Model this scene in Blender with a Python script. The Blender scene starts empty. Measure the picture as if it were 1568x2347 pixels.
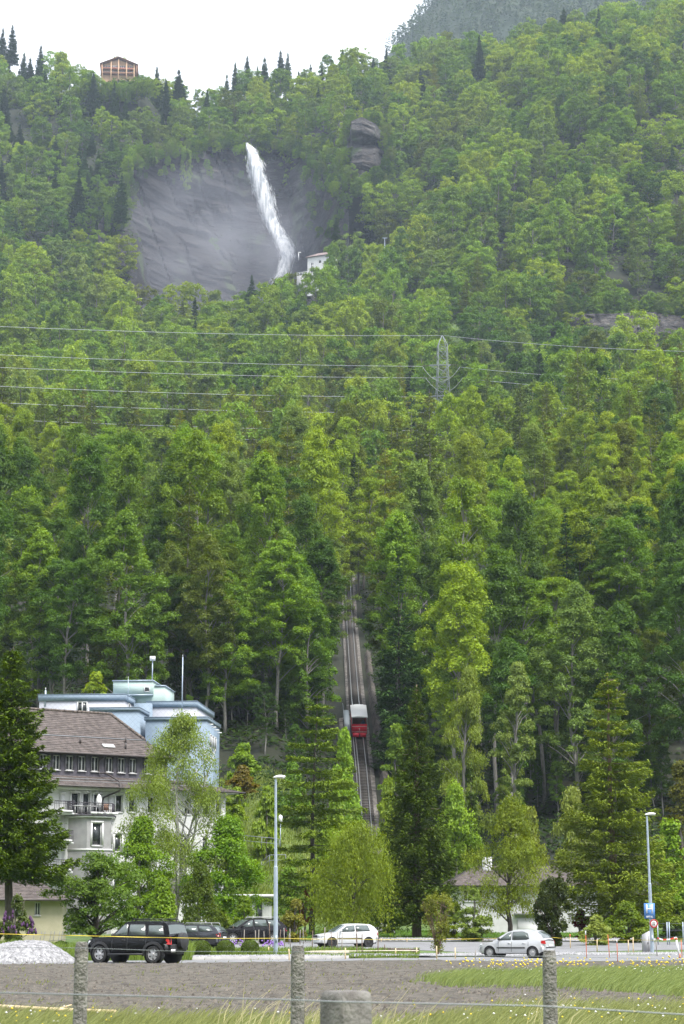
import bpy, math, random
import numpy as np
PI = math.pi
SC = bpy.context.scene
COL = SC.collection

# ------------------------------------------------------------------ camera, sky, sun, exposure
EYE = 1.7
FPX = 4704.0                      # focal length in the 1568-wide measuring frame of the photograph
PITCH = math.atan((2115 - 1173.5) / FPX)
cam_d = bpy.data.cameras.new('camera')
cam = bpy.data.objects.new('camera', cam_d); COL.objects.link(cam)
cam.location = (0, 0, EYE); cam.rotation_euler = (PI / 2 + PITCH, 0, 0)
cam_d.sensor_fit = 'HORIZONTAL'; cam_d.sensor_width = 24.0; cam_d.lens = 72.0
cam_d.clip_start = 0.5; cam_d.clip_end = 20000
cam_d.dof.use_dof = True; cam_d.dof.focus_distance = 170; cam_d.dof.aperture_fstop = 8.0
SC.camera = cam
SUN_EL, SUN_AZ = math.radians(58), math.radians(140)   # high, from behind the camera and to the right
world = bpy.data.worlds.new('World'); SC.world = world; world.use_nodes = True
wn = world.node_tree.nodes; wl = world.node_tree.links
for n in list(wn): wn.remove(n)
w_out = wn.new('ShaderNodeOutputWorld'); w_bg = wn.new('ShaderNodeBackground')
w_sky = wn.new('ShaderNodeTexSky'); w_sky.sky_type = 'NISHITA'; w_sky.sun_disc = False
w_sky.sun_elevation = SUN_EL; w_sky.sun_rotation = SUN_AZ; w_sky.dust_density = 3.0
w_mix = wn.new('ShaderNodeMixRGB'); w_mix.inputs['Fac'].default_value = 0.86
w_mix.inputs['Color2'].default_value = (6.9, 7.15, 7.5, 1)   # the even white cloud cover
wl.new(w_sky.outputs[0], w_mix.inputs['Color1']); wl.new(w_mix.outputs[0], w_bg.inputs['Color'])
w_bg.inputs['Strength'].default_value = 0.1
wl.new(w_bg.outputs[0], w_out.inputs['Surface'])
sun_d = bpy.data.lights.new('sun', 'SUN'); sun_d.energy = 2.2; sun_d.angle = math.radians(22); sun_d.color = (1, .96, .9)
sun = bpy.data.objects.new('sun', sun_d); COL.objects.link(sun)
sun.rotation_euler = (PI / 2 - SUN_EL, 0, math.radians(40))
sun.location = (40, -40, 80)
SC.view_settings.view_transform = 'Standard'; SC.view_settings.look = 'None'
SC.view_settings.exposure = 1.6; SC.view_settings.gamma = 1.0; SC.view_settings.use_curve_mapping = False
SC.render.engine = 'CYCLES'
cy = SC.cycles
cy.max_bounces = 6; cy.diffuse_bounces = 3; cy.glossy_bounces = 2; cy.transmission_bounces = 4
cy.transparent_max_bounces = 6; cy.volume_bounces = 0; cy.caustics_reflective = False; cy.caustics_refractive = False
cy.use_adaptive_sampling = True; cy.adaptive_threshold = 0.02; cy.use_denoising = True
cy.sample_clamp_indirect = 4.0

def P(u, v, Y):
    """world point seen at column u, row v of the measuring frame, at depth Y"""
    a = (1173.5 - v) / FPX; c, s = math.cos(PITCH), math.sin(PITCH)
    t = Y / (c - a * s)
    return np.array([(u - 784) / FPX * t, Y, EYE + t * (s + a * c)])
def PX(u, Y, z=0.0):
    c, s = math.cos(PITCH), math.sin(PITCH)
    return (u - 784) / FPX * (Y * c + (z - EYE) * s)
def UV(x, Y, z):
    c, s = math.cos(PITCH), math.sin(PITCH)
    f = Y * c + (z - EYE) * s; up = -Y * s + (z - EYE) * c
    return 784 + x / f * FPX, 1173.5 - up / f * FPX

# ------------------------------------------------------------------ noise
def _h(ix, iy, seed):
    n = (ix * 374761393 + iy * 668265263 + seed * 974711) & 0xffffffff
    n = ((n ^ (n >> 13)) * 1274126177) & 0xffffffff
    return ((n ^ (n >> 16)) & 0xffff) / 65535.0
def vnoise(x, y, seed=0):
    x = np.asarray(x, float); y = np.asarray(y, float)
    ix = np.floor(x).astype(np.int64); iy = np.floor(y).astype(np.int64)
    fx = x - ix; fy = y - iy; fx = fx * fx * (3 - 2 * fx); fy = fy * fy * (3 - 2 * fy)
    a = _h(ix, iy, seed); b = _h(ix + 1, iy, seed); c = _h(ix, iy + 1, seed); d = _h(ix + 1, iy + 1, seed)
    return (a * (1 - fx) + b * fx) * (1 - fy) + (c * (1 - fx) + d * fx) * fy
def fbm(x, y, seed=0, oct=4):
    s = 0; amp = .5; f = 1.0
    for k in range(oct):
        s = s + amp * (vnoise(np.asarray(x) * f, np.asarray(y) * f, seed + k * 17) * 2 - 1); amp *= .5; f *= 2.03
    return s
def sstep(a, b, x):
    t = np.clip((np.asarray(x, float) - a) / (b - a), 0, 1); return t * t * (3 - 2 * t)

# ------------------------------------------------------------------ mesh building
def make_mesh(name, V, F, mi=None, mats=(), smooth=False, attr=None):
    """V (n,3); F list of arrays (k,3)/(k,4) or lists of index tuples"""
    me = bpy.data.meshes.new(name)
    V = np.ascontiguousarray(V, np.float32)
    me.vertices.add(len(V)); me.vertices.foreach_set('co', V.ravel())
    loops = []; tot = []
    for f in F:
        if isinstance(f, np.ndarray):
            loops.append(f.ravel().astype(np.int32)); tot.append(np.full(len(f), f.shape[1], np.int32))
        else:
            for p in f:
                loops.append(np.array(p, np.int32)); tot.append(np.array([len(p)], np.int32))
    loops = np.concatenate(loops); tot = np.concatenate(tot)
    me.loops.add(len(loops)); me.loops.foreach_set('vertex_index', loops)
    start = np.concatenate([[0], np.cumsum(tot)[:-1]]).astype(np.int32)
    me.polygons.add(len(tot)); me.polygons.foreach_set('loop_start', start)
    try: me.polygons.foreach_set('loop_total', tot)
    except Exception: pass
    for m in mats: me.materials.append(m)
    if mi is not None: me.polygons.foreach_set('material_index', np.asarray(mi, np.int32))
    if smooth: me.polygons.foreach_set('use_smooth', np.ones(len(tot), bool))
    if attr is not None:
        a = me.attributes.new('v', 'FLOAT', 'FACE'); a.data.foreach_set('value', np.asarray(attr, np.float32))
    me.update(calc_edges=True)
    if smooth and smooth is not True: me.set_sharp_from_angle(angle=math.radians(smooth))
    return me

class MB:
    def __init__(s): s.v = []; s.f = []; s.mi = []; s.n = 0
    def add(s, V, F, m=0):
        V = np.asarray(V, float).reshape(-1, 3); s.v.append(V)
        if isinstance(F, np.ndarray): s.f.append(F + s.n); s.mi.append(np.full(len(F), m))
        else: s.f.append([tuple(i + s.n for i in p) for p in F]); s.mi.append(np.full(len(F), m))
        s.n += len(V); return s
    def box(s, c, d, rz=0, m=0, rx=0):
        x, y, z = d[0] / 2, d[1] / 2, d[2] / 2
        V = np.array([[-x, -y, -z], [x, -y, -z], [x, y, -z], [-x, y, -z], [-x, -y, z], [x, -y, z], [x, y, z], [-x, y, z]])
        if rx:
            ca, sa = math.cos(rx), math.sin(rx); V = np.c_[V[:, 0], V[:, 1] * ca - V[:, 2] * sa, V[:, 1] * sa + V[:, 2] * ca]
        if rz:
            ca, sa = math.cos(rz), math.sin(rz); V = np.c_[V[:, 0] * ca - V[:, 1] * sa, V[:, 0] * sa + V[:, 1] * ca, V[:, 2]]
        F = np.array([[0, 3, 2, 1], [4, 5, 6, 7], [0, 1, 5, 4], [1, 2, 6, 5], [2, 3, 7, 6], [3, 0, 4, 7]])
        return s.add(V + np.asarray(c, float), F, m)
    def bb(s, x0, x1, y0, y1, z0, z1, m=0):
        return s.box(((x0 + x1) / 2, (y0 + y1) / 2, (z0 + z1) / 2), (x1 - x0, y1 - y0, z1 - z0), m=m)
    def tube(s, pts, r, n=6, m=0, caps=True):
        pts = np.asarray(pts, float); k = len(pts); r = np.broadcast_to(np.asarray(r, float), (k,))
        d = np.gradient(pts, axis=0); d /= np.linalg.norm(d, axis=1)[:, None] + 1e-9
        ref = np.where(np.abs(d[:, 2:3]) > .9, np.array([[1., 0, 0]]), np.array([[0, 0, 1.]]))
        if np.ptp((np.abs(d[:, 2]) > .9).astype(int)): ref = np.tile([[.31, .95, .05]], (k, 1))
        a = np.cross(d, ref); a /= np.linalg.norm(a, axis=1)[:, None] + 1e-9; b = np.cross(d, a)
        th = np.arange(n) * 2 * PI / n
        V = pts[:, None] + r[:, None, None] * (np.cos(th)[None, :, None] * a[:, None] + np.sin(th)[None, :, None] * b[:, None])
        i, j = np.meshgrid(np.arange(k - 1), np.arange(n), indexing='ij'); j2 = (j + 1) % n
        F = np.stack([i * n + j, i * n + j2, (i + 1) * n + j2, (i + 1) * n + j], -1).reshape(-1, 4)
        s.add(V.reshape(-1, 3), F, m)
        if caps:
            o = s.n - k * n
            s.f.append([tuple(o + q for q in range(n))[::-1], tuple(o + (k - 1) * n + q for q in range(n))]); s.mi.append(np.array([m, m]))
        return s
    def bar(s, a, b, r, n=4, m=0): return s.tube([a, b], [r, r], n, m)
    def lathe(s, prof, n=16, c=(0, 0, 0), axis='z', m=0):
        prof = np.asarray(prof, float); k = len(prof); th = np.arange(n) * 2 * PI / n
        R = prof[:, 0][:, None]; H = np.repeat(prof[:, 1][:, None], n, 1)
        V = np.stack([R * np.cos(th), R * np.sin(th), H], -1)
        if axis == 'y': V = V[..., [0, 2, 1]]
        if axis == 'x': V = V[..., [2, 0, 1]]
        i, j = np.meshgrid(np.arange(k - 1), np.arange(n), indexing='ij'); j2 = (j + 1) % n
        F = np.stack([i * n + j, i * n + j2, (i + 1) * n + j2, (i + 1) * n + j], -1).reshape(-1, 4)
        return s.add(V.reshape(-1, 3) + np.asarray(c, float), F, m)
    def grid(s, V, m=0, flip=False):
        V = np.asarray(V, float); a, b = V.shape[:2]
        i, j = np.meshgrid(np.arange(a - 1), np.arange(b - 1), indexing='ij')
        F = np.stack([i * b + j, i * b + j + 1, (i + 1) * b + j + 1, (i + 1) * b + j], -1).reshape(-1, 4)
        if flip: F = F[:, ::-1]
        return s.add(V.reshape(-1, 3), F, m)
    def slab(s, poly, thick, m=0):
        """planar polygon (n,3) given thickness along -normal"""
        p = np.asarray(poly, float); n = np.zeros(3)
        for i in range(len(p)): n += np.cross(p[i], p[(i + 1) % len(p)])
        n /= np.linalg.norm(n); k = len(p)
        F = [tuple(range(k)), tuple(range(2 * k - 1, k - 1, -1))] + [(i, i + k, (i + 1) % k + k, (i + 1) % k) for i in range(k)]
        return s.add(np.vstack([p, p - n * thick]), F, m)
    def mesh(s, name, mats, smooth=False):
        if not isinstance(mats, (list, tuple)): mats = [mats]
        return make_mesh(name, np.vstack(s.v), s.f, np.concatenate(s.mi), mats, smooth)
    def build(s, name, mats, parent=None, smooth=False, **kw):
        return link(name, s.mesh(name, mats, smooth), parent, **kw)

def link(name, me, parent=None, loc=None, rz=None, kind=None):
    o = bpy.data.objects.new(name, me); COL.objects.link(o)
    if parent is not None: o.parent = parent
    if loc is not None: o.location = loc
    if rz is not None: o.rotation_euler = (0, 0, rz)
    if kind: o['kind'] = kind
    return o
def tag(o, label=None, cat=None, group=None, kind=None):
    if label: o['label'] = label
    if cat: o['category'] = cat
    if group: o['group'] = group
    if kind: o['kind'] = kind
    return o
def thing(name, label, cat, loc=(0, 0, 0), rz=0, group=None):
    o = bpy.data.objects.new(name, None); COL.objects.link(o); o.empty_display_size = .2
    o.location = loc; o.rotation_euler = (0, 0, rz)
    return tag(o, label, cat, group)

# ------------------------------------------------------------------ materials
def nodes(name):
    m = bpy.data.materials.new(name); m.use_nodes = True
    t = m.node_tree; b = t.nodes['Principled BSDF']
    return m, t, b
def c4(c): return (c[0], c[1], c[2], 1)
def mat(name, c, rough=.7, c2=None, scale=4.0, metal=0.0, bump=0.0, bscale=None, spec=.5, detail=4, stretch=None, lo=.35, hi=.65):
    m, t, b = nodes(name); N, L = t.nodes, t.links
    b.inputs['Base Color'].default_value = c4(c); b.inputs['Roughness'].default_value = rough
    b.inputs['Metallic'].default_value = metal; b.inputs['Specular IOR Level'].default_value = spec
    if c2 is not None or bump:
        tc = N.new('ShaderNodeTexCoord'); src = tc.outputs['Object']
        if stretch:
            mp = N.new('ShaderNodeMapping'); mp.inputs['Scale'].default_value = stretch
            L.new(src, mp.inputs['Vector']); src = mp.outputs['Vector']
    if c2 is not None:
        n = N.new('ShaderNodeTexNoise'); n.inputs['Scale'].default_value = scale; n.inputs['Detail'].default_value = detail
        L.new(src, n.inputs['Vector'])
        r = N.new('ShaderNodeValToRGB'); r.color_ramp.elements[0].position = lo; r.color_ramp.elements[1].position = hi
        r.color_ramp.elements[0].color = c4(c); r.color_ramp.elements[1].color = c4(c2)
        L.new(n.outputs['Fac'], r.inputs['Fac']); L.new(r.outputs['Color'], b.inputs['Base Color'])
    if bump:
        n2 = N.new('ShaderNodeTexNoise'); n2.inputs['Scale'].default_value = bscale or scale * 3; n2.inputs['Detail'].default_value = 5
        L.new(src, n2.inputs['Vector'])
        bp = N.new('ShaderNodeBump'); bp.inputs['Strength'].default_value = min(1, bump); bp.inputs['Distance'].default_value = .05
        L.new(n2.outputs['Fac'], bp.inputs['Height']); L.new(bp.outputs['Normal'], b.inputs['Normal'])
    return m
def leaf_mat(name, trans=.34):
    """leaf colour = the object's own tint (obj.color), varied leaf by leaf"""
    m, t, b = nodes(name); N, L = t.nodes, t.links
    N.remove(b); out = N['Material Output']
    oi = N.new('ShaderNodeObjectInfo'); at = N.new('ShaderNodeAttribute'); at.attribute_name = 'v'
    hsv = N.new('ShaderNodeHueSaturation')
    mr = N.new('ShaderNodeMapRange'); mr.inputs['To Min'].default_value = .72; mr.inputs['To Max'].default_value = 1.28
    mh = N.new('ShaderNodeMapRange'); mh.inputs['To Min'].default_value = .512; mh.inputs['To Max'].default_value = .488
    L.new(at.outputs['Fac'], mr.inputs['Value']); L.new(at.outputs['Fac'], mh.inputs['Value'])
    L.new(mr.outputs[0], hsv.inputs['Value']); L.new(mh.outputs[0], hsv.inputs['Hue']); L.new(oi.outputs['Color'], hsv.inputs['Color'])
    d = N.new('ShaderNodeBsdfDiffuse'); tr = N.new('ShaderNodeBsdfTranslucent'); mx = N.new('ShaderNodeMixShader')
    gl = N.new('ShaderNodeBsdfGlossy'); gl.inputs['Roughness'].default_value = .45; mg = N.new('ShaderNodeMixShader')
    mx.inputs[0].default_value = trans; mg.inputs[0].default_value = .018
    h2 = N.new('ShaderNodeHueSaturation'); h2.inputs['Hue'].default_value = .485; h2.inputs['Saturation'].default_value = 1.12; h2.inputs['Value'].default_value = 1.25
    L.new(hsv.outputs[0], d.inputs[0]); L.new(hsv.outputs[0], h2.inputs['Color']); L.new(h2.outputs[0], tr.inputs[0])
    L.new(d.outputs[0], mx.inputs[1]); L.new(tr.outputs[0], mx.inputs[2])
    L.new(mx.outputs[0], mg.inputs[1]); L.new(gl.outputs[0], mg.inputs[2]); L.new(mg.outputs[0], out.inputs['Surface'])
    return m
M = {}
M['leaf'] = leaf_mat('leaf'); M['needle'] = leaf_mat('needle', .12); M['grass'] = leaf_mat('grass_blade', .35)
M['bark'] = mat('bark', (.10, .085, .07), .9, (.19, .175, .155), 3, bump=.6, stretch=(6, 6, 1))
M['bark_dark'] = mat('bark_dark', (.05, .04, .032), .9, (.10, .085, .07), 3, bump=.6, stretch=(6, 6, 1))
M['bark_grey'] = mat('bark_grey', (.15, .14, .128), .9, (.27, .255, .235), 2, bump=.4, stretch=(5, 5, 1))
M['bark_birch'] = mat('bark_birch', (.42, .41, .39), .8, (.09, .08, .07), 2.2, stretch=(1, 1, 3), lo=.55, hi=.72)
M['bark_red'] = mat('bark_red', (.13, .085, .06), .9, (.22, .15, .11), 3, bump=.6, stretch=(6, 6, 1))
M['soil'] = mat('soil', (.046, .039, .031), .95, (.112, .098, .078), 2.2, bump=.8, bscale=14, detail=10)
M['clod'] = mat('clod', (.05, .042, .034), .95, (.16, .14, .115), 3, bump=.4)
M['asphalt'] = mat('asphalt', (.15, .15, .155), .9, (.20, .20, .205), .6, bump=.2, bscale=60, detail=8)
M['gravel'] = mat('gravel', (.36, .36, .37), .9, (.55, .55, .56), 2.5, bump=.5)
M['sand'] = mat('sand', (.42, .36, .30), .95, (.5, .45, .38), 2, bump=.3)
M['kerb'] = mat('kerb', (.25, .25, .25), .9, (.36, .35, .34), 2, bump=.3)
M['lawn'] = mat('lawn', (.055, .105, .022), .95, (.11, .16, .035), .9, bump=.8, bscale=14, detail=8)
M['meadow'] = mat('meadow', (.07, .12, .022), .95, (.15, .18, .04), .35, bump=.9, bscale=5, detail=8)
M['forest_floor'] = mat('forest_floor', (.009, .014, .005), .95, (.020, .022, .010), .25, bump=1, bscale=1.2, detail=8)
M['concrete'] = mat('concrete_post', (.14, .13, .12), .95, (.30, .285, .26), 9, bump=1, bscale=40, detail=8)
M['galv'] = mat('galvanised_steel', (.33, .39, .47), .45, (.40, .46, .53), 2, metal=.35)
M['wire'] = mat('wire_metal', (.22, .235, .25), .5, metal=.5)
M['lampw'] = mat('lamp_white', (.8, .8, .8), .35)
M['wood_dark'] = mat('stake_brown', (.10, .065, .045), .9, (.19, .14, .11), 6, bump=.4)
M['wood_grey'] = mat('stake_grey', (.20, .18, .16), .9, (.32, .29, .26), 6, bump=.4)
M['wood_pale'] = mat('stake_pale', (.55, .42, .24), .85, (.66, .52, .32), 6)
M['orange'] = mat('stake_orange', (.62, .14, .05), .7)
M['yellow'] = mat('yellow_tape', (.60, .47, .05), .6)
M['white'] = mat('white_paint', (.72, .72, .72), .5)
M['red'] = mat('red_paint', (.45, .025, .03), .4)
M['black'] = mat('black_paint', (.02, .02, .02), .5)
M['blue_sign'] = mat('sign_blue', (.10, .25, .58), .4)
M['steel'] = mat('rail_steel', (.50, .50, .52), .35, metal=.8)
def rock_mat(name, c1, c2, c3, strat=(.035, .035, .16), moss=True):
    m, t, b = nodes(name); N, L = t.nodes, t.links
    tc = N.new('ShaderNodeTexCoord'); mp = N.new('ShaderNodeMapping'); mp.inputs['Scale'].default_value = strat; mp.inputs['Rotation'].default_value = (0, math.radians(3), 0)
    L.new(tc.outputs['Object'], mp.inputs['Vector'])
    n1 = N.new('ShaderNodeTexNoise'); n1.inputs['Scale'].default_value = 1.6; n1.inputs['Detail'].default_value = 9; n1.inputs['Roughness'].default_value = .74
    n1.inputs['Distortion'].default_value = .35
    L.new(mp.outputs[0], n1.inputs['Vector'])
    r = N.new('ShaderNodeValToRGB'); e = r.color_ramp.elements; e[0].position = .33; e[0].color = c4(c1); e[1].position = .72; e[1].color = c4(c3)
    x = e.new(.52); x.color = c4(c2); L.new(n1.outputs['Fac'], r.inputs['Fac'])
    n2 = N.new('ShaderNodeTexNoise'); n2.inputs['Scale'].default_value = .018; n2.inputs['Detail'].default_value = 6
    L.new(tc.outputs['Object'], n2.inputs['Vector'])
    r2 = N.new('ShaderNodeValToRGB'); r2.color_ramp.elements[0].position = .4; r2.color_ramp.elements[1].position = .62
    r2.color_ramp.elements[0].color = (.62, .58, .56, 1); r2.color_ramp.elements[1].color = (1.1, 1.08, 1.05, 1); L.new(n2.outputs['Fac'], r2.inputs['Fac'])
    mu = N.new('ShaderNodeMixRGB'); mu.blend_type = 'MULTIPLY'; mu.inputs[0].default_value = 1; L.new(r.outputs[0], mu.inputs[1]); L.new(r2.outputs[0], mu.inputs[2])
    n3 = N.new('ShaderNodeTexNoise'); n3.inputs['Scale'].default_value = .05; n3.inputs['Detail'].default_value = 8
    L.new(tc.outputs['Object'], n3.inputs['Vector'])
    r3 = N.new('ShaderNodeValToRGB'); r3.color_ramp.elements[0].position = .58; r3.color_ramp.elements[1].position = .68; L.new(n3.outputs['Fac'], r3.inputs['Fac'])
    mx = N.new('ShaderNodeMixRGB'); L.new(r3.outputs[0], mx.inputs[0]); L.new(mu.outputs[0], mx.inputs[1]); mx.inputs[2].default_value = (.06, .09, .03, 1)
    L.new((mx if moss else mu).outputs[0], b.inputs['Base Color']); b.inputs['Roughness'].default_value = .85
    bp = N.new('ShaderNodeBump'); bp.inputs['Strength'].default_value = 1; bp.inputs['Distance'].default_value = 2.5
    L.new(n1.outputs['Fac'], bp.inputs['Height']); L.new(bp.outputs[0], b.inputs['Normal'])
    return m
M['rock'] = rock_mat('rock', (.007, .007, .010), (.030, .028, .032), (.15, .138, .13), (.07, .07, .30))
M['rock2'] = rock_mat('rock_pale', (.018, .017, .019), (.075, .07, .07), (.20, .185, .175), (.16, .16, .40), True)
# ------------------------------------------------------------------ terrain
COLS = {
 0:    [(200, 1.0), (235, 4), (262, 24), (300, 38), (400, 68), (500, 100), (720, 168), (850, 222), (1000, 292), (1090, 345), (1150, 390), (1250, 470), (1350, 560), (1400, 598), (1500, 612)],
 250:  [(200, 1.0), (235, 4), (262, 24), (300, 38), (400, 66), (500, 97), (720, 165), (850, 215), (1000, 285), (1090, 322), (1150, 345), (1200, 420), (1250, 490), (1300, 530), (1322, 571), (1400, 575), (1500, 575)],
 430:  [(200, 1.0), (235, 6), (262, 24), (300, 38), (400, 64), (500, 93), (720, 164), (850, 213), (1000, 280), (1095, 316), (1120, 300), (1200, 300), (1262, 310), (1282, 488), (1300, 505), (1350, 548), (1400, 572), (1500, 580)],
 600:  [(200, 1.5), (214, 5), (240, 15), (262, 24), (300, 38), (400, 62), (500, 91), (720, 164), (850, 212), (1000, 280), (1095, 315), (1120, 300), (1200, 300), (1275, 310), (1295, 500), (1310, 512), (1350, 552), (1400, 582), (1500, 592)],
 784:  [(200, 2), (225, 5), (247, 12.5), (269, 21), (312, 37), (385, 59), (430, 75), (500, 92), (720, 165), (850, 216), (1000, 292), (1060, 327), (1082, 343), (1105, 330), (1150, 330), (1205, 440), (1250, 490), (1300, 532), (1350, 565), (1400, 594), (1500, 600)],
 900:  [(200, 2), (225, 4), (250, 11), (300, 33), (400, 62), (500, 93), (720, 166), (850, 222), (1000, 300), (1060, 333), (1085, 346), (1110, 355), (1200, 440), (1300, 525), (1400, 602), (1500, 612)],
 1100: [(200, 2), (225, 3), (250, 10), (300, 30), (400, 62), (500, 95), (720, 170), (800, 200), (850, 236), (1000, 332), (1100, 402), (1200, 470), (1300, 545), (1400, 608), (1500, 622)],
 1330: [(200, 2), (225, 3), (250, 13), (300, 33), (400, 66), (500, 99), (720, 180), (850, 222), (880, 238), (905, 268), (1000, 345), (1100, 440), (1200, 510), (1300, 575), (1400, 622), (1500, 635)],
 1568: [(200, 2), (225, 3), (250, 13), (300, 35), (400, 70), (500, 104), (720, 186), (850, 224), (880, 240), (905, 270), (1000, 352), (1100, 452), (1200, 520), (1300, 582), (1400, 634), (1500, 650)],
}
CU = sorted(COLS); CR = np.array([(u - 784) / FPX for u in CU])
TRK = np.array([P(846, 1940, 236), P(841, 1888, 247), P(832, 1771, 269), P(814, 1600, 306), P(808, 1520, 338), P(801, 1420, 385), P(796, 1300, 440)])
def near_rise(Y): return np.interp(Y, [-80, 122, 150, 172, 200], [0, 0, .35, .7, 1.0])
def near_dip(x, Y):
    r = x / np.maximum(Y, 1)
    return -.16 * sstep(.02, .10, r) * sstep(60, 105, Y) * (1 - sstep(120, 150, Y))
def height(x, Y, rough=True):
    x = np.asarray(x, float); Y = np.asarray(Y, float); shp = np.broadcast(x, Y).shape
    x = np.broadcast_to(x, shp).ravel(); Y = np.broadcast_to(Y, shp).ravel()
    r = np.clip(x / np.maximum(Y, 60), CR[0], CR[-1])
    H = np.stack([np.interp(Y, [0] + [p[0] for p in COLS[u]], [0] + [p[1] for p in COLS[u]]) for u in CU])
    k = np.clip(np.searchsorted(CR, r) - 1, 0, len(CR) - 2); t = (r - CR[k]) / (CR[k + 1] - CR[k]); t = t * t * (3 - 2 * t)
    i = np.arange(len(x)); h = H[k, i] * (1 - t) + H[k + 1, i] * t
    nr = near_rise(Y) + near_dip(x, Y); w = sstep(196, 205, Y); h = nr * (1 - w) + h * w
    if rough:
        h = h + w * (fbm(x / 60, Y / 60, 3) * np.interp(Y, [200, 300, 900], [.6, 3, 13]) + fbm(x / 14, Y / 14, 8) * np.interp(Y, [200, 260, 600], [.3, .8, 2.5]))
    # cutting for the funicular
    zt = np.interp(Y, TRK[:, 1], TRK[:, 2]); xt = np.interp(Y, TRK[:, 1], TRK[:, 0])
    d = np.abs(x - xt); m = (1 - sstep(2.5, 9, d)) * sstep(228, 240, Y) * (1 - sstep(425, 445, Y))
    h = h * (1 - m) + (zt - .55) * m
    return h.reshape(shp)
def hz(x, Y): return float(height(np.array([x]), np.array([Y]))[0])

def terrain():
    Ys = np.concatenate([np.linspace(-60, 30, 8), np.linspace(36, 120, 24), np.linspace(126, 262, 56), np.linspace(266, 500, 70), np.linspace(506, 1100, 110), np.linspace(1106, 1420, 70), np.linspace(1430, 1700, 14)])
    s = np.concatenate([np.linspace(-1, -.5, 10)[:-1], np.linspace(-.5, .5, 190), np.linspace(.5, 1, 10)[1:]])
    hw = 60 + .42 * np.maximum(Ys, 0)
    Yg, sg = np.meshgrid(Ys, s, indexing='ij'); X = sg * hw[:, None]
    Z = height(X, Yg) - .22 * (1 - sstep(84, 90, Yg - .06 * 0))
    V = np.stack([X, Yg, Z], -1)
    mb = MB(); mb.grid(V)
    cx = (X[:-1, :-1] + X[1:, 1:]) / 2; cyy = (Yg[:-1, :-1] + Yg[1:, 1:]) / 2
    u = 784 + cx / np.maximum(cyy, 1) * FPX
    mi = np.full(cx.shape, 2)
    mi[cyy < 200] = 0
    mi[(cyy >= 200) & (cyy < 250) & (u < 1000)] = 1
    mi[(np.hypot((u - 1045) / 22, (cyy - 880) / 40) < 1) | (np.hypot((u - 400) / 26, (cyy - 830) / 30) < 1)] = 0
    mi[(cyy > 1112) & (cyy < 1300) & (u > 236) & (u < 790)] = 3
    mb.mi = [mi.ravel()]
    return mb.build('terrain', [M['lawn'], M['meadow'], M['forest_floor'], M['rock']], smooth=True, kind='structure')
terrain()
def opposite_slope():
    # the other side of the valley, behind the camera: the cars and windows reflect it
    x = np.linspace(-1600, 1600, 60); y = np.linspace(-60, -1400, 40); Yg, Xg = np.meshgrid(y, x, indexing='ij')
    Z = -.3 + 560 * sstep(-330, -1350, Yg) * (1 + .25 * fbm(Xg / 300, Yg / 300, 88)) + 8 * fbm(Xg / 40, Yg / 40, 89) * sstep(-300, -500, Yg)
    mb = MB(); mb.grid(np.stack([Xg, Yg, Z], -1), flip=True); mb.build('hills', [mat('far_wood', (.022, .042, .012), .95, (.06, .085, .03), .03, bump=1, bscale=.12)], smooth=True, kind='structure')
opposite_slope()

def sheet(name, poly_uY, dz, m, kind='structure', n=1, jit=0):
    """ground patch from (u, depth) corners, draped dz above the ground"""
    pts = []
    k = len(poly_uY)
    for i in range(k):
        a, b = poly_uY[i], poly_uY[(i + 1) % k]
        for q in range(n):
            t = q / n; u = a[0] + (b[0] - a[0]) * t; Y = a[1] + (b[1] - a[1]) * t
            pts.append((PX(u, Y), Y))
    pts = np.array(pts); z = near_rise(pts[:, 1]) + near_dip(pts[:, 0], pts[:, 1]) + dz
    return np.c_[pts, z]
def strip(name, near, far, dz, m, rows=3, cols=60, kind='structure', bump=0, thick=0):
    """ground strip between two (u, depth) polylines"""
    us = np.linspace(near[0][0], near[-1][0], cols)
    yn = np.interp(us, [p[0] for p in near], [p[1] for p in near]); yf = np.interp(us, [p[0] for p in far], [p[1] for p in far])
    t = np.linspace(0, 1, rows)[:, None]; Y = yn[None] * (1 - t) + yf[None] * t; U = np.repeat(us[None], rows, 0)
    X = PX(U, Y, 0); Z = near_rise(Y) + near_dip(X, Y) + dz
    if bump: Z = Z + bump * np.abs(fbm(X * 1.5, Y * 1.5, 5)) * np.sin(np.pi * t) ** .5
    if thick:
        X = np.vstack([X[:1], X, X[-1:]]); Y = np.vstack([Y[:1] , Y, Y[-1:]]); Z = np.vstack([Z[:1] - thick, Z, Z[-1:] - thick])
    mb = MB(); mb.grid(np.stack([X, Y, Z], -1), flip=True)
    return mb.build(name, m, kind=kind, smooth=False)
ROAD_N = [(-400, 85.5), (0, 87), (430, 90), (800, 95), (1250, 102), (2000, 109)]
ROAD_F = [(-400, 92), (0, 93), (430, 97), (800, 101), (960, 105), (1100, 112), (1250, 121), (1500, 127), (2000, 134)]
strip('road', ROAD_N, ROAD_F, .012, M['asphalt'], rows=6)
strip('parking_road', [(380, 124), (700, 126), (960, 127), (1100, 124), (1500, 131), (2000, 138)], [(380, 152), (700, 153), (960, 150), (1250, 150), (1500, 149), (2000, 152)], .02, M['asphalt'], rows=8)
strip('kerb', [(440, 97.15), (640, 98.4), (800, 101.1)], [(440, 97.35), (640, 98.6), (800, 101.3)], .15, M['kerb'], rows=2, thick=.2)
strip('gravel_bed', [(430, 97.4), (640, 98.7), (1000, 105.6)], [(430, 100), (640, 102), (1000, 108)], .10, M['gravel'], rows=5, bump=.12)
strip('gravel_verge', [(960, 106.5), (1100, 113.5), (1310, 122.5)], [(960, 112), (1100, 121), (1310, 125)], .04, M['gravel'], rows=6, bump=.12)
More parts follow.
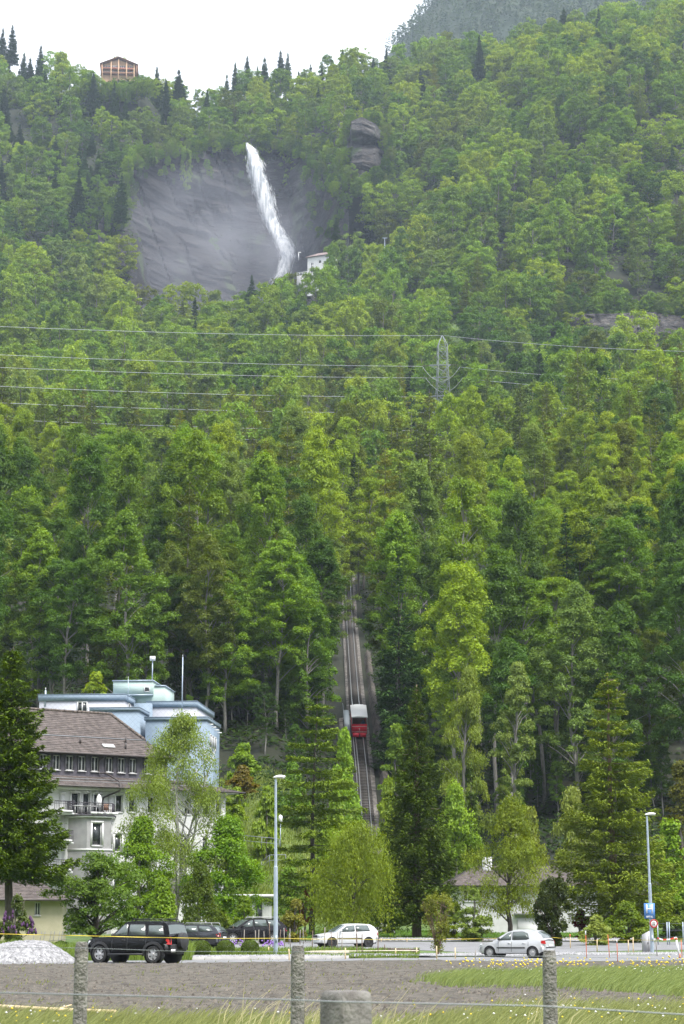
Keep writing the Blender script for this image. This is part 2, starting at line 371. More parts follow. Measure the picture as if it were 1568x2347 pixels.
strip('gravel_edge', [(840, 151.5), (1250, 151), (1500, 150)], [(840, 155), (1250, 155), (1500, 154)], .06, M['gravel'], rows=4, bump=.15)
strip('flower_bed', [(440, 100.2), (640, 102.3), (960, 108.5)], [(440, 122), (640, 123), (960, 121)], .05, M['meadow'], rows=8, bump=.2)
strip('bare_earth', [(700, 104.6), (960, 109)], [(700, 107), (960, 112)], .28, M['sand'], rows=3)
strip('garden_bed', [(-400, 94), (0, 95), (440, 99.5)], [(-400, 122), (0, 122), (440, 123)], .06, M['meadow'], rows=8, bump=.35)

def field():
    us = np.linspace(-300, 1880, 320); t = np.linspace(0, 1, 240)
    yn = 30.0; yf = np.interp(us, [p[0] for p in ROAD_N], [p[1] for p in ROAD_N]) - .15
    Y = yn * (yf[None] / yn) ** t[:, None]; U = np.repeat(us[None], len(t), 0); X = PX(U, Y)
    Z = near_dip(X, Y) + .035 + .05 * fbm(X * 1.3, Y * 1.1, 21, 3) + .065 * fbm(X * 5, Y * 2.4, 22, 3)
    Z = Z - .12 * sstep(.985, 1, t)[:, None]
    mb = MB(); mb.grid(np.stack([X, Y, Z], -1), flip=True)
    mb.build('field', M['soil'], kind='structure', smooth=True)
    rng = np.random.default_rng(5); n = 26000
    Yc = 31 * (88 / 31) ** rng.random(n); Uc = rng.uniform(-30, 1600, n); Xc = PX(Uc, Yc)
    ok = fbm(Xc * .5, Yc * .5, 31) > -.25; Xc, Yc = Xc[ok], Yc[ok]; n = len(Xc)
    s = .018 + .055 * rng.random(n) ** 3
    base = np.array([[1, 0, -.3], [-.5, .87, -.3], [-.5, -.87, -.3], [.1, .1, .8]])
    th = rng.uniform(0, 6.28, n); c, sn = np.cos(th), np.sin(th)
    b = np.repeat(base[None], n, 0) * rng.uniform(.7, 1.3, (n, 4, 1))
    V = np.stack([b[..., 0] * c[:, None] - b[..., 1] * sn[:, None], b[..., 0] * sn[:, None] + b[..., 1] * c[:, None], b[..., 2]], -1) * s[:, None, None]
    zc = near_dip(Xc, Yc) + .035 + .05 * fbm(Xc * 1.3, Yc * 1.1, 21, 3) + .065 * fbm(Xc * 5, Yc * 2.4, 22, 3)
    V += np.stack([Xc, Yc, zc], -1)[:, None]
    o = (np.arange(n) * 4)[:, None]
    F = np.concatenate([o + np.array([[0, 1, 3]]), o + np.array([[1, 2, 3]]), o + np.array([[2, 0, 3]])])
    tag(link('soil_clods', make_mesh('soil_clods', V.reshape(-1, 3), [F], mats=[M['clod']])), 'loose clods of earth on the bare ploughed field', 'soil clods', kind='stuff')
field()

def blades(name, X, Y, Z, hgt, wid, lean, rng, m, color, label, cat, bend=.5):
    n = len(X); th = rng.uniform(0, 2 * PI, n); w = wid[:, None] if np.ndim(wid) else wid
    dx, dy = np.cos(th), np.sin(th)
    lx = lean + rng.normal(0, .22, n); ly = rng.normal(0, .22, n)
    base = np.stack([X, Y, Z], -1)
    side = np.stack([dx, dy, np.zeros(n)], -1) * (wid[:, None] if np.ndim(wid) else wid)
    mid = base + np.stack([lx * .35, ly * .35, np.ones(n) * .62], -1) * hgt[:, None]
    tip = base + np.stack([lx, ly, np.ones(n) * .95], -1) * hgt[:, None]
    V = np.stack([base - side, base + side, mid + side * .7, mid - side * .7, tip], 1).reshape(-1, 3)
    o = np.arange(n)[:, None] * 5
    att = rng.random(n)
    me = make_mesh(name, V, [o + np.array([[0, 1, 2, 3]]), o + np.array([[3, 2, 4]])], mats=[m], attr=np.r_[att, att])
    ob = link(name, me); ob.color = c4(color)
    return tag(ob, label, cat, kind='stuff')
def grass():
    rng = np.random.default_rng(9)
    def pick(n, f):
        Y = 29 * (100 / 29) ** rng.random(n); U = rng.uniform(-60, 1720, n); X = PX(U, Y)
        v = UV(X, Y, np.zeros(n))[1]; k = rng.random(n) < f(U, v, X, Y)
        return X[k], Y[k], U[k], v[k]
    nz = lambda X, Y, s, q: fbm(X * q, Y * q, s)
    def band(U, v, X, Y):       # green strip across the right half of the field
        top = np.interp(U, [940, 1060, 1300, 1568], [2250, 2236, 2228, 2224]); bot = np.interp(U, [940, 1060, 1300, 1568], [2254, 2266, 2270, 2292])
        e = 6 * nz(X, Y, 4, .7)
        return (sstep(top - 5, top + 5, v + e) * (1 - sstep(bot - 8, bot + 4, v + e))) * .95 * sstep(930, 1000, U)
    def low(U, v, X, Y):        # meadow in the right and bottom foreground
        edge = np.interp(U, [-50, 300, 560, 700, 900, 1040, 1200, 1568], [2340, 2350, 2358, 2366, 2366, 2346, 2322, 2318])
        return sstep(edge - 14, edge + 16, v + 14 * nz(X, Y, 6, .5)) * .9
    def sparse(U, v, X, Y): return .02 + .16 * (nz(X, Y, 12, .45) > .33)
    X, Y, U, v = pick(245000, band); h = .28 * rng.uniform(.5, 1.3, len(X))
    blades('grass', X, Y, near_dip(X, Y) - .01, h, .011 * np.ones(len(X)), .75, rng, M['grass'], (.215, .275, .085), 'bright green wind-bent strip of tall grass across the ploughed field', 'grass')
    X, Y, U, v = pick(160000, low); h = .32 * rng.uniform(.45, 1.3, len(X))
    blades('grass', X, Y, near_dip(X, Y) - .01, h, .009 * np.ones(len(X)), .6, rng, M['grass'], (.25, .28, .10), 'pale green long grass along the bottom foreground', 'grass')
    X, Y, U, v = pick(60000, sparse); h = .12 * rng.uniform(.4, 1.3, len(X))
    blades('weeds', X, Y, near_dip(X, Y) - .0, h, .016 * np.ones(len(X)), .5, rng, M['grass'], (.19, .23, .05), 'scattered low weeds sprouting from the bare soil', 'weeds')
    # tall seed stalks beside the near posts
    n = 260; U = np.concatenate([rng.normal(725, 20, 90), rng.normal(880, 45, 50), rng.normal(1235, 30, 50), rng.uniform(480, 700, 70)]); Y = rng.uniform(20, 31, n); X = PX(U, Y)
    h = np.interp(UV(X, Y, np.zeros(n))[1], [2300, 2900], [1, 1]) * rng.uniform(.45, .78, n)
    blades('grass_stalks', X, Y, np.zeros(n) - .05, h + .25, .007 * np.ones(n), .55, rng, M['grass'], (.50, .46, .24), 'pale straw seed stalks bending beside the near fence posts', 'grass stalks')
    # flowers
    def flowers(name, f, n, r, z0, color, label, cat):
        X, Y, U, v = pick(n, f); k = len(X); z = near_dip(X, Y) + z0 * rng.uniform(.7, 1.3, k); rr = r * rng.uniform(.6, 1.3, k)
        oct_ = np.array([[1, 0, 0], [0, 1, 0], [-1, 0, 0], [0, -1, 0], [0, 0, .9], [0, 0, -.9]])
        Fo = np.array([[0, 1, 4], [1, 2, 4], [2, 3, 4], [3, 0, 4], [1, 0, 5], [2, 1, 5], [3, 2, 5], [0, 3, 5]])
        V = np.stack([X, Y, z], -1)[:, None] + oct_[None] * rr[:, None, None]
        F = (np.arange(k)[:, None, None] * 6 + Fo[None]).reshape(-1, 3)
        me = make_mesh(name, V.reshape(-1, 3), [F], mats=[color]); tag(link(name, me), label, cat, kind='stuff')
    fy = mat('flower_yellow', (.72, .56, .03), .8); fw = mat('flower_white', (.72, .72, .68), .9)
    top_edge = lambda U, v, X, Y: (1 - sstep(2228, 2242, v + 8 * nz(X, Y, 44, .8))) * band(U, v + 4, X, Y) * (nz(X, Y, 15, .5) > -.05)
    flowers('buttercups', top_edge, 16000, .035, .40, fy, 'yellow buttercups along the top of the green grass strip', 'flowers')
    flowers('buttercups', lambda U, v, X, Y: low(U, v, X, Y) * (nz(X, Y, 16, .5) > .05) * .10, 9000, .02, .3, fy, 'yellow flowers dotted through the foreground meadow', 'flowers')
    flowers('dandelion_clocks', lambda U, v, X, Y: (band(U, v + 5, X, Y) * (v < 2250) * .35 + low(U, v, X, Y) * .10) * (nz(X, Y, 19, .4) > .02), 9000, .018, .30, fw, 'white dandelion seed heads standing in the long grass', 'flowers')
    # low planting in the beds behind the road
    n = 42000; U = rng.uniform(-60, 960, n); Y = np.where(U < 440, rng.uniform(95, 122, n), rng.uniform(101, 122, n)); X = PX(U, Y)
    k = nz(X, Y, 25, .35) > np.where(U < 440, -.3, -.08); X, Y, U = X[k], Y[k], U[k]
    h = np.where(U < 440, .55, .28) * rng.uniform(.4, 1.3, len(X)) * (1 + .8 * nz(X, Y, 26, .3))
    blades('bedding_plants', X, Y, near_rise(Y) + near_dip(X, Y) + .04, h, .022 * np.ones(len(X)), .25, rng, M['grass'], (.16, .23, .045), 'mixed green bedding plants behind the gravel and the parked cars', 'plants')
    n = 120; U = np.where(rng.random(n) < .6, rng.uniform(600, 650, n), rng.normal(545, 25, n)); Y = rng.uniform(103, 112, n)
    Xp = PX(U, Y)
    purple = mat('flower_purple', (.30, .16, .55), .8)
    mb = MB()
    for q in range(46): mb.lathe([(0, -.05), (.06, 0), (0, .06)], 6, (Xp[q], Y[q], .55 + .25 * rng.random()))
    tag(mb.build('irises', purple), 'purple iris blooms in the bed around the street lamp', 'flowers', kind='stuff')
    # short lawn behind the parking road
    n = 26000; U = rng.uniform(640, 1610, n); Y = rng.uniform(156, 200, n); X = PX(U, Y)
    blades('lawn_grass', X, Y, near_rise(Y) - .02, .16 * rng.uniform(.5, 1.3, n), .03 * np.ones(n), .2, rng, M['grass'], (.13, .24, .04), 'short green lawn beyond the white gravel edge', 'grass')
    # rough meadow on the bank beside the hotel
    n = 32000; Y = rng.uniform(200, 252, n); U = rng.uniform(500, 1010, n); X = PX(U, Y)
    blades('bank_grass', X, Y, height(X, Y) - .05, .55 * rng.uniform(.4, 1.4, n) * (1 + .7 * nz(X, Y, 27, .2)), .05 * np.ones(n), .2, rng, M['grass'], (.19, .25, .045), 'rough yellow-green meadow on the bank beside the hotel', 'grass')
grass()
def undergrowth():
    rng = np.random.default_rng(15)
    for n, y0, y1, s, lift, col in ((110000, 240, 480, .34, 1.0, (.030, .058, .010)), (70000, 480, 900, .62, 1.8, (.055, .095, .018)), (90000, 900, 1430, .95, 3.0, (.065, .105, .022))):
        Y = rng.uniform(y0, y1, n); U = rng.uniform(-40, 1620, n); X = (U - 784) / FPX * Y * .985
        cl = np.interp(U, [225, 260, 300, 400, 520, 570, 640, 700, 750, 800], [1165, 1185, 1215, 1250, 1272, 1282, 1285, 1250, 1190, 1140]) + 6
        xt = np.interp(Y, TRK[:, 1], TRK[:, 0])
        k = (fbm(X / (s * 18), Y / (s * 18), 2) > -.30) & ~((Y > 1105) & (Y < cl) & (U > 262) & (U < 800)) & (np.abs(X - xt + .4) > np.where(Y < 450, 2.9, 0))
        X, Y = X[k], Y[k]; m = len(X); Z = height(X, Y) + lift * rng.random(m) ** 1.6 * (1 + fbm(X / 3, Y / 3, 6))
        N = np.c_[rng.normal(0, .5, m), rng.normal(-.3, .5, m), np.ones(m)]; N /= np.linalg.norm(N, axis=1)[:, None]
        T = rng.normal(size=(m, 3)); T -= N * (T * N).sum(1)[:, None]; T /= np.linalg.norm(T, axis=1)[:, None]; B = np.cross(N, T); S = (s * rng.uniform(.6, 1.4, m))[:, None]
        Pt = np.c_[X, Y, Z]; V = np.stack([Pt - T * S - B * S * .6, Pt - T * S + B * S * .6, Pt + T * S], 1).reshape(-1, 3)
        o = link('undergrowth', make_mesh('undergrowth', V, [np.arange(m * 3).reshape(-1, 3)], mats=[M['leaf']], attr=rng.random(m))); o.color = c4(col)
        tag(o, 'dim leafy undergrowth covering the forest floor between the trunks', 'undergrowth', kind='stuff')
undergrowth()

# ------------------------------------------------------------------ rock
def cliff_face(name, cu, tops, bots, Yline, m, amp, label, seed, lean=10, nu=150, nv=120, dip=.05, notch=None):
    """stepped rock wall: cu columns, top row, bottom row and depth along it; real depth everywhere"""
    us = np.linspace(cu[0], cu[-1], nu); t = np.linspace(-.04, 1.05, nv)
    vt = np.interp(us, cu, tops); vb = np.interp(us, cu, bots); Y0 = np.interp(us, cu, Yline)
    U = np.repeat(us[:, None], nv, 1); T = np.repeat(t[None], nu, 0)
    Vv = vt[:, None] * (1 - T) + vb[:, None] * T
    Pz = np.array([[P(U[i, j], Vv[i, j], Y0[i]) for j in range(nv)] for i in range(nu)])
    X, Z = Pz[..., 0], Pz[..., 2]
    s = Z + X * dip
    led = fbm(X / 45, s / 9, seed, 4) * 1.0 + .6 * fbm(X / 14, s / 3.2, seed + 5, 3)
    big = fbm(X / 55, Z / 50, seed + 9, 4)
    step = np.abs(((s / 11 + .6 * big) % 1) - .5) * 2
    crack = np.abs(fbm(X / 22 + s / 60, Z / 70, seed + 21, 4)); D = amp * (led + 1.3 * big + .45 * step + .9 * np.exp(-crack * 22))
    Yd = Y0[:, None] + D + lean * (1 - T) ** 1.3
    if notch is not None: Yd = Yd + notch(U, Vv)
    Q = np.array([[P(U[i, j], Vv[i, j], Yd[i, j]) for j in range(nv)] for i in range(nu)])
    back = Q[:, :1] + np.array([0, 25, 4.]); left = None
    G = np.concatenate([back, Q], 1)
    mb = MB(); mb.grid(G)
    o = mb.build(name, m, smooth=22); o['kind'] = 'structure'; o['label'] = label
    return o
def fall_notch(U, V):
    c = np.interp(V, [330, 420, 500, 560, 660], [570, 598, 632, 655, 640])
    return 16 * np.exp(-((U - c - 12) / 26) ** 2)
cliff_face('cliff', [225, 260, 300, 400, 520, 570, 640, 700, 750, 800], [520, 470, 375, 345, 332, 322, 330, 362, 420, 470], [640, 660, 700, 720, 720, 720, 720, 700, 640, 610],
           [1165, 1185, 1215, 1250, 1272, 1282, 1285, 1250, 1190, 1140], M['rock'], 6.5, 'broad grey layered rock wall beside the waterfall', 11, lean=14, notch=fall_notch)
cliff_face('rock_pinnacle', [796, 806, 830, 860, 880], [300, 282, 274, 288, 310], [380, 412, 425, 412, 360], [1196, 1182, 1178, 1184, 1200], M['rock2'], 4.2, 'jutting rock head with a dark overhang right of the waterfall', 41, lean=-4, nu=70, nv=70,
           notch=lambda U, V: 9 * np.exp(-((V - 332) / 9) ** 2))
cliff_face('rock_outcrop', [1290, 1310, 1400, 1500, 1575, 1640], [735, 722, 722, 718, 730, 735], [760, 800, 800, 795, 800, 800], [898, 892, 886, 888, 894, 896], M['rock2'], 3.6, 'grey layered rock band in the right hillside forest', 51, lean=6, nu=90, nv=44)
cliff_face('rock_slab', [1250, 1262, 1280, 1294], [815, 792, 785, 800], [850, 862, 862, 850], [872, 866, 866, 874], M['rock2'], 1.6, 'small steep rock slab below the rock band in the right forest', 61, lean=4, nu=30, nv=40)
cliff_face('rock_ledge', [484, 500, 530, 556], [882, 872, 874, 886], [905, 915, 915, 902], [812, 806, 806, 814], M['rock2'], 1.6, 'small broken rock ledge under the clearing left of centre', 71, lean=5, nu=30, nv=24)

def waterfall():
    rng = np.random.default_rng(4)
    vs = np.array([328, 345, 380, 430, 470, 500, 530, 560, 590, 625, 665])
    L = np.array([563, 568, 573, 586, 595, 607, 622, 637, 648, 640, 624]); R = np.array([569, 583, 598, 613, 623, 632, 646, 664, 670, 660, 640])
    Yc = np.array([1291, 1281, 1277, 1275, 1274, 1273, 1269, 1262, 1255, 1250, 1246])
    root = thing('waterfall', 'tall white waterfall plunging down the grey rock wall', 'waterfall', (0, 0, 0))
    m, t, b = nodes('falling_water'); N, Lk = t.nodes, t.links
    b.inputs['Base Color'].default_value = (.78, .80, .82, 1); b.inputs['Roughness'].default_value = .6
    tc = N.new('ShaderNodeTexCoord'); mp = N.new('ShaderNodeMapping'); mp.inputs['Scale'].default_value = (.34, .2, .030); mp.inputs['Rotation'].default_value = (0, math.radians(-20), 0)
    n = N.new('ShaderNodeTexNoise'); n.inputs['Scale'].default_value = 1.5; n.inputs['Detail'].default_value = 8; n.inputs['Distortion'].default_value = .6
    Lk.new(tc.outputs['Object'], mp.inputs[0]); Lk.new(mp.outputs[0], n.inputs['Vector'])
    r = N.new('ShaderNodeValToRGB'); r.color_ramp.elements[0].position = .36; r.color_ramp.elements[1].position = .58
    r.color_ramp.elements[0].color = (.30, .33, .37, 1); r.color_ramp.elements[1].color = (.80, .81, .82, 1)
    Lk.new(n.outputs['Fac'], r.inputs[0]); Lk.new(r.outputs[0], b.inputs['Base Color'])
    bp = N.new('ShaderNodeBump'); bp.inputs['Distance'].default_value = .5; Lk.new(n.outputs['Fac'], bp.inputs['Height']); Lk.new(bp.outputs[0], b.inputs['Normal'])
    # main sheet
    nv, nu = 150, 26
    vv = np.linspace(328, 664, nv); s = np.linspace(-1, 1, nu)
    G = np.zeros((nv, nu, 3))
    for i, v in enumerate(vv):
        l, rr, y = np.interp(v, vs, L), np.interp(v, vs, R), np.interp(v, vs, Yc)
        l += 3.0 * float(vnoise(v / 9., 1, 3)) - 1.5 + 2 * float(vnoise(v / 3., 1, 4)); rr += 3.4 * float(vnoise(v / 8., 5, 3)) - 1.7 + 2 * float(vnoise(v / 3., 7, 4))
        for j, q in enumerate(s):
            q_ = q * .42; u = (l + rr) / 2 + (rr - l) * q_ / 2
            dy = -4.5 * (1 - q * q) ** .5 - 2.6 * float(fbm(u / 4.0 - v / 30, v / 20., 9, 4))
            G[i, j] = P(u, v, y + dy)
    mb = MB(); mb.grid(G); mb.build('water_sheet', m, root, smooth=True)
    # separate strands of water: thick in the middle, thinning to loose threads at the edges
    n = 30000; v0 = 327 + 336 * rng.random(n) ** .95; ln = rng.uniform(3, 15, n); f = rng.normal(0, .27, n) + .07 * np.sin(v0 / 17) + .05 * np.sin(v0 / 6.5 + 1)
    wdt = rng.uniform(.05, .20, n) * np.where(np.abs(f) > .5, .6, 1); R_ = []
    for k in (0, .5, 1):
        v = np.minimum(v0 + ln * k, 668); l, rr, y = np.interp(v, vs, L), np.interp(v, vs, R), np.interp(v, vs, Yc)
        u = (l + rr) / 2 + (rr - l) * (f + .03 * k * (rng.random(n) - .5)); d = 4.2 * np.sqrt(np.clip(1 - (1.6 * f) ** 2, 0, 1)) + 1.5 + 1.6 * rng.random(n)
        c, s = math.cos(PITCH), math.sin(PITCH); a = (1173.5 - v) / FPX; Yq = y - d; t = Yq / (c - a * s)
        ctr = np.stack([(u - 784) / FPX * t, Yq, EYE + t * (s + a * c)], -1); w = wdt * (.5, 1, .35)[int(k * 2)]
        R_ += [ctr - np.c_[w, 0 * w, 0 * w], ctr + np.c_[w, 0 * w, 0 * w]]
    V = np.stack(R_, 1).reshape(-1, 3); q = np.arange(n)[:, None] * 6
    o = link('spray_strands', make_mesh('spray_strands', V, [np.concatenate([q + np.array([[0, 1, 3, 2]]), q + np.array([[2, 3, 5, 4]])])], mats=[m]), root); o['kind'] = 'stuff'
waterfall()

def mist():
    m = bpy.data.materials.new('mist'); m.use_nodes = True; N, L = m.node_tree.nodes, m.node_tree.links
    N.remove(N['Principled BSDF']); pv = N.new('ShaderNodeVolumePrincipled'); pv.inputs['Color'].default_value = (.84, .87, 1, 1); pv.inputs['Anisotropy'].default_value = 0
    tc = N.new('ShaderNodeTexCoord'); ln = N.new('ShaderNodeVectorMath'); ln.operation = 'LENGTH'
    L.new(tc.outputs['Object'], ln.inputs[0])
    mr = N.new('ShaderNodeMapRange'); mr.inputs['From Min'].default_value = 1; mr.inputs['From Max'].default_value = .1; mr.interpolation_type = 'SMOOTHSTEP'
    L.new(ln.outputs['Value'], mr.inputs['Value'])
    nz = N.new('ShaderNodeTexNoise'); nz.inputs['Scale'].default_value = 3.2; nz.inputs['Detail'].default_value = 4
    L.new(tc.outputs['Object'], nz.inputs['Vector'])
    m2 = N.new('ShaderNodeMapRange'); m2.inputs['From Min'].default_value = .36; m2.inputs['From Max'].default_value = .68; m2.inputs['To Min'].default_value = .25; m2.inputs['To Max'].default_value = 1.7
    L.new(nz.outputs['Fac'], m2.inputs['Value'])
    mu = N.new('ShaderNodeMath'); mu.operation = 'MULTIPLY'; L.new(mr.outputs[0], mu.inputs[0]); L.new(m2.outputs[0], mu.inputs[1])
    m3 = N.new('ShaderNodeMath'); m3.operation = 'MULTIPLY'; m3.inputs[1].default_value = MIST_D; L.new(mu.outputs[0], m3.inputs[0])
    L.new(m3.outputs[0], pv.inputs['Density']); L.new(pv.outputs[0], N['Material Output'].inputs['Volume'])
    m.cycles.homogeneous_volume = False; m.cycles.volume_step_rate = 2.0
    for u, v, Y, sx, sy, sz, lb in ((490, 600, 1213, 100, 38, 84, 'drifting pale spray mist over the rock wall left of the waterfall'), (638, 596, 1236, 17, 17, 26, 'dense white spray around the foot of the waterfall'), (655, 520, 1244, 13, 12, 22, 'thin blown spray right of the middle of the waterfall')):
        mb = MB(); th = np.linspace(0, PI, 17)
        mb.lathe(np.c_[np.sin(th) + 1e-4, -np.cos(th)], 28)
        o = mb.build('mist', m, smooth=True); o.location = P(u, v, Y); o.scale = (sx, sy, sz)
        tag(o, lb, 'mist', kind='stuff')
MIST_D = .012
mist()
def haze():
    m = bpy.data.materials.new('haze'); m.use_nodes = True; N, L = m.node_tree.nodes, m.node_tree.links
    N.remove(N['Principled BSDF']); pv = N.new('ShaderNodeVolumePrincipled'); pv.inputs['Color'].default_value = HAZE_C; pv.inputs['Density'].default_value = HAZE_D
    pv.inputs['Anisotropy'].default_value = 0
    L.new(pv.outputs[0], N['Material Output'].inputs['Volume']); m.cycles.homogeneous_volume = True
    mb = MB(); mb.bb(-1700, 1700, -1500, 3900, -5, 1650)
    tag(mb.build('haze', m), kind='stuff')
HAZE_D, HAZE_C = .00008, (.68, .81, 1.0, 1)
haze()

def mountain():
    rng = np.random.default_rng(77)
    us = np.linspace(700, 2100, 90); top = np.interp(us, [700, 880, 930, 1000, 1060, 1200, 1568, 2100], [260, 150, 90, 25, -60, -130, -165, -175])
    Ys = np.linspace(1560, 2500, 40)
    G = np.zeros((40, 90, 3))
    for j, u in enumerate(us):
        pt = P(u, top[j], 2250)
        for i, Y in enumerate(Ys):
            t = min(1, (Y - 1560) / 690.); x = (u - 784) / FPX * Y * 1.0
            z = 480 + (pt[2] - 480) * t ** 1.15 - max(0, (Y - 2250)) * .2
            G[i, j] = (x, Y, z + 26 * float(fbm(x / 110, Y / 160, 91)) * (1 if t > .02 else 0))
    mb = MB(); mb.grid(G); o = mb.build('mountain', mat('mountain_slope', (.016, .030, .012), .95, (.045, .058, .026), .012, bump=.6, bscale=.1), smooth=True, kind='structure')
    # wood on it: small cones of foliage, read as one mass
    n = 5600; j = rng.uniform(12, 70, n); i = rng.uniform(8, 30, n)
    j0, i0 = j.astype(int), i.astype(int); fj, fi = (j - j0)[:, None], (i - i0)[:, None]
    p = G[i0, j0] * (1 - fi) * (1 - fj) + G[i0 + 1, j0] * fi * (1 - fj) + G[i0, j0 + 1] * (1 - fi) * fj + G[i0 + 1, j0 + 1] * fi * fj
    H = rng.uniform(10, 26, n) * rng.uniform(.8, 1.1, n); cone = rng.random(n) < .62; R = H * np.where(cone, rng.uniform(.14, .22, n), rng.uniform(.26, .40, n))
    k = 34; t = rng.random((n, k)) ** .8; rad = np.where(cone[:, None], (1 - t), np.sqrt(np.clip(1 - (2 * t - .9) ** 2 / 1.25, 0, 1))) * R[:, None] * (.45 + .55 * np.sqrt(rng.random((n, k))))
    ph = rng.uniform(0, 2 * PI, (n, k)); C = p[:, None] + np.stack([rad * np.cos(ph), rad * np.sin(ph), t * H[:, None]], -1)
    sz = (.9 + .8 * rng.random((n, k))) * np.where(cone, .95, 1.25)[:, None]
    tri = rng.normal(0, 1, (n, k, 3, 3)) * np.array([1, 1, .55]); tri /= np.linalg.norm(tri, axis=-1)[..., None]
    V = C[:, :, None] + tri * sz[..., None, None]
    F = np.arange(n * k * 3).reshape(-1, 3); att = np.clip(np.repeat(np.where(cone, .15, .85) + rng.normal(0, .1, n), k), 0, 1)
    me = make_mesh('distant_woods', V.reshape(-1, 3), [F], mats=[M['leaf']], attr=att); o = link('distant_woods', me); o.color = (.042, .070, .026, 1)
    tag(o, 'far dark conifer wood on the hazy mountain behind the ridge', 'woods', kind='stuff')
mountain()
# ------------------------------------------------------------------ trees
def leaf_quads(Pt, Nn, S, rng, asp=.6, T=None):
    n = len(Pt); Nn = Nn / (np.linalg.norm(Nn, axis=1)[:, None] + 1e-9)
    if T is None: T = rng.normal(size=(n, 3))
    T = T - Nn * (T * Nn).sum(1)[:, None]; T /= np.linalg.norm(T, axis=1)[:, None] + 1e-9
    B = np.cross(Nn, T); S = S[:, None]
    return np.stack([Pt - T * S * .8 - B * S * asp, Pt - T * S * .8 + B * S * asp, Pt + T * S], 1).reshape(-1, 3)
def finish(name, LV, att, wood, leafm, barkm, split=False):
    n = len(LV) // 3; F = np.arange(n * 3).reshape(-1, 3)
    wv = np.vstack(wood.v)
    if split:
        return (make_mesh(name + '_crown', LV, [F], mats=[leafm], attr=att), wood.mesh(name + '_trunk', barkm, True))
    wf = [f for f in wood.f]; nw = sum(len(f) for f in wf)
    F2 = [F] + [(f + n * 3) if isinstance(f, np.ndarray) else [tuple(i + n * 3 for i in p) for p in f] for f in wf]
    return make_mesh(name, np.vstack([LV, wv]), F2, mi=np.r_[np.zeros(n), np.ones(nw)], mats=[leafm, barkm], attr=np.r_[att, np.zeros(nw)])
def wander(rng, H, n, amp, lean=(0, 0)):
    z = np.linspace(0, 1, n); x = np.cumsum(rng.normal(0, amp, n)) * H / n; y = np.cumsum(rng.normal(0, amp, n)) * H / n
    x -= x[0]; y -= y[0]
    return np.stack([x + lean[0] * H * z ** 1.5, y + lean[1] * H * z ** 1.5, z * H], -1)
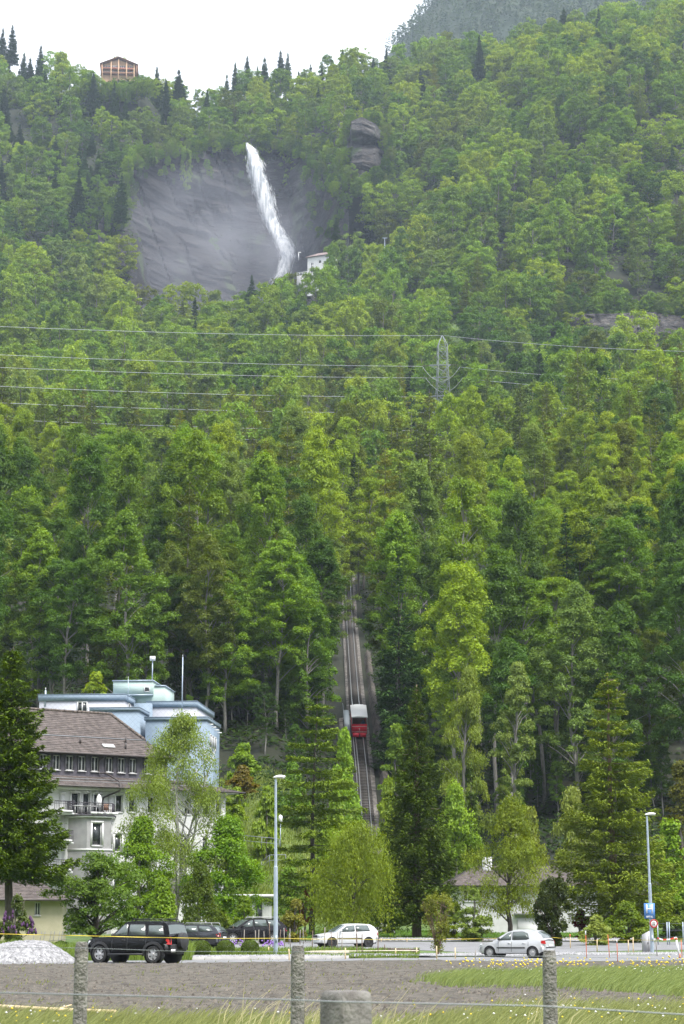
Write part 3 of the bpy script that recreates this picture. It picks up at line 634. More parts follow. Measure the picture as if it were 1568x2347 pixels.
def broadleaf(name, seed, H, R, base=.25, nc=60, nl=6000, leaf=.5, flat=.75, prof=(1., .45), cl=(.2, .36), droop=0., limbs=22, stems=1,
              bark='bark', split=False, tr=.016, lean=(.03, 0), up=.55, inner=.35, ragged=1.0, hang=0., shape=None, blunt=0.):
    rng = np.random.default_rng(seed); wood = MB()
    tp = wander(rng, H * .9, 9, .10, lean); tp[0, 2] -= .6
    trunks = [tp]; r0 = H * tr + .04
    wood.tube(tp, np.linspace(1, .16, 9) ** .9 * r0, 7)
    for s in range(stems - 1):
        a = rng.uniform(0, 2 * PI); k = rng.uniform(.14, .3)
        t2 = wander(rng, H * rng.uniform(.72, .9), 9, .10, (k * math.cos(a), k * math.sin(a))); t2[0, 2] -= .6
        wood.tube(t2, np.linspace(1, .16, 9) * r0 * .7, 6); trunks.append(t2)
    z = rng.random(nc) ** .9
    env = (np.sin(PI * np.clip(z * (.86 - blunt) + .12, 0, 1)) ** prof[0]) * (1 - prof[1] * z) / (1 - prof[1] * .45)
    if shape is not None: env = np.interp(z, *shape)
    ph = rng.uniform(0, 2 * PI, nc); rho = inner + (1 - inner) * np.sqrt(rng.random(nc))
    lop = 1 + ragged * (.16 * np.sin(2 * ph + seed) + .14 * np.sin(3 * ph + 7 * z + seed))
    cr = R * rng.uniform(cl[0], cl[1], nc)
    rad = np.maximum(R * env * lop * rho - cr * .6, 0)
    cz = H * base + z * (H * (1 - base)) - cr * .4
    tx = np.interp(cz, tp[:, 2], tp[:, 0]); ty = np.interp(cz, tp[:, 2], tp[:, 1])
    C = np.stack([tx + rad * np.cos(ph), ty + rad * np.sin(ph), cz], -1)
    w = cr ** 2; ci = rng.choice(nc, nl, p=w / w.sum())
    D = rng.normal(size=(nl, 3)); D /= np.linalg.norm(D, axis=1)[:, None]
    D[:, 2] = np.where(D[:, 2] < -.35, -D[:, 2] * .6, D[:, 2])
    rr = cr[ci] * (.35 + .65 * rng.random(nl) ** .45)
    # each cluster is a ragged spray: radius varies with direction
    rr *= 1 + .35 * np.sin(3.1 * D[:, 0] + ci) * np.sin(2.7 * D[:, 1] + 2.3 * ci)
    Pt = C[ci] + D * rr[:, None] * np.array([1, 1, flat])
    out = Pt - np.stack([tx[ci], ty[ci], np.zeros(nl)], -1); od = np.hypot(out[:, 0], out[:, 1])
    Pt[:, 2] -= droop * od ** 2 / R
    if hang: Pt[:, 2] -= hang * rng.random(nl) ** 2 * np.clip(od / R, .2, 1)
    Nn = D * .55 + np.array([0, 0, up]) + rng.normal(0, .45, (nl, 3))
    S = leaf * rng.uniform(.6, 1.25, nl)
    T = None
    if hang: T = np.c_[rng.normal(0, .35, nl), rng.normal(0, .35, nl), -np.ones(nl)]
    LV = leaf_quads(Pt, Nn, S, rng, .6 if not hang else .4, T)
    tone = rng.normal(.5, .14, nc)
    att = np.clip(tone[ci] + rng.normal(0, .16, nl), 0, 1)
    for q in rng.permutation(nc)[:limbs]:
        t = trunks[q % len(trunks)]; zb = np.clip(C[q, 2] - .45 * rad[q] - .05 * H, H * base * .6, H * .84)
        b = np.array([np.interp(zb, t[:, 2], t[:, 0]), np.interp(zb, t[:, 2], t[:, 1]), zb])
        e = C[q]; mid = (b + e) / 2 + np.array([0, 0, .10 * rad[q]]) + rng.normal(0, .03 * R, 3)
        rb = r0 * (.42 - .26 * zb / H)
        wood.tube([b, b * .6 + mid * .4 + 0, mid, e], rb * np.array([1, .8, .55, .2]), 4, caps=False)
    return finish(name, LV, att, wood, M['leaf'], M[bark], split)
def conifer(name, seed, H, R, base=.06, nb=150, nt=7000, tuft=.5, droop=.2, tipup=.15, hang=.25, asp=.34, power=.85, bark='bark_dark', split=False, tr=.015,
            lean=(0, 0), rag=.5, rise=0., wide=.3, whorl=0, wind=0., top=0.0, mat_='needle'):
    rng = np.random.default_rng(seed); wood = MB()
    tp = wander(rng, H, 10, .025, lean); tp[0, 2] -= .6
    wood.tube(tp, np.linspace(1, .06, 10) * (H * tr + .03), 7)
    t = np.sort(np.r_[1 - (1 - rng.random(nb)) ** .82, rng.uniform(.88, .998, nb // 8)]); nb = len(t)
    if whorl: t = np.round(t * whorl) / whorl + rng.normal(0, .006, nb); t = np.clip(t, 0, .995)
    z0 = H * (base + t * (1 - base)); az = np.arange(nb) * 2.39996 + rng.normal(0, .4, nb)
    L = R * ((1 - t) ** power * (1 - top) + top * (1 - t) ** .3) * (1 - rag + rag * rng.random(nb) * 1.6) + .015 * H * (1 - .6 * t)
    L *= 1 + wind * np.cos(az)
    tx = np.interp(z0, tp[:, 2], tp[:, 0]); ty = np.interp(z0, tp[:, 2], tp[:, 1])
    w = L ** 1.15; bi = rng.choice(nb, nt, p=w / w.sum())
    s = .06 + .94 * rng.random(nt) ** .7
    side = rng.normal(0, 1, nt) * wide * (1.08 - s) * L[bi]
    def path(b, s):
        return L[b] * (rise * s - droop * np.sin(np.clip(s, 0, 1) * PI * .5) * 1.0 + tipup * s ** 3)
    ca, sa = np.cos(az[bi]), np.sin(az[bi])
    hd = s * L[bi]
    Pt = np.stack([tx[bi] + hd * ca - side * sa, ty[bi] + hd * sa + side * ca, z0[bi] + path(bi, s)], -1)
    hz_ = rng.random(nt) ** 1.5 * hang * np.clip(L[bi] / R, .25, 1) * (R / 3.2); Pt[:, 2] -= hz_
    sg = np.sign(side)
    T = np.stack([ca * .8 - sa * .6 * sg, sa * .8 + ca * .6 * sg, -.25 - 1.2 * hz_ / (hang * R / 3.2 + 1e-6) * (hang > .02)], -1) + rng.normal(0, .25, (nt, 3))
    Nn = np.stack([rng.normal(0, .5, nt), rng.normal(0, .5, nt), np.ones(nt)], -1)
    S = tuft * rng.uniform(.55, 1.2, nt) * (.6 + .4 * np.clip(L[bi] / R * 1.6, 0, 1))
    LV = leaf_quads(Pt, Nn, S, rng, asp, T)
    tone = rng.normal(.45, .15, nb)
    att = np.clip(tone[bi] * .6 + .38 * s + rng.normal(0, .12, nt) - .1, 0, 1)   # young growth towards the branch tips
    for q in range(0, nb, 1 if nb < 130 else 2):
        ss = np.array([0, .35, .75]); pq = np.stack([tx[q] + ss * L[q] * math.cos(az[q]), ty[q] + ss * L[q] * math.sin(az[q]), z0[q] + np.array([path(q, k) for k in ss])], -1)
        wood.tube(pq, (H * tr * .16 + .012) * np.array([1, .7, .3]) * (1 - .5 * t[q]), 3, caps=False)
    return finish(name, LV, att, wood, M[mat_], M[bark], split)

TINT_GAIN = np.array([1.44, 1.52, .62])
PROTO = {}
for i in range(7):      # far beeches and maples: broad crowns
    PROTO['beech', i] = broadleaf('beech', 100 + i, 21, 8.8, .05, 150, 13500, .34, .80, (.7, .2), (.11, .22), limbs=22, bark='bark', tr=.011, inner=.5, blunt=.20)
for i in range(5):      # far ashes: taller, looser
    PROTO['ash', i] = broadleaf('ash', 130 + i, 25, 6.2, .12, 100, 10000, .33, 1.05, (.65, .25), (.13, .26), limbs=26, bark='bark', tr=.010, inner=.4, ragged=1.4, blunt=.14)
for i in range(4):
    PROTO['larch', i] = conifer('larch', 150 + i, 27, 5.2, .12, 110, 8000, .48, .16, .14, .55, .30, .7, bark='bark', rag=.55, wide=.32, tr=.010, top=.25)
for i in range(4):
    PROTO['spruce', i] = conifer('spruce', 160 + i, 27, 5.2, .02, 190, 6500, .78, .28, .16, .5, .36, .85, bark='bark_dark', rag=.35, wide=.34, tr=.010)
for i in range(5):      # nearer wood, trunk and crown kept apart
    PROTO['beech_near', i] = broadleaf('beech_near', 200 + i, 27, 4.9, .34, 150, 36000, .15, .85, (.65, .35), (.12, .25), limbs=34, bark='bark_grey', split=True, tr=.009, inner=.4, ragged=1.3, blunt=.12)
for i in range(5):
    PROTO['ash_near', i] = broadleaf('ash_near', 220 + i, 28.5, 3.9, .42, 110, 29000, .15, 1.05, (.6, .35), (.15, .30), limbs=34, bark='bark_grey', split=True, tr=.008, inner=.35, ragged=1.6, blunt=.10)
for i in range(3):
    PROTO['larch_near', i] = conifer('larch_near', 240 + i, 27, 4.2, .20, 130, 18000, .26, .14, .12, .5, .28, .7, bark='bark', rag=.6, wide=.32, tr=.009, top=.25, split=True)
for i in range(3):
    PROTO['spruce_near', i] = conifer('spruce_near', 250 + i, 26, 3.9, .05, 200, 17000, .32, .28, .18, .5, .34, .85, bark='bark_dark', rag=.35, wide=.34, tr=.009, split=True)
for i in range(5):
    PROTO['maple', i] = broadleaf('maple', 180 + i, 21, 7.2, .05, 130, 12000, .34, .95, (.65, .3), (.11, .22), limbs=20, bark='bark_grey', tr=.011, inner=.55, ragged=1.2, blunt=.16)
for i in range(4):
    PROTO['maple_near', i] = broadleaf('maple_near', 280 + i, 25, 4.7, .22, 140, 36000, .15, .95, (.6, .4), (.12, .24), limbs=30, bark='bark_grey', split=True, tr=.009, inner=.4, ragged=1.2)
NPR = {}
for k, i in PROTO: NPR[k] = NPR.get(k, 0) + 1

TINT = {'bright yellow-green': (.155, .205, .034), 'fresh light green': (.115, .178, .034), 'mid green': (.080, .138, .030), 'deep green': (.052, .098, .027), 'grey-green': (.105, .145, .062),
        'olive green': (.105, .125, .028), 'dull olive': (.078, .098, .024), 'yellow-olive': (.145, .155, .030), 'blackish green': (.022, .042, .018), 'dark green': (.032, .060, .020),
        'coppery': (.19, .125, .085), 'brown-tinged': (.12, .105, .05), 'blue-green': (.035, .066, .034)}
def zone(u, v):
    Z = [((0, 230), (0, 175), 'on the far left skyline'), ((0, 330), (175, 330), 'on the left ridge below the chalet'), ((330, 560), (0, 330), 'on the ridge between chalet and waterfall'),
         ((560, 700), (0, 330), 'on the ridge above the waterfall'), ((700, 960), (0, 300), 'on the ridge right of the waterfall'), ((960, 1250), (0, 260), 'on the ridge under the hazy mountain'),
         ((1250, 1700), (0, 260), 'on the upper right ridge'), ((-200, 140), (330, 560), 'in the dark left wood beside the cliff'), ((140, 330), (330, 560), 'just left of the rock wall'),
         ((330, 680), (300, 560), 'clinging to the top of the rock wall'), ((680, 960), (300, 540), 'around the jutting rock head'), ((960, 1200), (260, 560), 'on the hillside right of the waterfall'),
         ((1200, 1420), (260, 560), 'high on the right hillside'), ((1420, 1700), (260, 560), 'at the upper right edge'), ((-200, 220), (560, 760), 'on the left shelf below the cliff'),
         ((220, 480), (560, 760), 'below the misty foot of the rock wall'), ((480, 690), (560, 760), 'before the foot of the waterfall'), ((690, 900), (540, 760), 'beside the white station house'),
         ((900, 1060), (540, 760), 'right of the white station house'), ((1060, 1300), (560, 760), 'on the hillside above the pylon'), ((1300, 1700), (560, 760), 'around the grey rock band'),
         ((-200, 260), (760, 1010), 'behind the leftmost power lines'), ((260, 520), (760, 1010), 'behind the wires left of centre'), ((520, 780), (760, 1010), 'behind the wires at the centre'),
         ((780, 960), (760, 1010), 'just left of the pylon'), ((960, 1120), (760, 1010), 'at the foot of the pylon'), ((1120, 1340), (760, 1010), 'right of the pylon'), ((1340, 1700), (760, 1010), 'under the right-hand power lines'),
         ((-200, 200), (1010, 1250), 'mid-slope at the left edge'), ((200, 420), (1010, 1250), 'mid-slope left of centre'), ((420, 620), (1010, 1250), 'around the lone mid-slope spruce'),
         ((620, 830), (1010, 1250), 'mid-slope above the track'), ((830, 1040), (1010, 1250), 'right of the top of the track'), ((1040, 1300), (1010, 1250), 'in the bright wood right of centre'), ((1300, 1700), (1010, 1250), 'mid-slope at the right edge'),
         ((-200, 200), (1250, 1480), 'above the hotel at the left edge'), ((200, 420), (1250, 1480), 'above the blue building'), ((420, 620), (1250, 1480), 'between blue building and track'), ((620, 810), (1250, 1480), 'directly left of the track'),
         ((810, 1000), (1250, 1480), 'directly right of the track'), ((1000, 1220), (1250, 1480), 'around the copper-leaved tree'), ((1220, 1420), (1250, 1480), 'among the bare right-hand trunks'), ((1420, 1700), (1250, 1480), 'in the shady wood at the right edge'),
         ((-200, 420), (1480, 2400), 'just behind the hospital roofs'), ((420, 700), (1480, 2400), 'right of the blue building'), ((700, 830), (1480, 2400), 'left of the red rail car'), ((830, 1050), (1480, 2400), 'right of the red rail car'),
         ((1050, 1300), (1480, 2400), 'behind the white trunks'), ((1300, 1700), (1480, 2400), 'behind the large larch')]
    for (a, b, ph) in Z:
        if a[0] <= u < a[1] and b[0] <= v < b[1]: return ph
    return 'on the wooded slope'
NAME = {'alder': ('alder_tree', 'alder'), 'bush': ('hazel_bush', 'bush'), 'maple': ('maple_tree', 'maple'), 'beech': ('beech_tree', 'beech'), 'ash': ('ash_tree', 'ash'), 'larch': ('larch_tree', 'larch'), 'spruce': ('spruce_tree', 'spruce')}
FOREST = []          # (kind, x, y, z, scale, scale_z, rot, tint name, variant, crown u, crown v, ru, rv)
def plant(kind, x, Y, sc, tint, rng, z=None, near=None, var=None, sz=1.0):
    z = hz(x, Y) if z is None else z
    near = Y < 470 if near is None else near
    shape = {'bush': 'beech', 'alder': 'ash'}.get(kind, kind); key = shape + '_near' if near else shape; kind0, kind = kind, shape
    if var is None: var = int(rng.integers(NPR[key]))
    H = {'maple': 21 if not near else 25, 'beech': 21 if not near else 27, 'ash': 25 if not near else 28.5, 'larch': 27, 'spruce': 27}[kind] * sc * sz; b0 = .35 if near and kind in ('beech', 'ash', 'maple') else .1
    R = {'maple': 7.6, 'beech': 8.8, 'ash': 6.4, 'larch': 4.4, 'spruce': 3.6}[kind] * sc * (.68 if near and kind in ('beech', 'ash', 'maple') else 1)
    u0, v0 = UV(x, Y, z + H * b0); u1, v1 = UV(x, Y, z + H)
    FOREST.append([key, x, Y, z, sc, sz, rng.uniform(0, 6.28), tint, var, (u0 + u1) / 2, (v0 + v1) / 2, R / Y * FPX, (v0 - v1) / 2, kind0])
def track_u(Y): 
    x = np.interp(Y, TRK[:, 1], TRK[:, 0]); z = np.interp(Y, TRK[:, 1], TRK[:, 2]); return UV(x, Y, z)[0]
def grow():
    rng = np.random.default_rng(1)
    Y = 252.0
    while Y < 1440:
        sp = np.interp(Y, [250, 320, 470, 700, 1100, 1440], [6.6, 7.8, 10.2, 14.0, 16.8, 16.0])
        us0, us1 = (-150, 1720) if Y < 450 else (-70, 1640)
        x = (us0 - 784) / FPX * Y + rng.random() * sp
        while x < (us1 - 784) / FPX * Y:
            xx = x + rng.normal(0, sp * .28); yy = Y + rng.normal(0, sp * .3); x += sp * rng.uniform(.85, 1.2)
            u = 784 + xx / yy * FPX * .99
            z = hz(xx, yy); ug, vg = UV(xx, yy, z); ut, vt = UV(xx, yy, z + 24)
            # open places
            if yy < 262 and ug < 700: continue
            if yy < 268 and 700 <= ug < 1010: continue
            if yy < 475:
                rad = 5.0 / yy * FPX
                if 789 - rad * .42 < ug < 846 + rad * .25 and yy < 384: continue
            cl = np.interp(ug, [225, 260, 300, 400, 520, 570, 640, 700, 750, 800], [1165, 1185, 1215, 1250, 1272, 1282, 1285, 1250, 1190, 1140]) + 10
            if 262 < ug < 300 and 1110 < yy < 1165: continue
            if 300 <= ug < 796 and 1110 < yy < cl: continue
            if 1090 < yy < 1215 and 780 <= ug < 845: continue
            if np.hypot((ug - 1045) / 34, (yy - 872) / 50) < 1 or np.hypot((ug - 400) / 36, (yy - 822) / 40) < 1: continue
            if 1015 < yy < 1085 and ug < 900 and ug > 670 and vt < 670: continue          # keeps the station house in view
            if 1240 < yy < 1400 and 195 < ug < 356 and (vt < 182 or yy > 1318): continue                               # the chalet's terrace
            if 848 < yy < 896 and 1290 < ug < 1590: continue         # rock band
            if 835 < yy < 885 and 1245 < ug < 1300: continue
            if 780 < yy < 815 and 480 < ug < 560: continue
            if 540 < yy < 702 and abs(ut - 1016) < 46 and vt < 968: continue                # keeps the pylon clear
            if 690 < yy < 896 and 1296 < ut < 1568 and vt < 800 and rng.random() < .8: continue
            q = rng.random()
            # kinds by place
            if yy < 330: ks, pr = ['beech', 'ash', 'larch', 'spruce'], [.46, .42, .08, .04]
            elif yy < 470: ks, pr = ['beech', 'ash', 'larch', 'spruce'], [.42, .36, .18 if ug < 700 else .08, .04]
            elif yy < 760: ks, pr = ['beech', 'ash', 'larch', 'spruce'], [.30, .34, .32, .04]
            elif yy < 1120: ks, pr = ['beech', 'ash', 'larch', 'spruce'], [.62, .28, .07, .03]
            elif ug < 330: ks, pr = ['beech', 'ash', 'larch', 'spruce'], [.40, .16, .02, .42]
            elif yy > 1300 and ug < 1000: ks, pr = ['beech', 'ash', 'larch', 'spruce'], [.52, .14, .02, .32]
            else: ks, pr = ['beech', 'ash', 'larch', 'spruce'], [.72, .16, .02, .10]
            pr = np.array(pr); kind = ks[int(rng.choice(4, p=pr / pr.sum()))]
            if kind == 'beech' and rng.random() < .42: kind = 'maple'
            if kind == 'ash' and rng.random() < .4: kind = 'alder'  # some of the ashes split off under another name, same ash model
            sc = rng.uniform(.66, 1.16)
            if yy > 600 and kind in ('beech', 'ash', 'maple'): sc *= np.interp(yy, [600, 900], [1.14, 1.34])
            patch = float(fbm(xx / 90, yy / 120, 61))
            if kind == 'spruce': tint = ['dark green', 'blackish green', 'blue-green'][int(rng.integers(3))]
            elif kind == 'larch': tint = ['olive green', 'dull olive', 'yellow-olive'][int(rng.choice(3, p=[.5, .3, .2]))]
            else:
                names = ['bright yellow-green', 'fresh light green', 'mid green', 'deep green', 'grey-green', 'dull olive', 'brown-tinged']
                p = np.array([.20 + .4 * max(patch, 0), .32, .22, .09 + .25 * max(-patch, 0), .12, .05, .003])
                if 330 < yy < 700: p[0] += .40
                if yy < 330: p[3] += .25; p[0] *= .5
                tint = names[int(rng.choice(7, p=p / p.sum()))]
            plant(kind, xx, yy, sc, tint, rng, z=z, sz=rng.uniform(.92, 1.28) if kind in ('ash', 'alder', 'larch') else rng.uniform(.82, 1.12))
        Y += sp * .92
    # trees the photograph shows one by one: kind, u, top row, bottom row of crown, depth, tint
    for kind, u, vt, Y, tint, wide in [('spruce', 578, 945, 560, 'blackish green', 1.0), ('spruce', 1097, 78, 1290, 'blackish green', .85), ('spruce', 1291, 18, 1395, 'dark green', 1.5), ('spruce', 772, 497, 1095, 'dark green', 1.1),
                                  ('spruce', 577, 628, 1080, 'dark green', .95), ('spruce', 215, 165, 1290, 'blackish green', 1.1), ('spruce', 410, 155, 1345, 'blackish green', 1.05), ('spruce', 540, 140, 1385, 'dark green', .9),
                                  ('spruce', 567, 125, 1385, 'blackish green', .95), ('spruce', 606, 128, 1390, 'dark green', 1.0), ('spruce', 644, 112, 1395, 'blackish green', .95), ('spruce', 660, 118, 1392, 'dark green', .8), ('spruce', 475, 205, 1340, 'dark green', .9),
                                  ('spruce', 137, 112, 1395, 'blackish green', .9), ('spruce', 990, 92, 1385, 'blackish green', .8), ('spruce', 886, 108, 1390, 'blackish green', .8), ('spruce', 1488, 935, 690, 'dark green', 1.0), ('spruce', 1240, 550, 985, 'dark green', .8),
                                  ('spruce', 520, 165, 1362, 'dark green', .75), ('spruce', 8, 62, 1420, 'blackish green', .9), ('spruce', 30, 55, 1425, 'blackish green', 1.0), ('spruce', 95, 100, 1410, 'blackish green', 1.0), ('spruce', 590, 148, 1380, 'dark green', .8),
                                  ('ash', 1105, 1315, 330, 'coppery', .95), ('ash', 402, 1082, 475, 'coppery', .8), ('beech', 715, 190, 1345, 'bright yellow-green', 1.0), ('beech', 595, 185, 1335, 'bright yellow-green', 1.0),
                                  ('beech', 700, 250, 1325, 'fresh light green', .9), ('larch', 395, 880, 640, 'dull olive', 1.0), ('larch', 1190, 850, 700, 'dull olive', .9), ('larch', 1130, 865, 690, 'olive green', .9), ('larch', 1290, 862, 700, 'olive green', .9),
                                  ('larch', 250, 1040, 480, 'dull olive', 1.0), ('larch', 700, 870, 720, 'dull olive', 1.0), ('larch', 1030, 905, 665, 'olive green', .8), ('beech', 1112, 965, 610, 'bright yellow-green', .95), ('beech', 430, 335, 1262, 'fresh light green', .6),
                                  ('spruce', 280, 395, 1180, 'dark green', .9), ('spruce', 180, 385, 1190, 'blackish green', .9), ('spruce', 60, 400, 1180, 'blackish green', .9), ('spruce', 120, 330, 1230, 'dark green', .9)]:
        xx = P(u, 1000, Y)[0]; z = hz(xx, Y); zt = P(u, vt, Y)[2]; xx = P(u, vt, Y)[0]
        nr_ = Y < 470; Hp = {'maple': 25 if nr_ else 21, 'beech': 27 if nr_ else 21, 'ash': 28.5 if nr_ else 25, 'larch': 27, 'spruce': 27}[kind]
        h = zt - z; h = max(h, 9)
        if h > 34: z = zt - 30; h = 30.
        sc = wide * (1.12 if kind == 'spruce' else .95); plant(kind, xx, Y, sc, tint, rng, z=zt - h, sz=h / Hp / sc)
    for u, vt in ((752, 600), (760, 578), (736, 642), (746, 626), (722, 650), (704, 660), (690, 655), (712, 652), (742, 604), (765, 568), (795, 556), (825, 548), (858, 552), (888, 562), (920, 556), (960, 566), (1000, 590), (668, 648), (650, 660)):
        p = P(u, vt, 1046 + rng.uniform(-8, 8)); zz = hz(p[0], p[1]); h = max(p[2] - zz, 10)
        plant('ash' if rng.random() < .5 else 'maple', p[0], p[1], .62 if u < 765 else .95, ['mid green', 'fresh light green', 'deep green'][int(rng.integers(3))], rng, z=p[2] - h, sz=h / 23.5 / (.62 if u < 765 else .95))
    for q in range(46):      # dark wood left of the rock wall
        Y = rng.uniform(1120, 1262); u = rng.uniform(110, np.interp(Y, [1120, 1200, 1262], [236, 282, 312])); p = P(u, 500, Y); x = (u - 784) / FPX * Y * 1.05
        if UV(x, Y, hz(x, Y))[0] > np.interp(Y, [1120, 1200, 1262], [250, 292, 318]): continue
        kd = ['spruce', 'spruce', 'beech', 'ash', 'maple'][int(rng.integers(5))]
        plant(kd, x, Y, rng.uniform(.7, 1.0), {'spruce': 'dark green'}.get(kd, ['mid green', 'deep green', 'fresh light green'][int(rng.integers(3))]), rng)
    for u0, u1, v0, v1, Y, n, s0, s1 in ((796, 884, 262, 290, 1206, 16, .25, .5), (782, 802, 290, 420, 1190, 14, .25, .5), (872, 900, 290, 420, 1196, 14, .3, .55), (800, 885, 405, 440, 1174, 18, .3, .6), (1285, 1580, 700, 728, 904, 40, .3, .6), (1290, 1580, 788, 822, 872, 24, .3, .55), (1310, 1420, 740, 770, 884, 4, .15, .25), (1240, 1256, 780, 850, 872, 8, .3, .5), (1292, 1304, 800, 850, 870, 6, .3, .5), (480, 560, 900, 915, 803, 14, .2, .4)):
        for q in range(n):
            p = P(rng.uniform(u0, u1), rng.uniform(v0, v1), Y + rng.uniform(-4, 6)); plant('bush', p[0], p[1], rng.uniform(s0, s1), ['fresh light green', 'mid green', 'deep green', 'grey-green'][int(rng.integers(4))], rng, z=p[2] - 4, near=False)
    for q in range(26):      # low trees on the knoll under the chalet
        u = 196 + q * 6.2; p = P(u, 179 + rng.uniform(0, 9) + (6 if 232 < u < 310 else -6), 1308 + rng.uniform(-10, 6)); plant(['maple', 'beech', 'ash'][q % 3], p[0], p[1], .62, ['fresh light green', 'mid green', 'bright yellow-green'][int(rng.integers(3))], rng, z=p[2] - 13.5, near=False)
    for q in range(14):
        u = rng.uniform(665, 800); p = P(u, rng.uniform(215, 330), 1292 + rng.uniform(-30, 20)); plant(['maple', 'beech'][q % 2], p[0], p[1], .8, ['fresh light green', 'mid green', 'bright yellow-green'][int(rng.integers(3))], rng, z=p[2] - 17, near=False)
    # shrubs hugging the cliff and the gorge rim
    for q in range(120):
        u = rng.uniform(250, 800); vt = np.interp(u, [225, 260, 300, 400, 520, 570, 640, 700, 750, 800], [520, 470, 375, 345, 332, 322, 330, 362, 420, 470])
        Y = np.interp(u, [225, 260, 300, 400, 520, 570, 640, 700, 750, 800], [1165, 1185, 1215, 1250, 1272, 1282, 1285, 1250, 1190, 1140]) + rng.uniform(4, 16)
        if 552 < u < 585 or 796 < u: continue
        p = P(u, vt + rng.uniform(-8, 6), Y)
        plant('bush', p[0], Y, rng.uniform(.22, .5), ['fresh light green', 'mid green', 'deep green', 'grey-green'][int(rng.integers(4))], rng, z=p[2] - rng.uniform(1, 4), near=False)
    for q in range(60):      # ledges of the right-hand buttress and a few on the wall
        u = rng.uniform(690, 800); v = rng.uniform(340, 540)
        if v > 560 - (u - 680) * .6 + 30 or (u < 700 and v > 430): continue
        p = P(u, v, np.interp(u, [640, 700, 750, 800], [1285, 1250, 1190, 1140]) - 5)
        plant('bush', p[0], p[1], rng.uniform(.14, .3), ['mid green', 'deep green', 'fresh light green'][int(rng.integers(3))], rng, z=p[2] - 2, near=False)
    for q in range(60):      # ragged green fringe on the left part of the rock wall
        u = 246 + 330 * rng.random() ** 2.2; vt = np.interp(u, [245, 300, 400, 520, 570], [480, 380, 348, 334, 326]); v = vt + rng.exponential(26) + 6
        Y = np.interp(u, [225, 260, 300, 400, 520, 570], [1165, 1185, 1215, 1250, 1272, 1282]) - 3
        if v > 620 or u > 556: continue
        p = P(u, v, Y); plant('bush', p[0], Y, rng.uniform(.12, .34), ['mid green', 'deep green', 'fresh light green', 'dark green'][int(rng.integers(4))], rng, z=p[2] - 2, near=False)
    # under-storey along the wood edge
    for q in range(240):
        u = rng.uniform(-40, 1600) if q < 130 else rng.uniform(470, 1020); Y = rng.uniform(252, 300) if q < 150 else rng.uniform(250, 400); xx = PX(u, Y, 20)
        ug = UV(xx, Y, hz(xx, Y))[0]
        xt_ = track_u(Y); m_ = 5.5 / Y * FPX
        if -m_ < ug - xt_ < m_ * .75 or (778 < ug < 862 and Y < 330) or (Y < 262 and ug < 520): continue
        plant('bush', xx, Y, rng.uniform(.18, .36), ['deep green', 'mid green', 'dark green'][int(rng.integers(3))], rng, near=True)

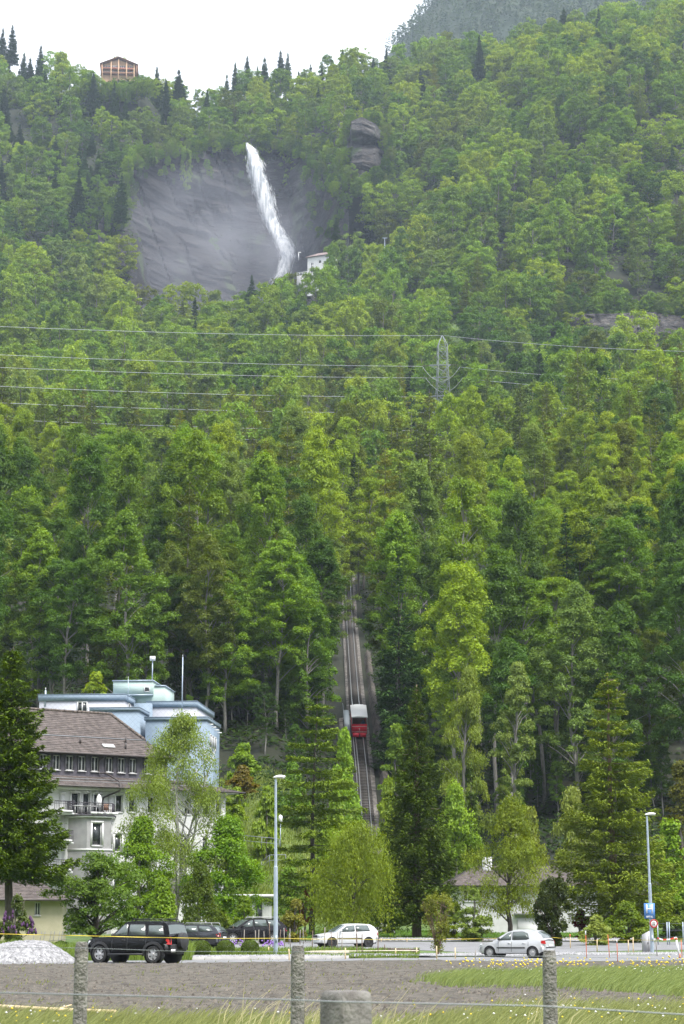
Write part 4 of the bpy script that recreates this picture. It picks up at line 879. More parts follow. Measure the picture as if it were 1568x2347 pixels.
def place_forest():
    # leave out what the photograph could show nothing of: a coarse front-to-back visibility pass
    FOREST.sort(key=lambda f: f[2])
    W, H = 320, 480; q = 4.9; seen = np.zeros((H, W), bool); yy, xx = np.mgrid[0:H, 0:W]
    keep = []
    for f in FOREST:
        u, v, ru, rv = f[9] / q, f[10] / q, max(f[11] / q, .6), max(f[12] / q, .6)
        x0, x1, y0, y1 = int(max(u - ru - 1, 0)), int(min(u + ru + 2, W)), int(max(v - rv - 1, 0)), int(min(v + rv + 2, H))
        if x1 <= x0 or y1 <= y0:
            if f[2] < 450 and f[13] != 'bush': keep.append((f, 0))
            continue
        d = ((xx[y0:y1, x0:x1] - u) / ru) ** 2 + ((yy[y0:y1, x0:x1] - v) / rv) ** 2
        e = d < 1; vis = (e & ~seen[y0:y1, x0:x1]).sum()
        if vis < max(2.0, .10 * e.sum()): continue
        keep.append((f, vis)); seen[y0:y1, x0:x1] |= d < .55
    # labels: tint + kind + place; the outermost of a look-alike set are told apart by where they stand in it
    sets = {}
    for f, vis in keep:
        key = (f[7], f[13], zone(f[9], f[10])); sets.setdefault(key, []).append(f)
    lab = {}
    for key, fs in sets.items():
        tint, kind, ph = key; nm = NAME[kind][1]
        if len(fs) == 1: lab[id(fs[0])] = f'{tint} {nm} {ph}' if kind == 'bush' else f'{tint} {nm} tree {ph}'; continue
        fs.sort(key=lambda f: f[9]); n = len(fs)
        if n == 2: ws = ['left one of two', 'right one of two'] if fs[1][9] - fs[0][9] > abs(fs[0][10] - fs[1][10]) else (['upper one of two', 'lower one of two'] if fs[0][10] < fs[1][10] else ['lower one of two', 'upper one of two'])
        elif n == 3: ws = ['leftmost', 'middle one of three', 'rightmost']
        else:
            o = ['second', 'third', 'fourth', 'fifth', 'sixth', 'seventh', 'eighth', 'ninth', 'tenth', 'eleventh', 'twelfth', 'thirteenth', 'fourteenth', 'fifteenth', 'sixteenth', 'seventeenth', 'eighteenth', 'nineteenth', 'twentieth']
            h = (n - 2 + 1) // 2
            ws = ['leftmost'] + [o[min(i, 18)] + ' from left' for i in range(h)] + [o[min(n - 3 - i, 18)] + ' from right' for i in range(h, n - 2)] + ['rightmost']
        for f, w in zip(fs, ws): lab[id(f)] = f'{w} {tint} {nm} {ph}'
    rng = np.random.default_rng(3); cnt = {}
    for f, vis in keep:
        key, x, Y, z, sc, sz, rot, tint, var = f[:9]; kind = f[13]; nm, lb = NAME[kind]
        cnt[kind] = cnt.get(kind, 0) + 1
        me = PROTO[key, var % NPR[key]]
        c = np.array(TINT[tint]) * rng.uniform(.88, 1.14) * TINT_GAIN; c = c * np.array([rng.uniform(.93, 1.07), 1, rng.uniform(.9, 1.1)])
        g = 'bushes on the wooded slope' if kind == 'bush' else f'{lb} trees on the wooded slope'
        if isinstance(me, tuple):
            o = thing(nm, lab[id(f)], 'bush' if kind == 'bush' else 'tree', (x, Y, z - .3), rot, g); o.scale = (sc, sc, sc * sz)
            cr = link('crown', me[0], o); cr.color = (*c, 1); link('trunk', me[1], o)
        else:
            o = link(nm, me, None, (x, Y, z - .3), rot); o.scale = (sc, sc, sc * sz); o.color = (*c, 1); tag(o, lab[id(f)], 'bush' if kind == 'bush' else 'tree', g)
    print('FOREST', len(FOREST), 'kept', len(keep), cnt)
grow(); place_forest()

# ------------------------------------------------------------------ garden and roadside trees, one by one
def special(nm, cat, label, u, vtop, Y, meshes, tint, H0, z=None, group=None):
    x = PX(u, Y, 0); z = hz(x, Y) if z is None else z
    x = PX(u, Y, z); zt = P(u, vtop, Y)[2]; s = (zt - z) / H0
    o = thing(nm, label, cat, (x, Y, z - .1), 0, group); o.scale = (1, 1, s)
    c = link('crown', meshes[0], o); c.color = (*(np.array(tint) * TINT_GAIN), 1); link('trunk', meshes[1], o)
    return o
B = lambda seed, H, R, **k: broadleaf('garden', seed, H, R, split=True, **k)
K = lambda seed, H, R, **k: conifer('garden', seed, H, R, split=True, **k)
special('spruce_tree', 'tree', 'dark bushy spruce filling the left edge beside the cream house', 22, 1478, 125, K(301, 18, 3.4, nb=360, nt=64000, tuft=.165, droop=.22, tipup=.22, hang=.35, asp=.42, rag=.45, base=.25, power=.62, wide=.36), (.060, .092, .014), 18)
special('lilac_bush', 'bush', 'purple flowering lilac bush at the left edge before the cream house', 34, 2040, 119, B(302, 2.7, 1.1, base=.05, nc=26, nl=5000, leaf=.085, stems=4, limbs=10), (.055, .075, .03), 2.7)
def lilac():
    rng = np.random.default_rng(8); mb = MB(); x = PX(38, 118.6)
    for q in range(70):
        a, e = rng.uniform(0, 6.28), rng.uniform(-.3, 1); r = 1.0
        p = (x + r * math.cos(a) * (1 - .3 * e), 118.6 + r * math.sin(a) * .8, 1.35 + e * .95)
        mb.lathe([(0, -.13), (.07, -.07), (.05, .06), (0, .15)], 5, p)
    tag(mb.build('lilac_blossom', mat('lilac_purple', (.085, .035, .105), .9)), 'dark purple blossom heads on the lilac bush at the left edge', 'blossom', kind='stuff')
lilac()
special('apple_tree', 'tree', 'gnarled apple tree with grey-green leaves behind the black off-roader', 220, 1945, 128, B(303, 5.6, 2.75, base=.22, nc=70, nl=18000, leaf=.09, flat=.7, limbs=34, bark='bark_dark', tr=.035, cl=(.18, .30), ragged=1.6, prof=(.55, .25)), (.085, .135, .045), 5.6)
special('maple_tree', 'tree', 'round bright green maple between the apple tree and the birch', 315, 1872, 152, B(304, 8.6, 2.6, base=.14, nc=130, nl=28000, leaf=.10, flat=.8, limbs=20, cl=(.2, .34)), (.105, .172, .022), 8.6)
special('birch_tree', 'tree', 'tall wind-blown birch with white forked trunk before the old white building', 392, 1642, 158, B(305, 16.5, 4.3, base=.22, nc=130, nl=38000, leaf=.105, flat=1.1, limbs=44, stems=4, bark='bark_birch', hang=1.1, lean=(.05, 0), cl=(.16, .30), tr=.012, up=.3, prof=(.6, .2), ragged=1.6), (.130, .168, .062), 16.5)
special('shrub', 'bush', 'light green upright shrub left of the dark thuja', 368, 2018, 136, B(306, 3.4, 1.35, base=.03, nc=40, nl=8000, leaf=.10, flat=1.3, stems=4, limbs=16, prof=(.6, .5)), (.12, .185, .032), 3.4)
special('thuja_bush', 'bush', 'dense dark thuja cone behind the grey estate car', 452, 1984, 146, B(307, 4.8, 1.65, base=.0, nc=110, nl=15000, leaf=.085, flat=1.5, limbs=4, cl=(.2, .3), prof=(.45, .55), inner=.6, up=.2), (.058, .085, .016), 4.8)
special('maple_tree', 'tree', 'large dense bright green maple left of the left street lamp', 515, 1866, 157, B(308, 8.9, 3.2, base=.08, nc=150, nl=36000, leaf=.10, flat=.8, limbs=20, cl=(.2, .34)), (.098, .175, .018), 8.9)
special('larch_tree', 'tree', 'wind-bent larch with sparse level tiers right of the left street lamp', 714, 1590, 172, K(309, 19.6, 4.3, base=.10, nb=160, nt=34000, tuft=.19, droop=.04, tipup=.05, hang=.38, asp=.34, power=.55, rag=.75, wide=.2, whorl=17, wind=.22, lean=(.035, 0), bark='bark_dark', tr=.012), (.105, .145, .030), 19.6)
special('weeping_birch', 'tree', 'drooping yellow-green weeping birch behind the white hatchback', 808, 1893, 152, B(310, 8, 3.35, base=.20, nc=120, nl=32000, leaf=.095, flat=1.1, limbs=24, hang=2.6, bark='bark_dark', cl=(.2, .36), up=.1, prof=(.4, .2)), (.128, .165, .030), 8)
special('spruce_tree', 'tree', 'tall dark drooping spruce right of the funicular track', 955, 1566, 163, K(311, 20, 3.7, base=.10, nb=340, nt=60000, tuft=.19, droop=.26, tipup=.22, hang=.75, asp=.3, rag=.32, power=.80, wide=.30, bark='bark_red', tr=.018), (.055, .082, .020), 20)
special('shrub', 'bush', 'round olive-brown shrub right of the left street lamp', 674, 2056, 148, B(312, 2.5, 1.2, base=.08, nc=34, nl=6500, leaf=.09, stems=3, limbs=12), (.125, .12, .035), 2.5)
special('dry_shrub', 'bush', 'thin-twigged yellowish shrub standing between the white and silver cars', 1003, 2045, 111, B(313, 3.4, 1.05, base=.12, nc=60, nl=2600, leaf=.07, flat=1.6, stems=16, limbs=40, cl=(.14, .26), prof=(.7, 0), bark='bark_red', tr=.004, shape=([0, .4, .8, 1], [.25, .7, 1, .8])), (.115, .125, .045), 3.4)
special('flowering_shrub', 'bush', 'white flowering tall shrub left of the slender birch', 1085, 2032, 150, B(314, 3.7, 1.3, base=.08, nc=36, nl=6500, leaf=.10, stems=4, limbs=18), (.115, .155, .062), 3.7)
special('shrub', 'bush', 'bright yellow-green round shrub behind the thin-twigged shrub', 1040, 2066, 154, B(315, 2.8, 1.25, base=.02, nc=36, nl=6500, leaf=.10, stems=3, limbs=8), (.125, .165, .022), 2.8)
special('birch_tree', 'tree', 'airy yellow-green birch in front of the white bungalow', 1168, 1826, 153, B(316, 10, 2.85, base=.20, nc=130, nl=27000, leaf=.10, flat=1.0, limbs=34, hang=1.0, bark='bark_dark', cl=(.17, .3), up=.3, prof=(.6, .5)), (.120, .152, .030), 10)
special('yew_bush', 'bush', 'dark vase-shaped yew right behind the silver hatchback', 1264, 2014, 139, B(317, 4.6, 1.35, base=.04, nc=90, nl=11000, leaf=.10, flat=2.0, stems=10, limbs=30, cl=(.13, .24), hang=0, shape=([0, .3, .75, 1], [.35, .7, 1, .75]), up=.1, bark='bark_red', tr=.008), (.030, .042, .014), 4.6)
special('red_shrub', 'bush', 'dark red leaved shrub between the yew and the white-flowered shrub', 1330, 2082, 158, B(318, 2.3, 1.0, base=.05, nc=30, nl=4500, leaf=.09, stems=3, limbs=8), (.115, .012, .018), 2.3)
special('red_shrub', 'bush', 'small dark red shrub beside the trunk of the tiered larch', 700, 2036, 171, B(319, 3.2, .7, base=.3, nc=20, nl=2200, leaf=.09, stems=3, limbs=8), (.14, .045, .035), 3.2)
special('flowering_shrub', 'bush', 'low cream-white flowering shrub left of the grey cabinet', 1365, 2098, 141, B(320, 2.2, 1.35, base=.03, nc=36, nl=6500, leaf=.085, stems=3, limbs=8), (.17, .20, .095), 2.2)
special('larch_tree', 'tree', 'large yellow-olive larch behind the right street lamp', 1412, 1538, 158, K(321, 20.6, 4.5, base=.09, nb=240, nt=60000, tuft=.18, droop=.05, tipup=.10, hang=.5, whorl=24, asp=.34, power=.62, rag=.45, wide=.32, bark='bark_red', tr=.018, wind=.08), (.120, .150, .036), 20.6)
special('shrub', 'bush', 'large mid green shrub beneath the larch behind the grey cabinet', 1440, 2062, 147, B(322, 3.4, 1.75, base=.0, nc=60, nl=9500, leaf=.11, stems=3, limbs=10), (.10, .14, .028), 3.4)
special('shrub', 'bush', 'dark shrub at the right edge beyond the wire fence', 1545, 2060, 160, B(323, 3.6, 1.7, base=.0, nc=50, nl=7000, leaf=.12, stems=3, limbs=10), (.085, .125, .022), 3.6)
special('ash_tree', 'tree', 'bright green ash behind the large larch at the right edge', 1520, 1880, 192, B(324, 9, 2.7, base=.08, nc=70, nl=11500, leaf=.17, limbs=12), (.12, .19, .026), 9)
special('ash_tree', 'tree', 'dark leafy ash at the right edge above the bright one', 1560, 1745, 215, B(325, 15, 2.8, base=.2, nc=60, nl=9500, leaf=.18, limbs=14), (.085, .085, .022), 15)
special('aspen_tree', 'tree', 'yellow-green aspen right of the tall dark spruce', 1072, 1534, 236, B(326, 16, 3.2, base=.10, nc=130, nl=30000, leaf=.13, flat=1.0, limbs=30, bark='bark_grey', hang=.5, cl=(.14, .28), prof=(.5, .35)), (.130, .165, .050), 16)
special('aspen_tree', 'tree', 'pale grey-green aspen with slim white trunk left of the big larch', 1185, 1520, 238, B(327, 16.5, 2.5, base=.34, nc=100, nl=22000, leaf=.125, limbs=28, bark='bark_grey', cl=(.16, .32), prof=(.5, .3)), (.125, .165, .075), 16.5)
special('spruce_tree', 'tree', 'small dense spruce below the yellow-green aspen', 1083, 1742, 214, K(328, 9, 2.1, base=.03, nb=180, nt=11000, tuft=.24, droop=.2, tipup=.15, hang=.35, asp=.4, rag=.35), (.060, .090, .024), 9)
special('beech_tree', 'tree', 'fresh green beech between the tall spruce and the small spruce', 1045, 1790, 205, B(329, 8.5, 2.7, base=.05, nc=60, nl=16000, leaf=.13, limbs=10), (.13, .20, .032), 8.5)
special('willow_bush', 'tree', 'pale grey-green willow left of the big larch', 1305, 1792, 208, B(330, 8, 2.9, base=.06, nc=60, nl=9500, leaf=.17, hang=.5, limbs=14, bark='bark_grey', tr=.007), (.15, .175, .07), 8)
special('willow_bush', 'tree', 'olive willow behind the airy birch', 1215, 1850, 222, B(331, 6, 2.3, base=.04, nc=50, nl=7000, leaf=.17, limbs=10), (.12, .14, .04), 6)
special('shrub', 'bush', 'round bright green shrub on the bank right of the blue building', 557, 1703, 238, B(332, 4.6, 2.2, base=.02, nc=60, nl=9000, leaf=.17, limbs=8), (.135, .20, .036), 4.6, z=P(557, 1800, 238)[2])
special('shrub', 'bush', 'brown-leaved round shrub on the bank right of the white building', 553, 1752, 226, B(333, 3.2, 1.7, base=.02, nc=50, nl=6500, leaf=.14, limbs=6), (.11, .085, .022), 3.2, z=P(553, 1822, 226)[2])
special('shrub', 'bush', 'yellow-green shrub at the right corner of the white building', 545, 1800, 210, B(334, 3.4, 1.3, base=.02, nc=40, nl=5000, leaf=.14, limbs=6), (.15, .205, .034), 3.4, z=P(545, 1885, 210)[2])
special('shrub', 'bush', 'bright shrub on the bank just left of the lamp head', 610, 1800, 222, B(335, 3.4, 1.6, base=.02, nc=40, nl=6000, leaf=.15, limbs=6), (.15, .21, .034), 3.4)
special('shrub', 'bush', 'deep green shrub on the bank right of the lamp head', 668, 1745, 236, B(336, 5.0, 2.0, base=.02, nc=50, nl=7500, leaf=.16, limbs=6), (.085, .15, .03), 5.0)
special('beech_tree', 'tree', 'fresh green young beech just left of the lower track', 782, 1672, 214, B(337, 8, 2.1, base=.05, nc=60, nl=9500, leaf=.17, limbs=12), (.125, .20, .03), 8)
special('shrub', 'bush', 'bright shrub at the foot of the track', 770, 1820, 205, B(338, 4, 2.2, base=.02, nc=50, nl=7500, leaf=.15, limbs=6), (.14, .20, .034), 4)
special('shrub', 'bush', 'yellow-green shrub right of the foot of the track', 885, 1790, 222, B(339, 5, 1.5, base=.02, nc=50, nl=7000, leaf=.16, limbs=6), (.155, .205, .034), 5)
special('beech_tree', 'tree', 'mid green beech behind the tall spruce beside the lower track', 905, 1660, 246, B(340, 10, 2.0, base=.1, nc=50, nl=8000, leaf=.18, limbs=10), (.10, .155, .03), 10)
special('maple_tree', 'tree', 'small yellow-green maple behind the roofs of the blue building', 210, 1540, 236, B(341, 6.5, 2.1, base=.1, nc=40, nl=6000, leaf=.18, limbs=8), (.175, .225, .04), 6.5, z=P(210, 1680, 236)[2])
special('shrub', 'bush', 'leafy green shrub under the weeping birch', 880, 2060, 176, B(342, 3.8, 1.7, base=.0, nc=50, nl=6000, leaf=.13, limbs=6), (.075, .12, .024), 3.8)
special('shrub', 'bush', 'shaded shrub between the lamp and the tiered larch', 655, 1985, 190, B(343, 5.5, 2.4, base=.0, nc=60, nl=8000, leaf=.15, limbs=6), (.075, .13, .024), 5.5)
special('shrub', 'bush', 'green shrub in front of the low white annex', 560, 2052, 150, B(344, 3.0, 1.3, base=.0, nc=40, nl=6000, leaf=.10, limbs=6), (.11, .165, .03), 3.0)
special('shrub', 'bush', 'bushy shrub filling the gap behind the dark estate car', 505, 2085, 147, B(345, 2.1, 1.4, base=.0, nc=40, nl=5000, leaf=.10, limbs=6), (.11, .145, .03), 2.1)
# clipped box balls by the kerb
def boxball():
    rng = np.random.default_rng(2); n = 4200; D = rng.normal(size=(n, 3)); D /= np.linalg.norm(D, axis=1)[:, None]
    D[:, 2] = np.where(D[:, 2] < -.75, -D[:, 2], D[:, 2])
    Pt = D * (.42 + .035 * rng.random(n))[:, None] * np.array([1, 1, .92]) + np.array([0, 0, .40])
    return make_mesh('box_leaves', leaf_quads(Pt, D * .8 + rng.normal(0, .5, (n, 3)), .035 * rng.uniform(.7, 1.3, n), rng), [np.arange(n * 3).reshape(-1, 3)], mats=[M['leaf']], attr=rng.random(n))
bb_ = boxball()
for u, Y, lab in ((462, 101.5, 'clipped round box shrub half hidden behind the rear wheel of the black off-roader'), (517, 102.5, 'clipped round box shrub, middle one of three on the white gravel'), (573, 103, 'clipped round box shrub nearest the street lamp on the white gravel')):
    x = PX(u, Y); o = thing('box_shrub', lab, 'bush', (x, Y, near_rise(Y) + .05), 0, 'clipped box shrubs on the gravel bed')
    c = link('crown', bb_, o); c.color = (.085, .13, .018, 1)
    mb = MB(); mb.tube([(0, 0, -.1), (0, 0, .4)], .03, 6); mb.build('trunk', M['bark'], o)
# ------------------------------------------------------------------ buildings
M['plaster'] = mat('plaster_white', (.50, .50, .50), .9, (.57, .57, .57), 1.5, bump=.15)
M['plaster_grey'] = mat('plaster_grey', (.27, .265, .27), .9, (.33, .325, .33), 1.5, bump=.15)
M['trim'] = mat('trim_white', (.60, .60, .60), .7)
M['cream'] = mat('plaster_cream', (.38, .35, .24), .9, (.44, .40, .29), 1.2, bump=.15)
M['tile_brown'] = mat('roof_tile', (.075, .062, .058), .9, (.145, .12, .112), 2.2, bump=.5, bscale=30, detail=8)
M['tile_ridge'] = mat('roof_ridge', (.07, .055, .048), .9, (.17, .14, .12), 4, bump=.5)
M['slate'] = mat('slate_dark', (.060, .056, .072), .75, (.10, .09, .11), 3, bump=.3, bscale=25)
M['glass'] = mat('window_glass', (.035, .04, .042), .06, spec=.6)
M['frame_white'] = mat('window_frame', (.62, .62, .62), .5)
M['iron'] = mat('iron_dark', (.045, .04, .05), .6)
M['pipe'] = mat('pipe_dark', (.05, .04, .038), .5)
M['timber'] = mat('timber_brown', (.16, .085, .05), .8, (.22, .12, .075), 1.0)
M['timber_pale'] = mat('timber_pale', (.42, .27, .16), .8, (.48, .32, .2), 1.0)
def shingle(name, c1, c2, sc=(1.5, 1.5)):
    m, t, b = nodes(name); N, L = t.nodes, t.links
    tc = N.new('ShaderNodeTexCoord'); mp = N.new('ShaderNodeMapping'); mp.inputs['Rotation'].default_value = (0, math.radians(45), 0); mp.inputs['Scale'].default_value = (2.6, .01, 2.6)
    ck = N.new('ShaderNodeTexBrick'); ck.inputs['Scale'].default_value = 1; ck.offset = 0; ck.inputs['Brick Width'].default_value = 1; ck.inputs['Row Height'].default_value = 1; ck.inputs['Mortar Size'].default_value = .05
    ck.inputs['Color1'].default_value = c4(c1); ck.inputs['Color2'].default_value = c4(c2); ck.inputs['Mortar'].default_value = c4([q * .86 for q in c1])
    L.new(tc.outputs['Object'], mp.inputs[0]); sw = N.new('ShaderNodeSeparateXYZ'); cb = N.new('ShaderNodeCombineXYZ')
    L.new(mp.outputs[0], sw.inputs[0]); L.new(sw.outputs['X'], cb.inputs['X']); L.new(sw.outputs['Z'], cb.inputs['Y']); L.new(cb.outputs[0], ck.inputs['Vector'])
    L.new(ck.outputs['Color'], b.inputs['Base Color']); b.inputs['Roughness'].default_value = .7
    bp = N.new('ShaderNodeBump'); bp.inputs['Distance'].default_value = .012; bp.inputs['Strength'].default_value = .35; bp.invert = True; L.new(ck.outputs['Fac'], bp.inputs['Height']); L.new(bp.outputs[0], b.inputs['Normal'])
    return m
M['shingle_blue'] = shingle('shingle_blue', (.19, .25, .32), (.205, .265, .335))
M['shingle_pale'] = shingle('shingle_pale', (.40, .41, .46), (.42, .43, .475))
M['panel_green'] = mat('panel_green', (.37, .47, .44), .7, (.40, .50, .47), .5)

def text_mesh(name, curve):
    o = bpy.data.objects.new(name, curve); COL.objects.link(o); bpy.context.view_layer.update()
    me = bpy.data.meshes.new_from_object(o.evaluated_get(bpy.context.evaluated_depsgraph_get())); bpy.data.objects.remove(o)
    return link(name, me)
def wall_open(mb, p0, ux, W, z0, z1, ops, depth=.16, m=0):
    """vertical wall along ux from p0 (local xy), openings (a, b, za, zb) cut through with reveals; outside is to the right of ux"""
    ux = np.array(ux, float); ux /= np.linalg.norm(ux); n = np.array([ux[1], -ux[0]]); p0 = np.array(p0, float)
    xs = sorted({0, W} | {o[0] for o in ops} | {o[1] for o in ops}); zs = sorted({z0, z1} | {o[2] for o in ops} | {o[3] for o in ops})
    pt = lambda a, z, d=0: (*(p0 + ux * a - n * d), z)
    for i in range(len(xs) - 1):
        for j in range(len(zs) - 1):
            xm, zm = (xs[i] + xs[i + 1]) / 2, (zs[j] + zs[j + 1]) / 2
            if any(o[0] < xm < o[1] and o[2] < zm < o[3] for o in ops): continue
            mb.add([pt(xs[i], zs[j]), pt(xs[i + 1], zs[j]), pt(xs[i + 1], zs[j + 1]), pt(xs[i], zs[j + 1])], np.array([[0, 1, 2, 3]]), m)
    for a, b, za, zb in ops:
        q = [(a, za), (b, za), (b, zb), (a, zb)]
        for k in range(4):
            (x0, c0), (x1, c1) = q[k], q[(k + 1) % 4]
            mb.add([pt(x0, c0), pt(x1, c1), pt(x1, c1, depth), pt(x0, c0, depth)], np.array([[0, 1, 2, 3]]), m)
    return mb
WIN_CACHE = {}
def window(parent, p0, ux, o, depth=.12, split=1, rail=True, sill=True, fr=.07, blind=0, name='window'):
    """window = frame; pane (and sill) are its children"""
    a, b, za, zb = o; w, h = b - a, zb - za; key = (round(w, 2), round(h, 2), split, rail, sill)
    if key not in WIN_CACHE:
        f = MB()
        f.bb(0, fr, -.03, .03, 0, h); f.bb(w - fr, w, -.03, .03, 0, h); f.bb(fr, w - fr, -.03, .03, 0, fr); f.bb(fr, w - fr, -.03, .03, h - fr, h)
        for s in range(1, split):
            f.bb(w * s / split - fr * .6, w * s / split + fr * .6, -.035, .035, fr, h - fr)
        if rail: f.bb(fr, w - fr, -.025, .025, h * .68, h * .68 + fr * .7)
        g = MB(); g.bb(fr * .5, w - fr * .5, -.006, .006, fr * .5, h - fr * .5)
        s_ = MB(); s_.bb(-.06, w + .06, -.20, -.045, -.07, -.005)
        WIN_CACHE[key] = (f.mesh('window_frame', M['frame_white']), g.mesh('pane', M['glass']), s_.mesh('sill', M['trim']))
    fm, gm, sm = WIN_CACHE[key]
    ux = np.array(ux, float); ux /= np.linalg.norm(ux); n = np.array([ux[1], -ux[0]])
    p = np.array(p0, float) + ux * a - n * depth
    wo = link(name, fm, parent, (p[0], p[1], za), math.atan2(ux[1], ux[0]))
    link('pane', gm, wo, (0, .02, 0))
    if sill: link('sill', sm, wo)
    return wo
def surround(mb, p0, ux, o, w=.18, out=.05, key=True, m=0):
    a, b, za, zb = o; ux = np.array(ux, float); ux /= np.linalg.norm(ux); n = np.array([ux[1], -ux[0]]); rz = math.atan2(ux[1], ux[0])
    def bx(x0, x1, z0, z1, o_=out):
        c = np.array(p0, float) + ux * (x0 + x1) / 2 + n * o_ / 2
        mb.box((c[0], c[1], (z0 + z1) / 2), (x1 - x0, o_, z1 - z0), rz, m)
    bx(a - w, a, za - .02, zb); bx(b, b + w, za - .02, zb); bx(a - w, b + w, zb, zb + w * 1.05)
    if key: bx((a + b) / 2 - .09, (a + b) / 2 + .09, zb + w * .3, zb + w * 1.9, out + .04)
def tiled(mb, e0, e1, r1, r0, row=.33, m=0, lap=.035, jit=0, seed=0):
    """roof plane e0-e1 (eave) to r0-r1 (ridge), built of stepped tile courses"""
    e0, e1, r0, r1 = [np.array(p, float) for p in (e0, e1, r0, r1)]
    n = np.cross(e1 - e0, r0 - e0); n /= np.linalg.norm(n)
    if n[2] < 0: n = -n
    k = max(2, int(np.linalg.norm((r0 + r1) / 2 - (e0 + e1) / 2) / row))
    rng = np.random.default_rng(seed)
    for i in range(k):
        t0, t1 = i / k, (i + 1) / k
        a0, a1 = e0 + (r0 - e0) * t0, e1 + (r1 - e1) * t0; b0, b1 = e0 + (r0 - e0) * t1, e1 + (r1 - e1) * t1
        L = np.linalg.norm(a1 - a0); q = max(1, int(L / 1.1)) if jit else 1
        for s in range(q):
            s0, s1 = s / q, (s + 1) / q; up = n * (lap + (rng.random() * jit if jit else 0))
            p = [a0 + (a1 - a0) * s0 + up, a0 + (a1 - a0) * s1 + up, b0 + (b1 - b0) * s1 + n * .005, b0 + (b1 - b0) * s0 + n * .005]
            mb.add(p + [p[0] - up, p[1] - up], np.array([[0, 1, 2, 3], [4, 5, 1, 0]]), m)
    mb.add([e0 - n * .03, e1 - n * .03, r1 - n * .03, r0 - n * .03], np.array([[3, 2, 1, 0]]), m)

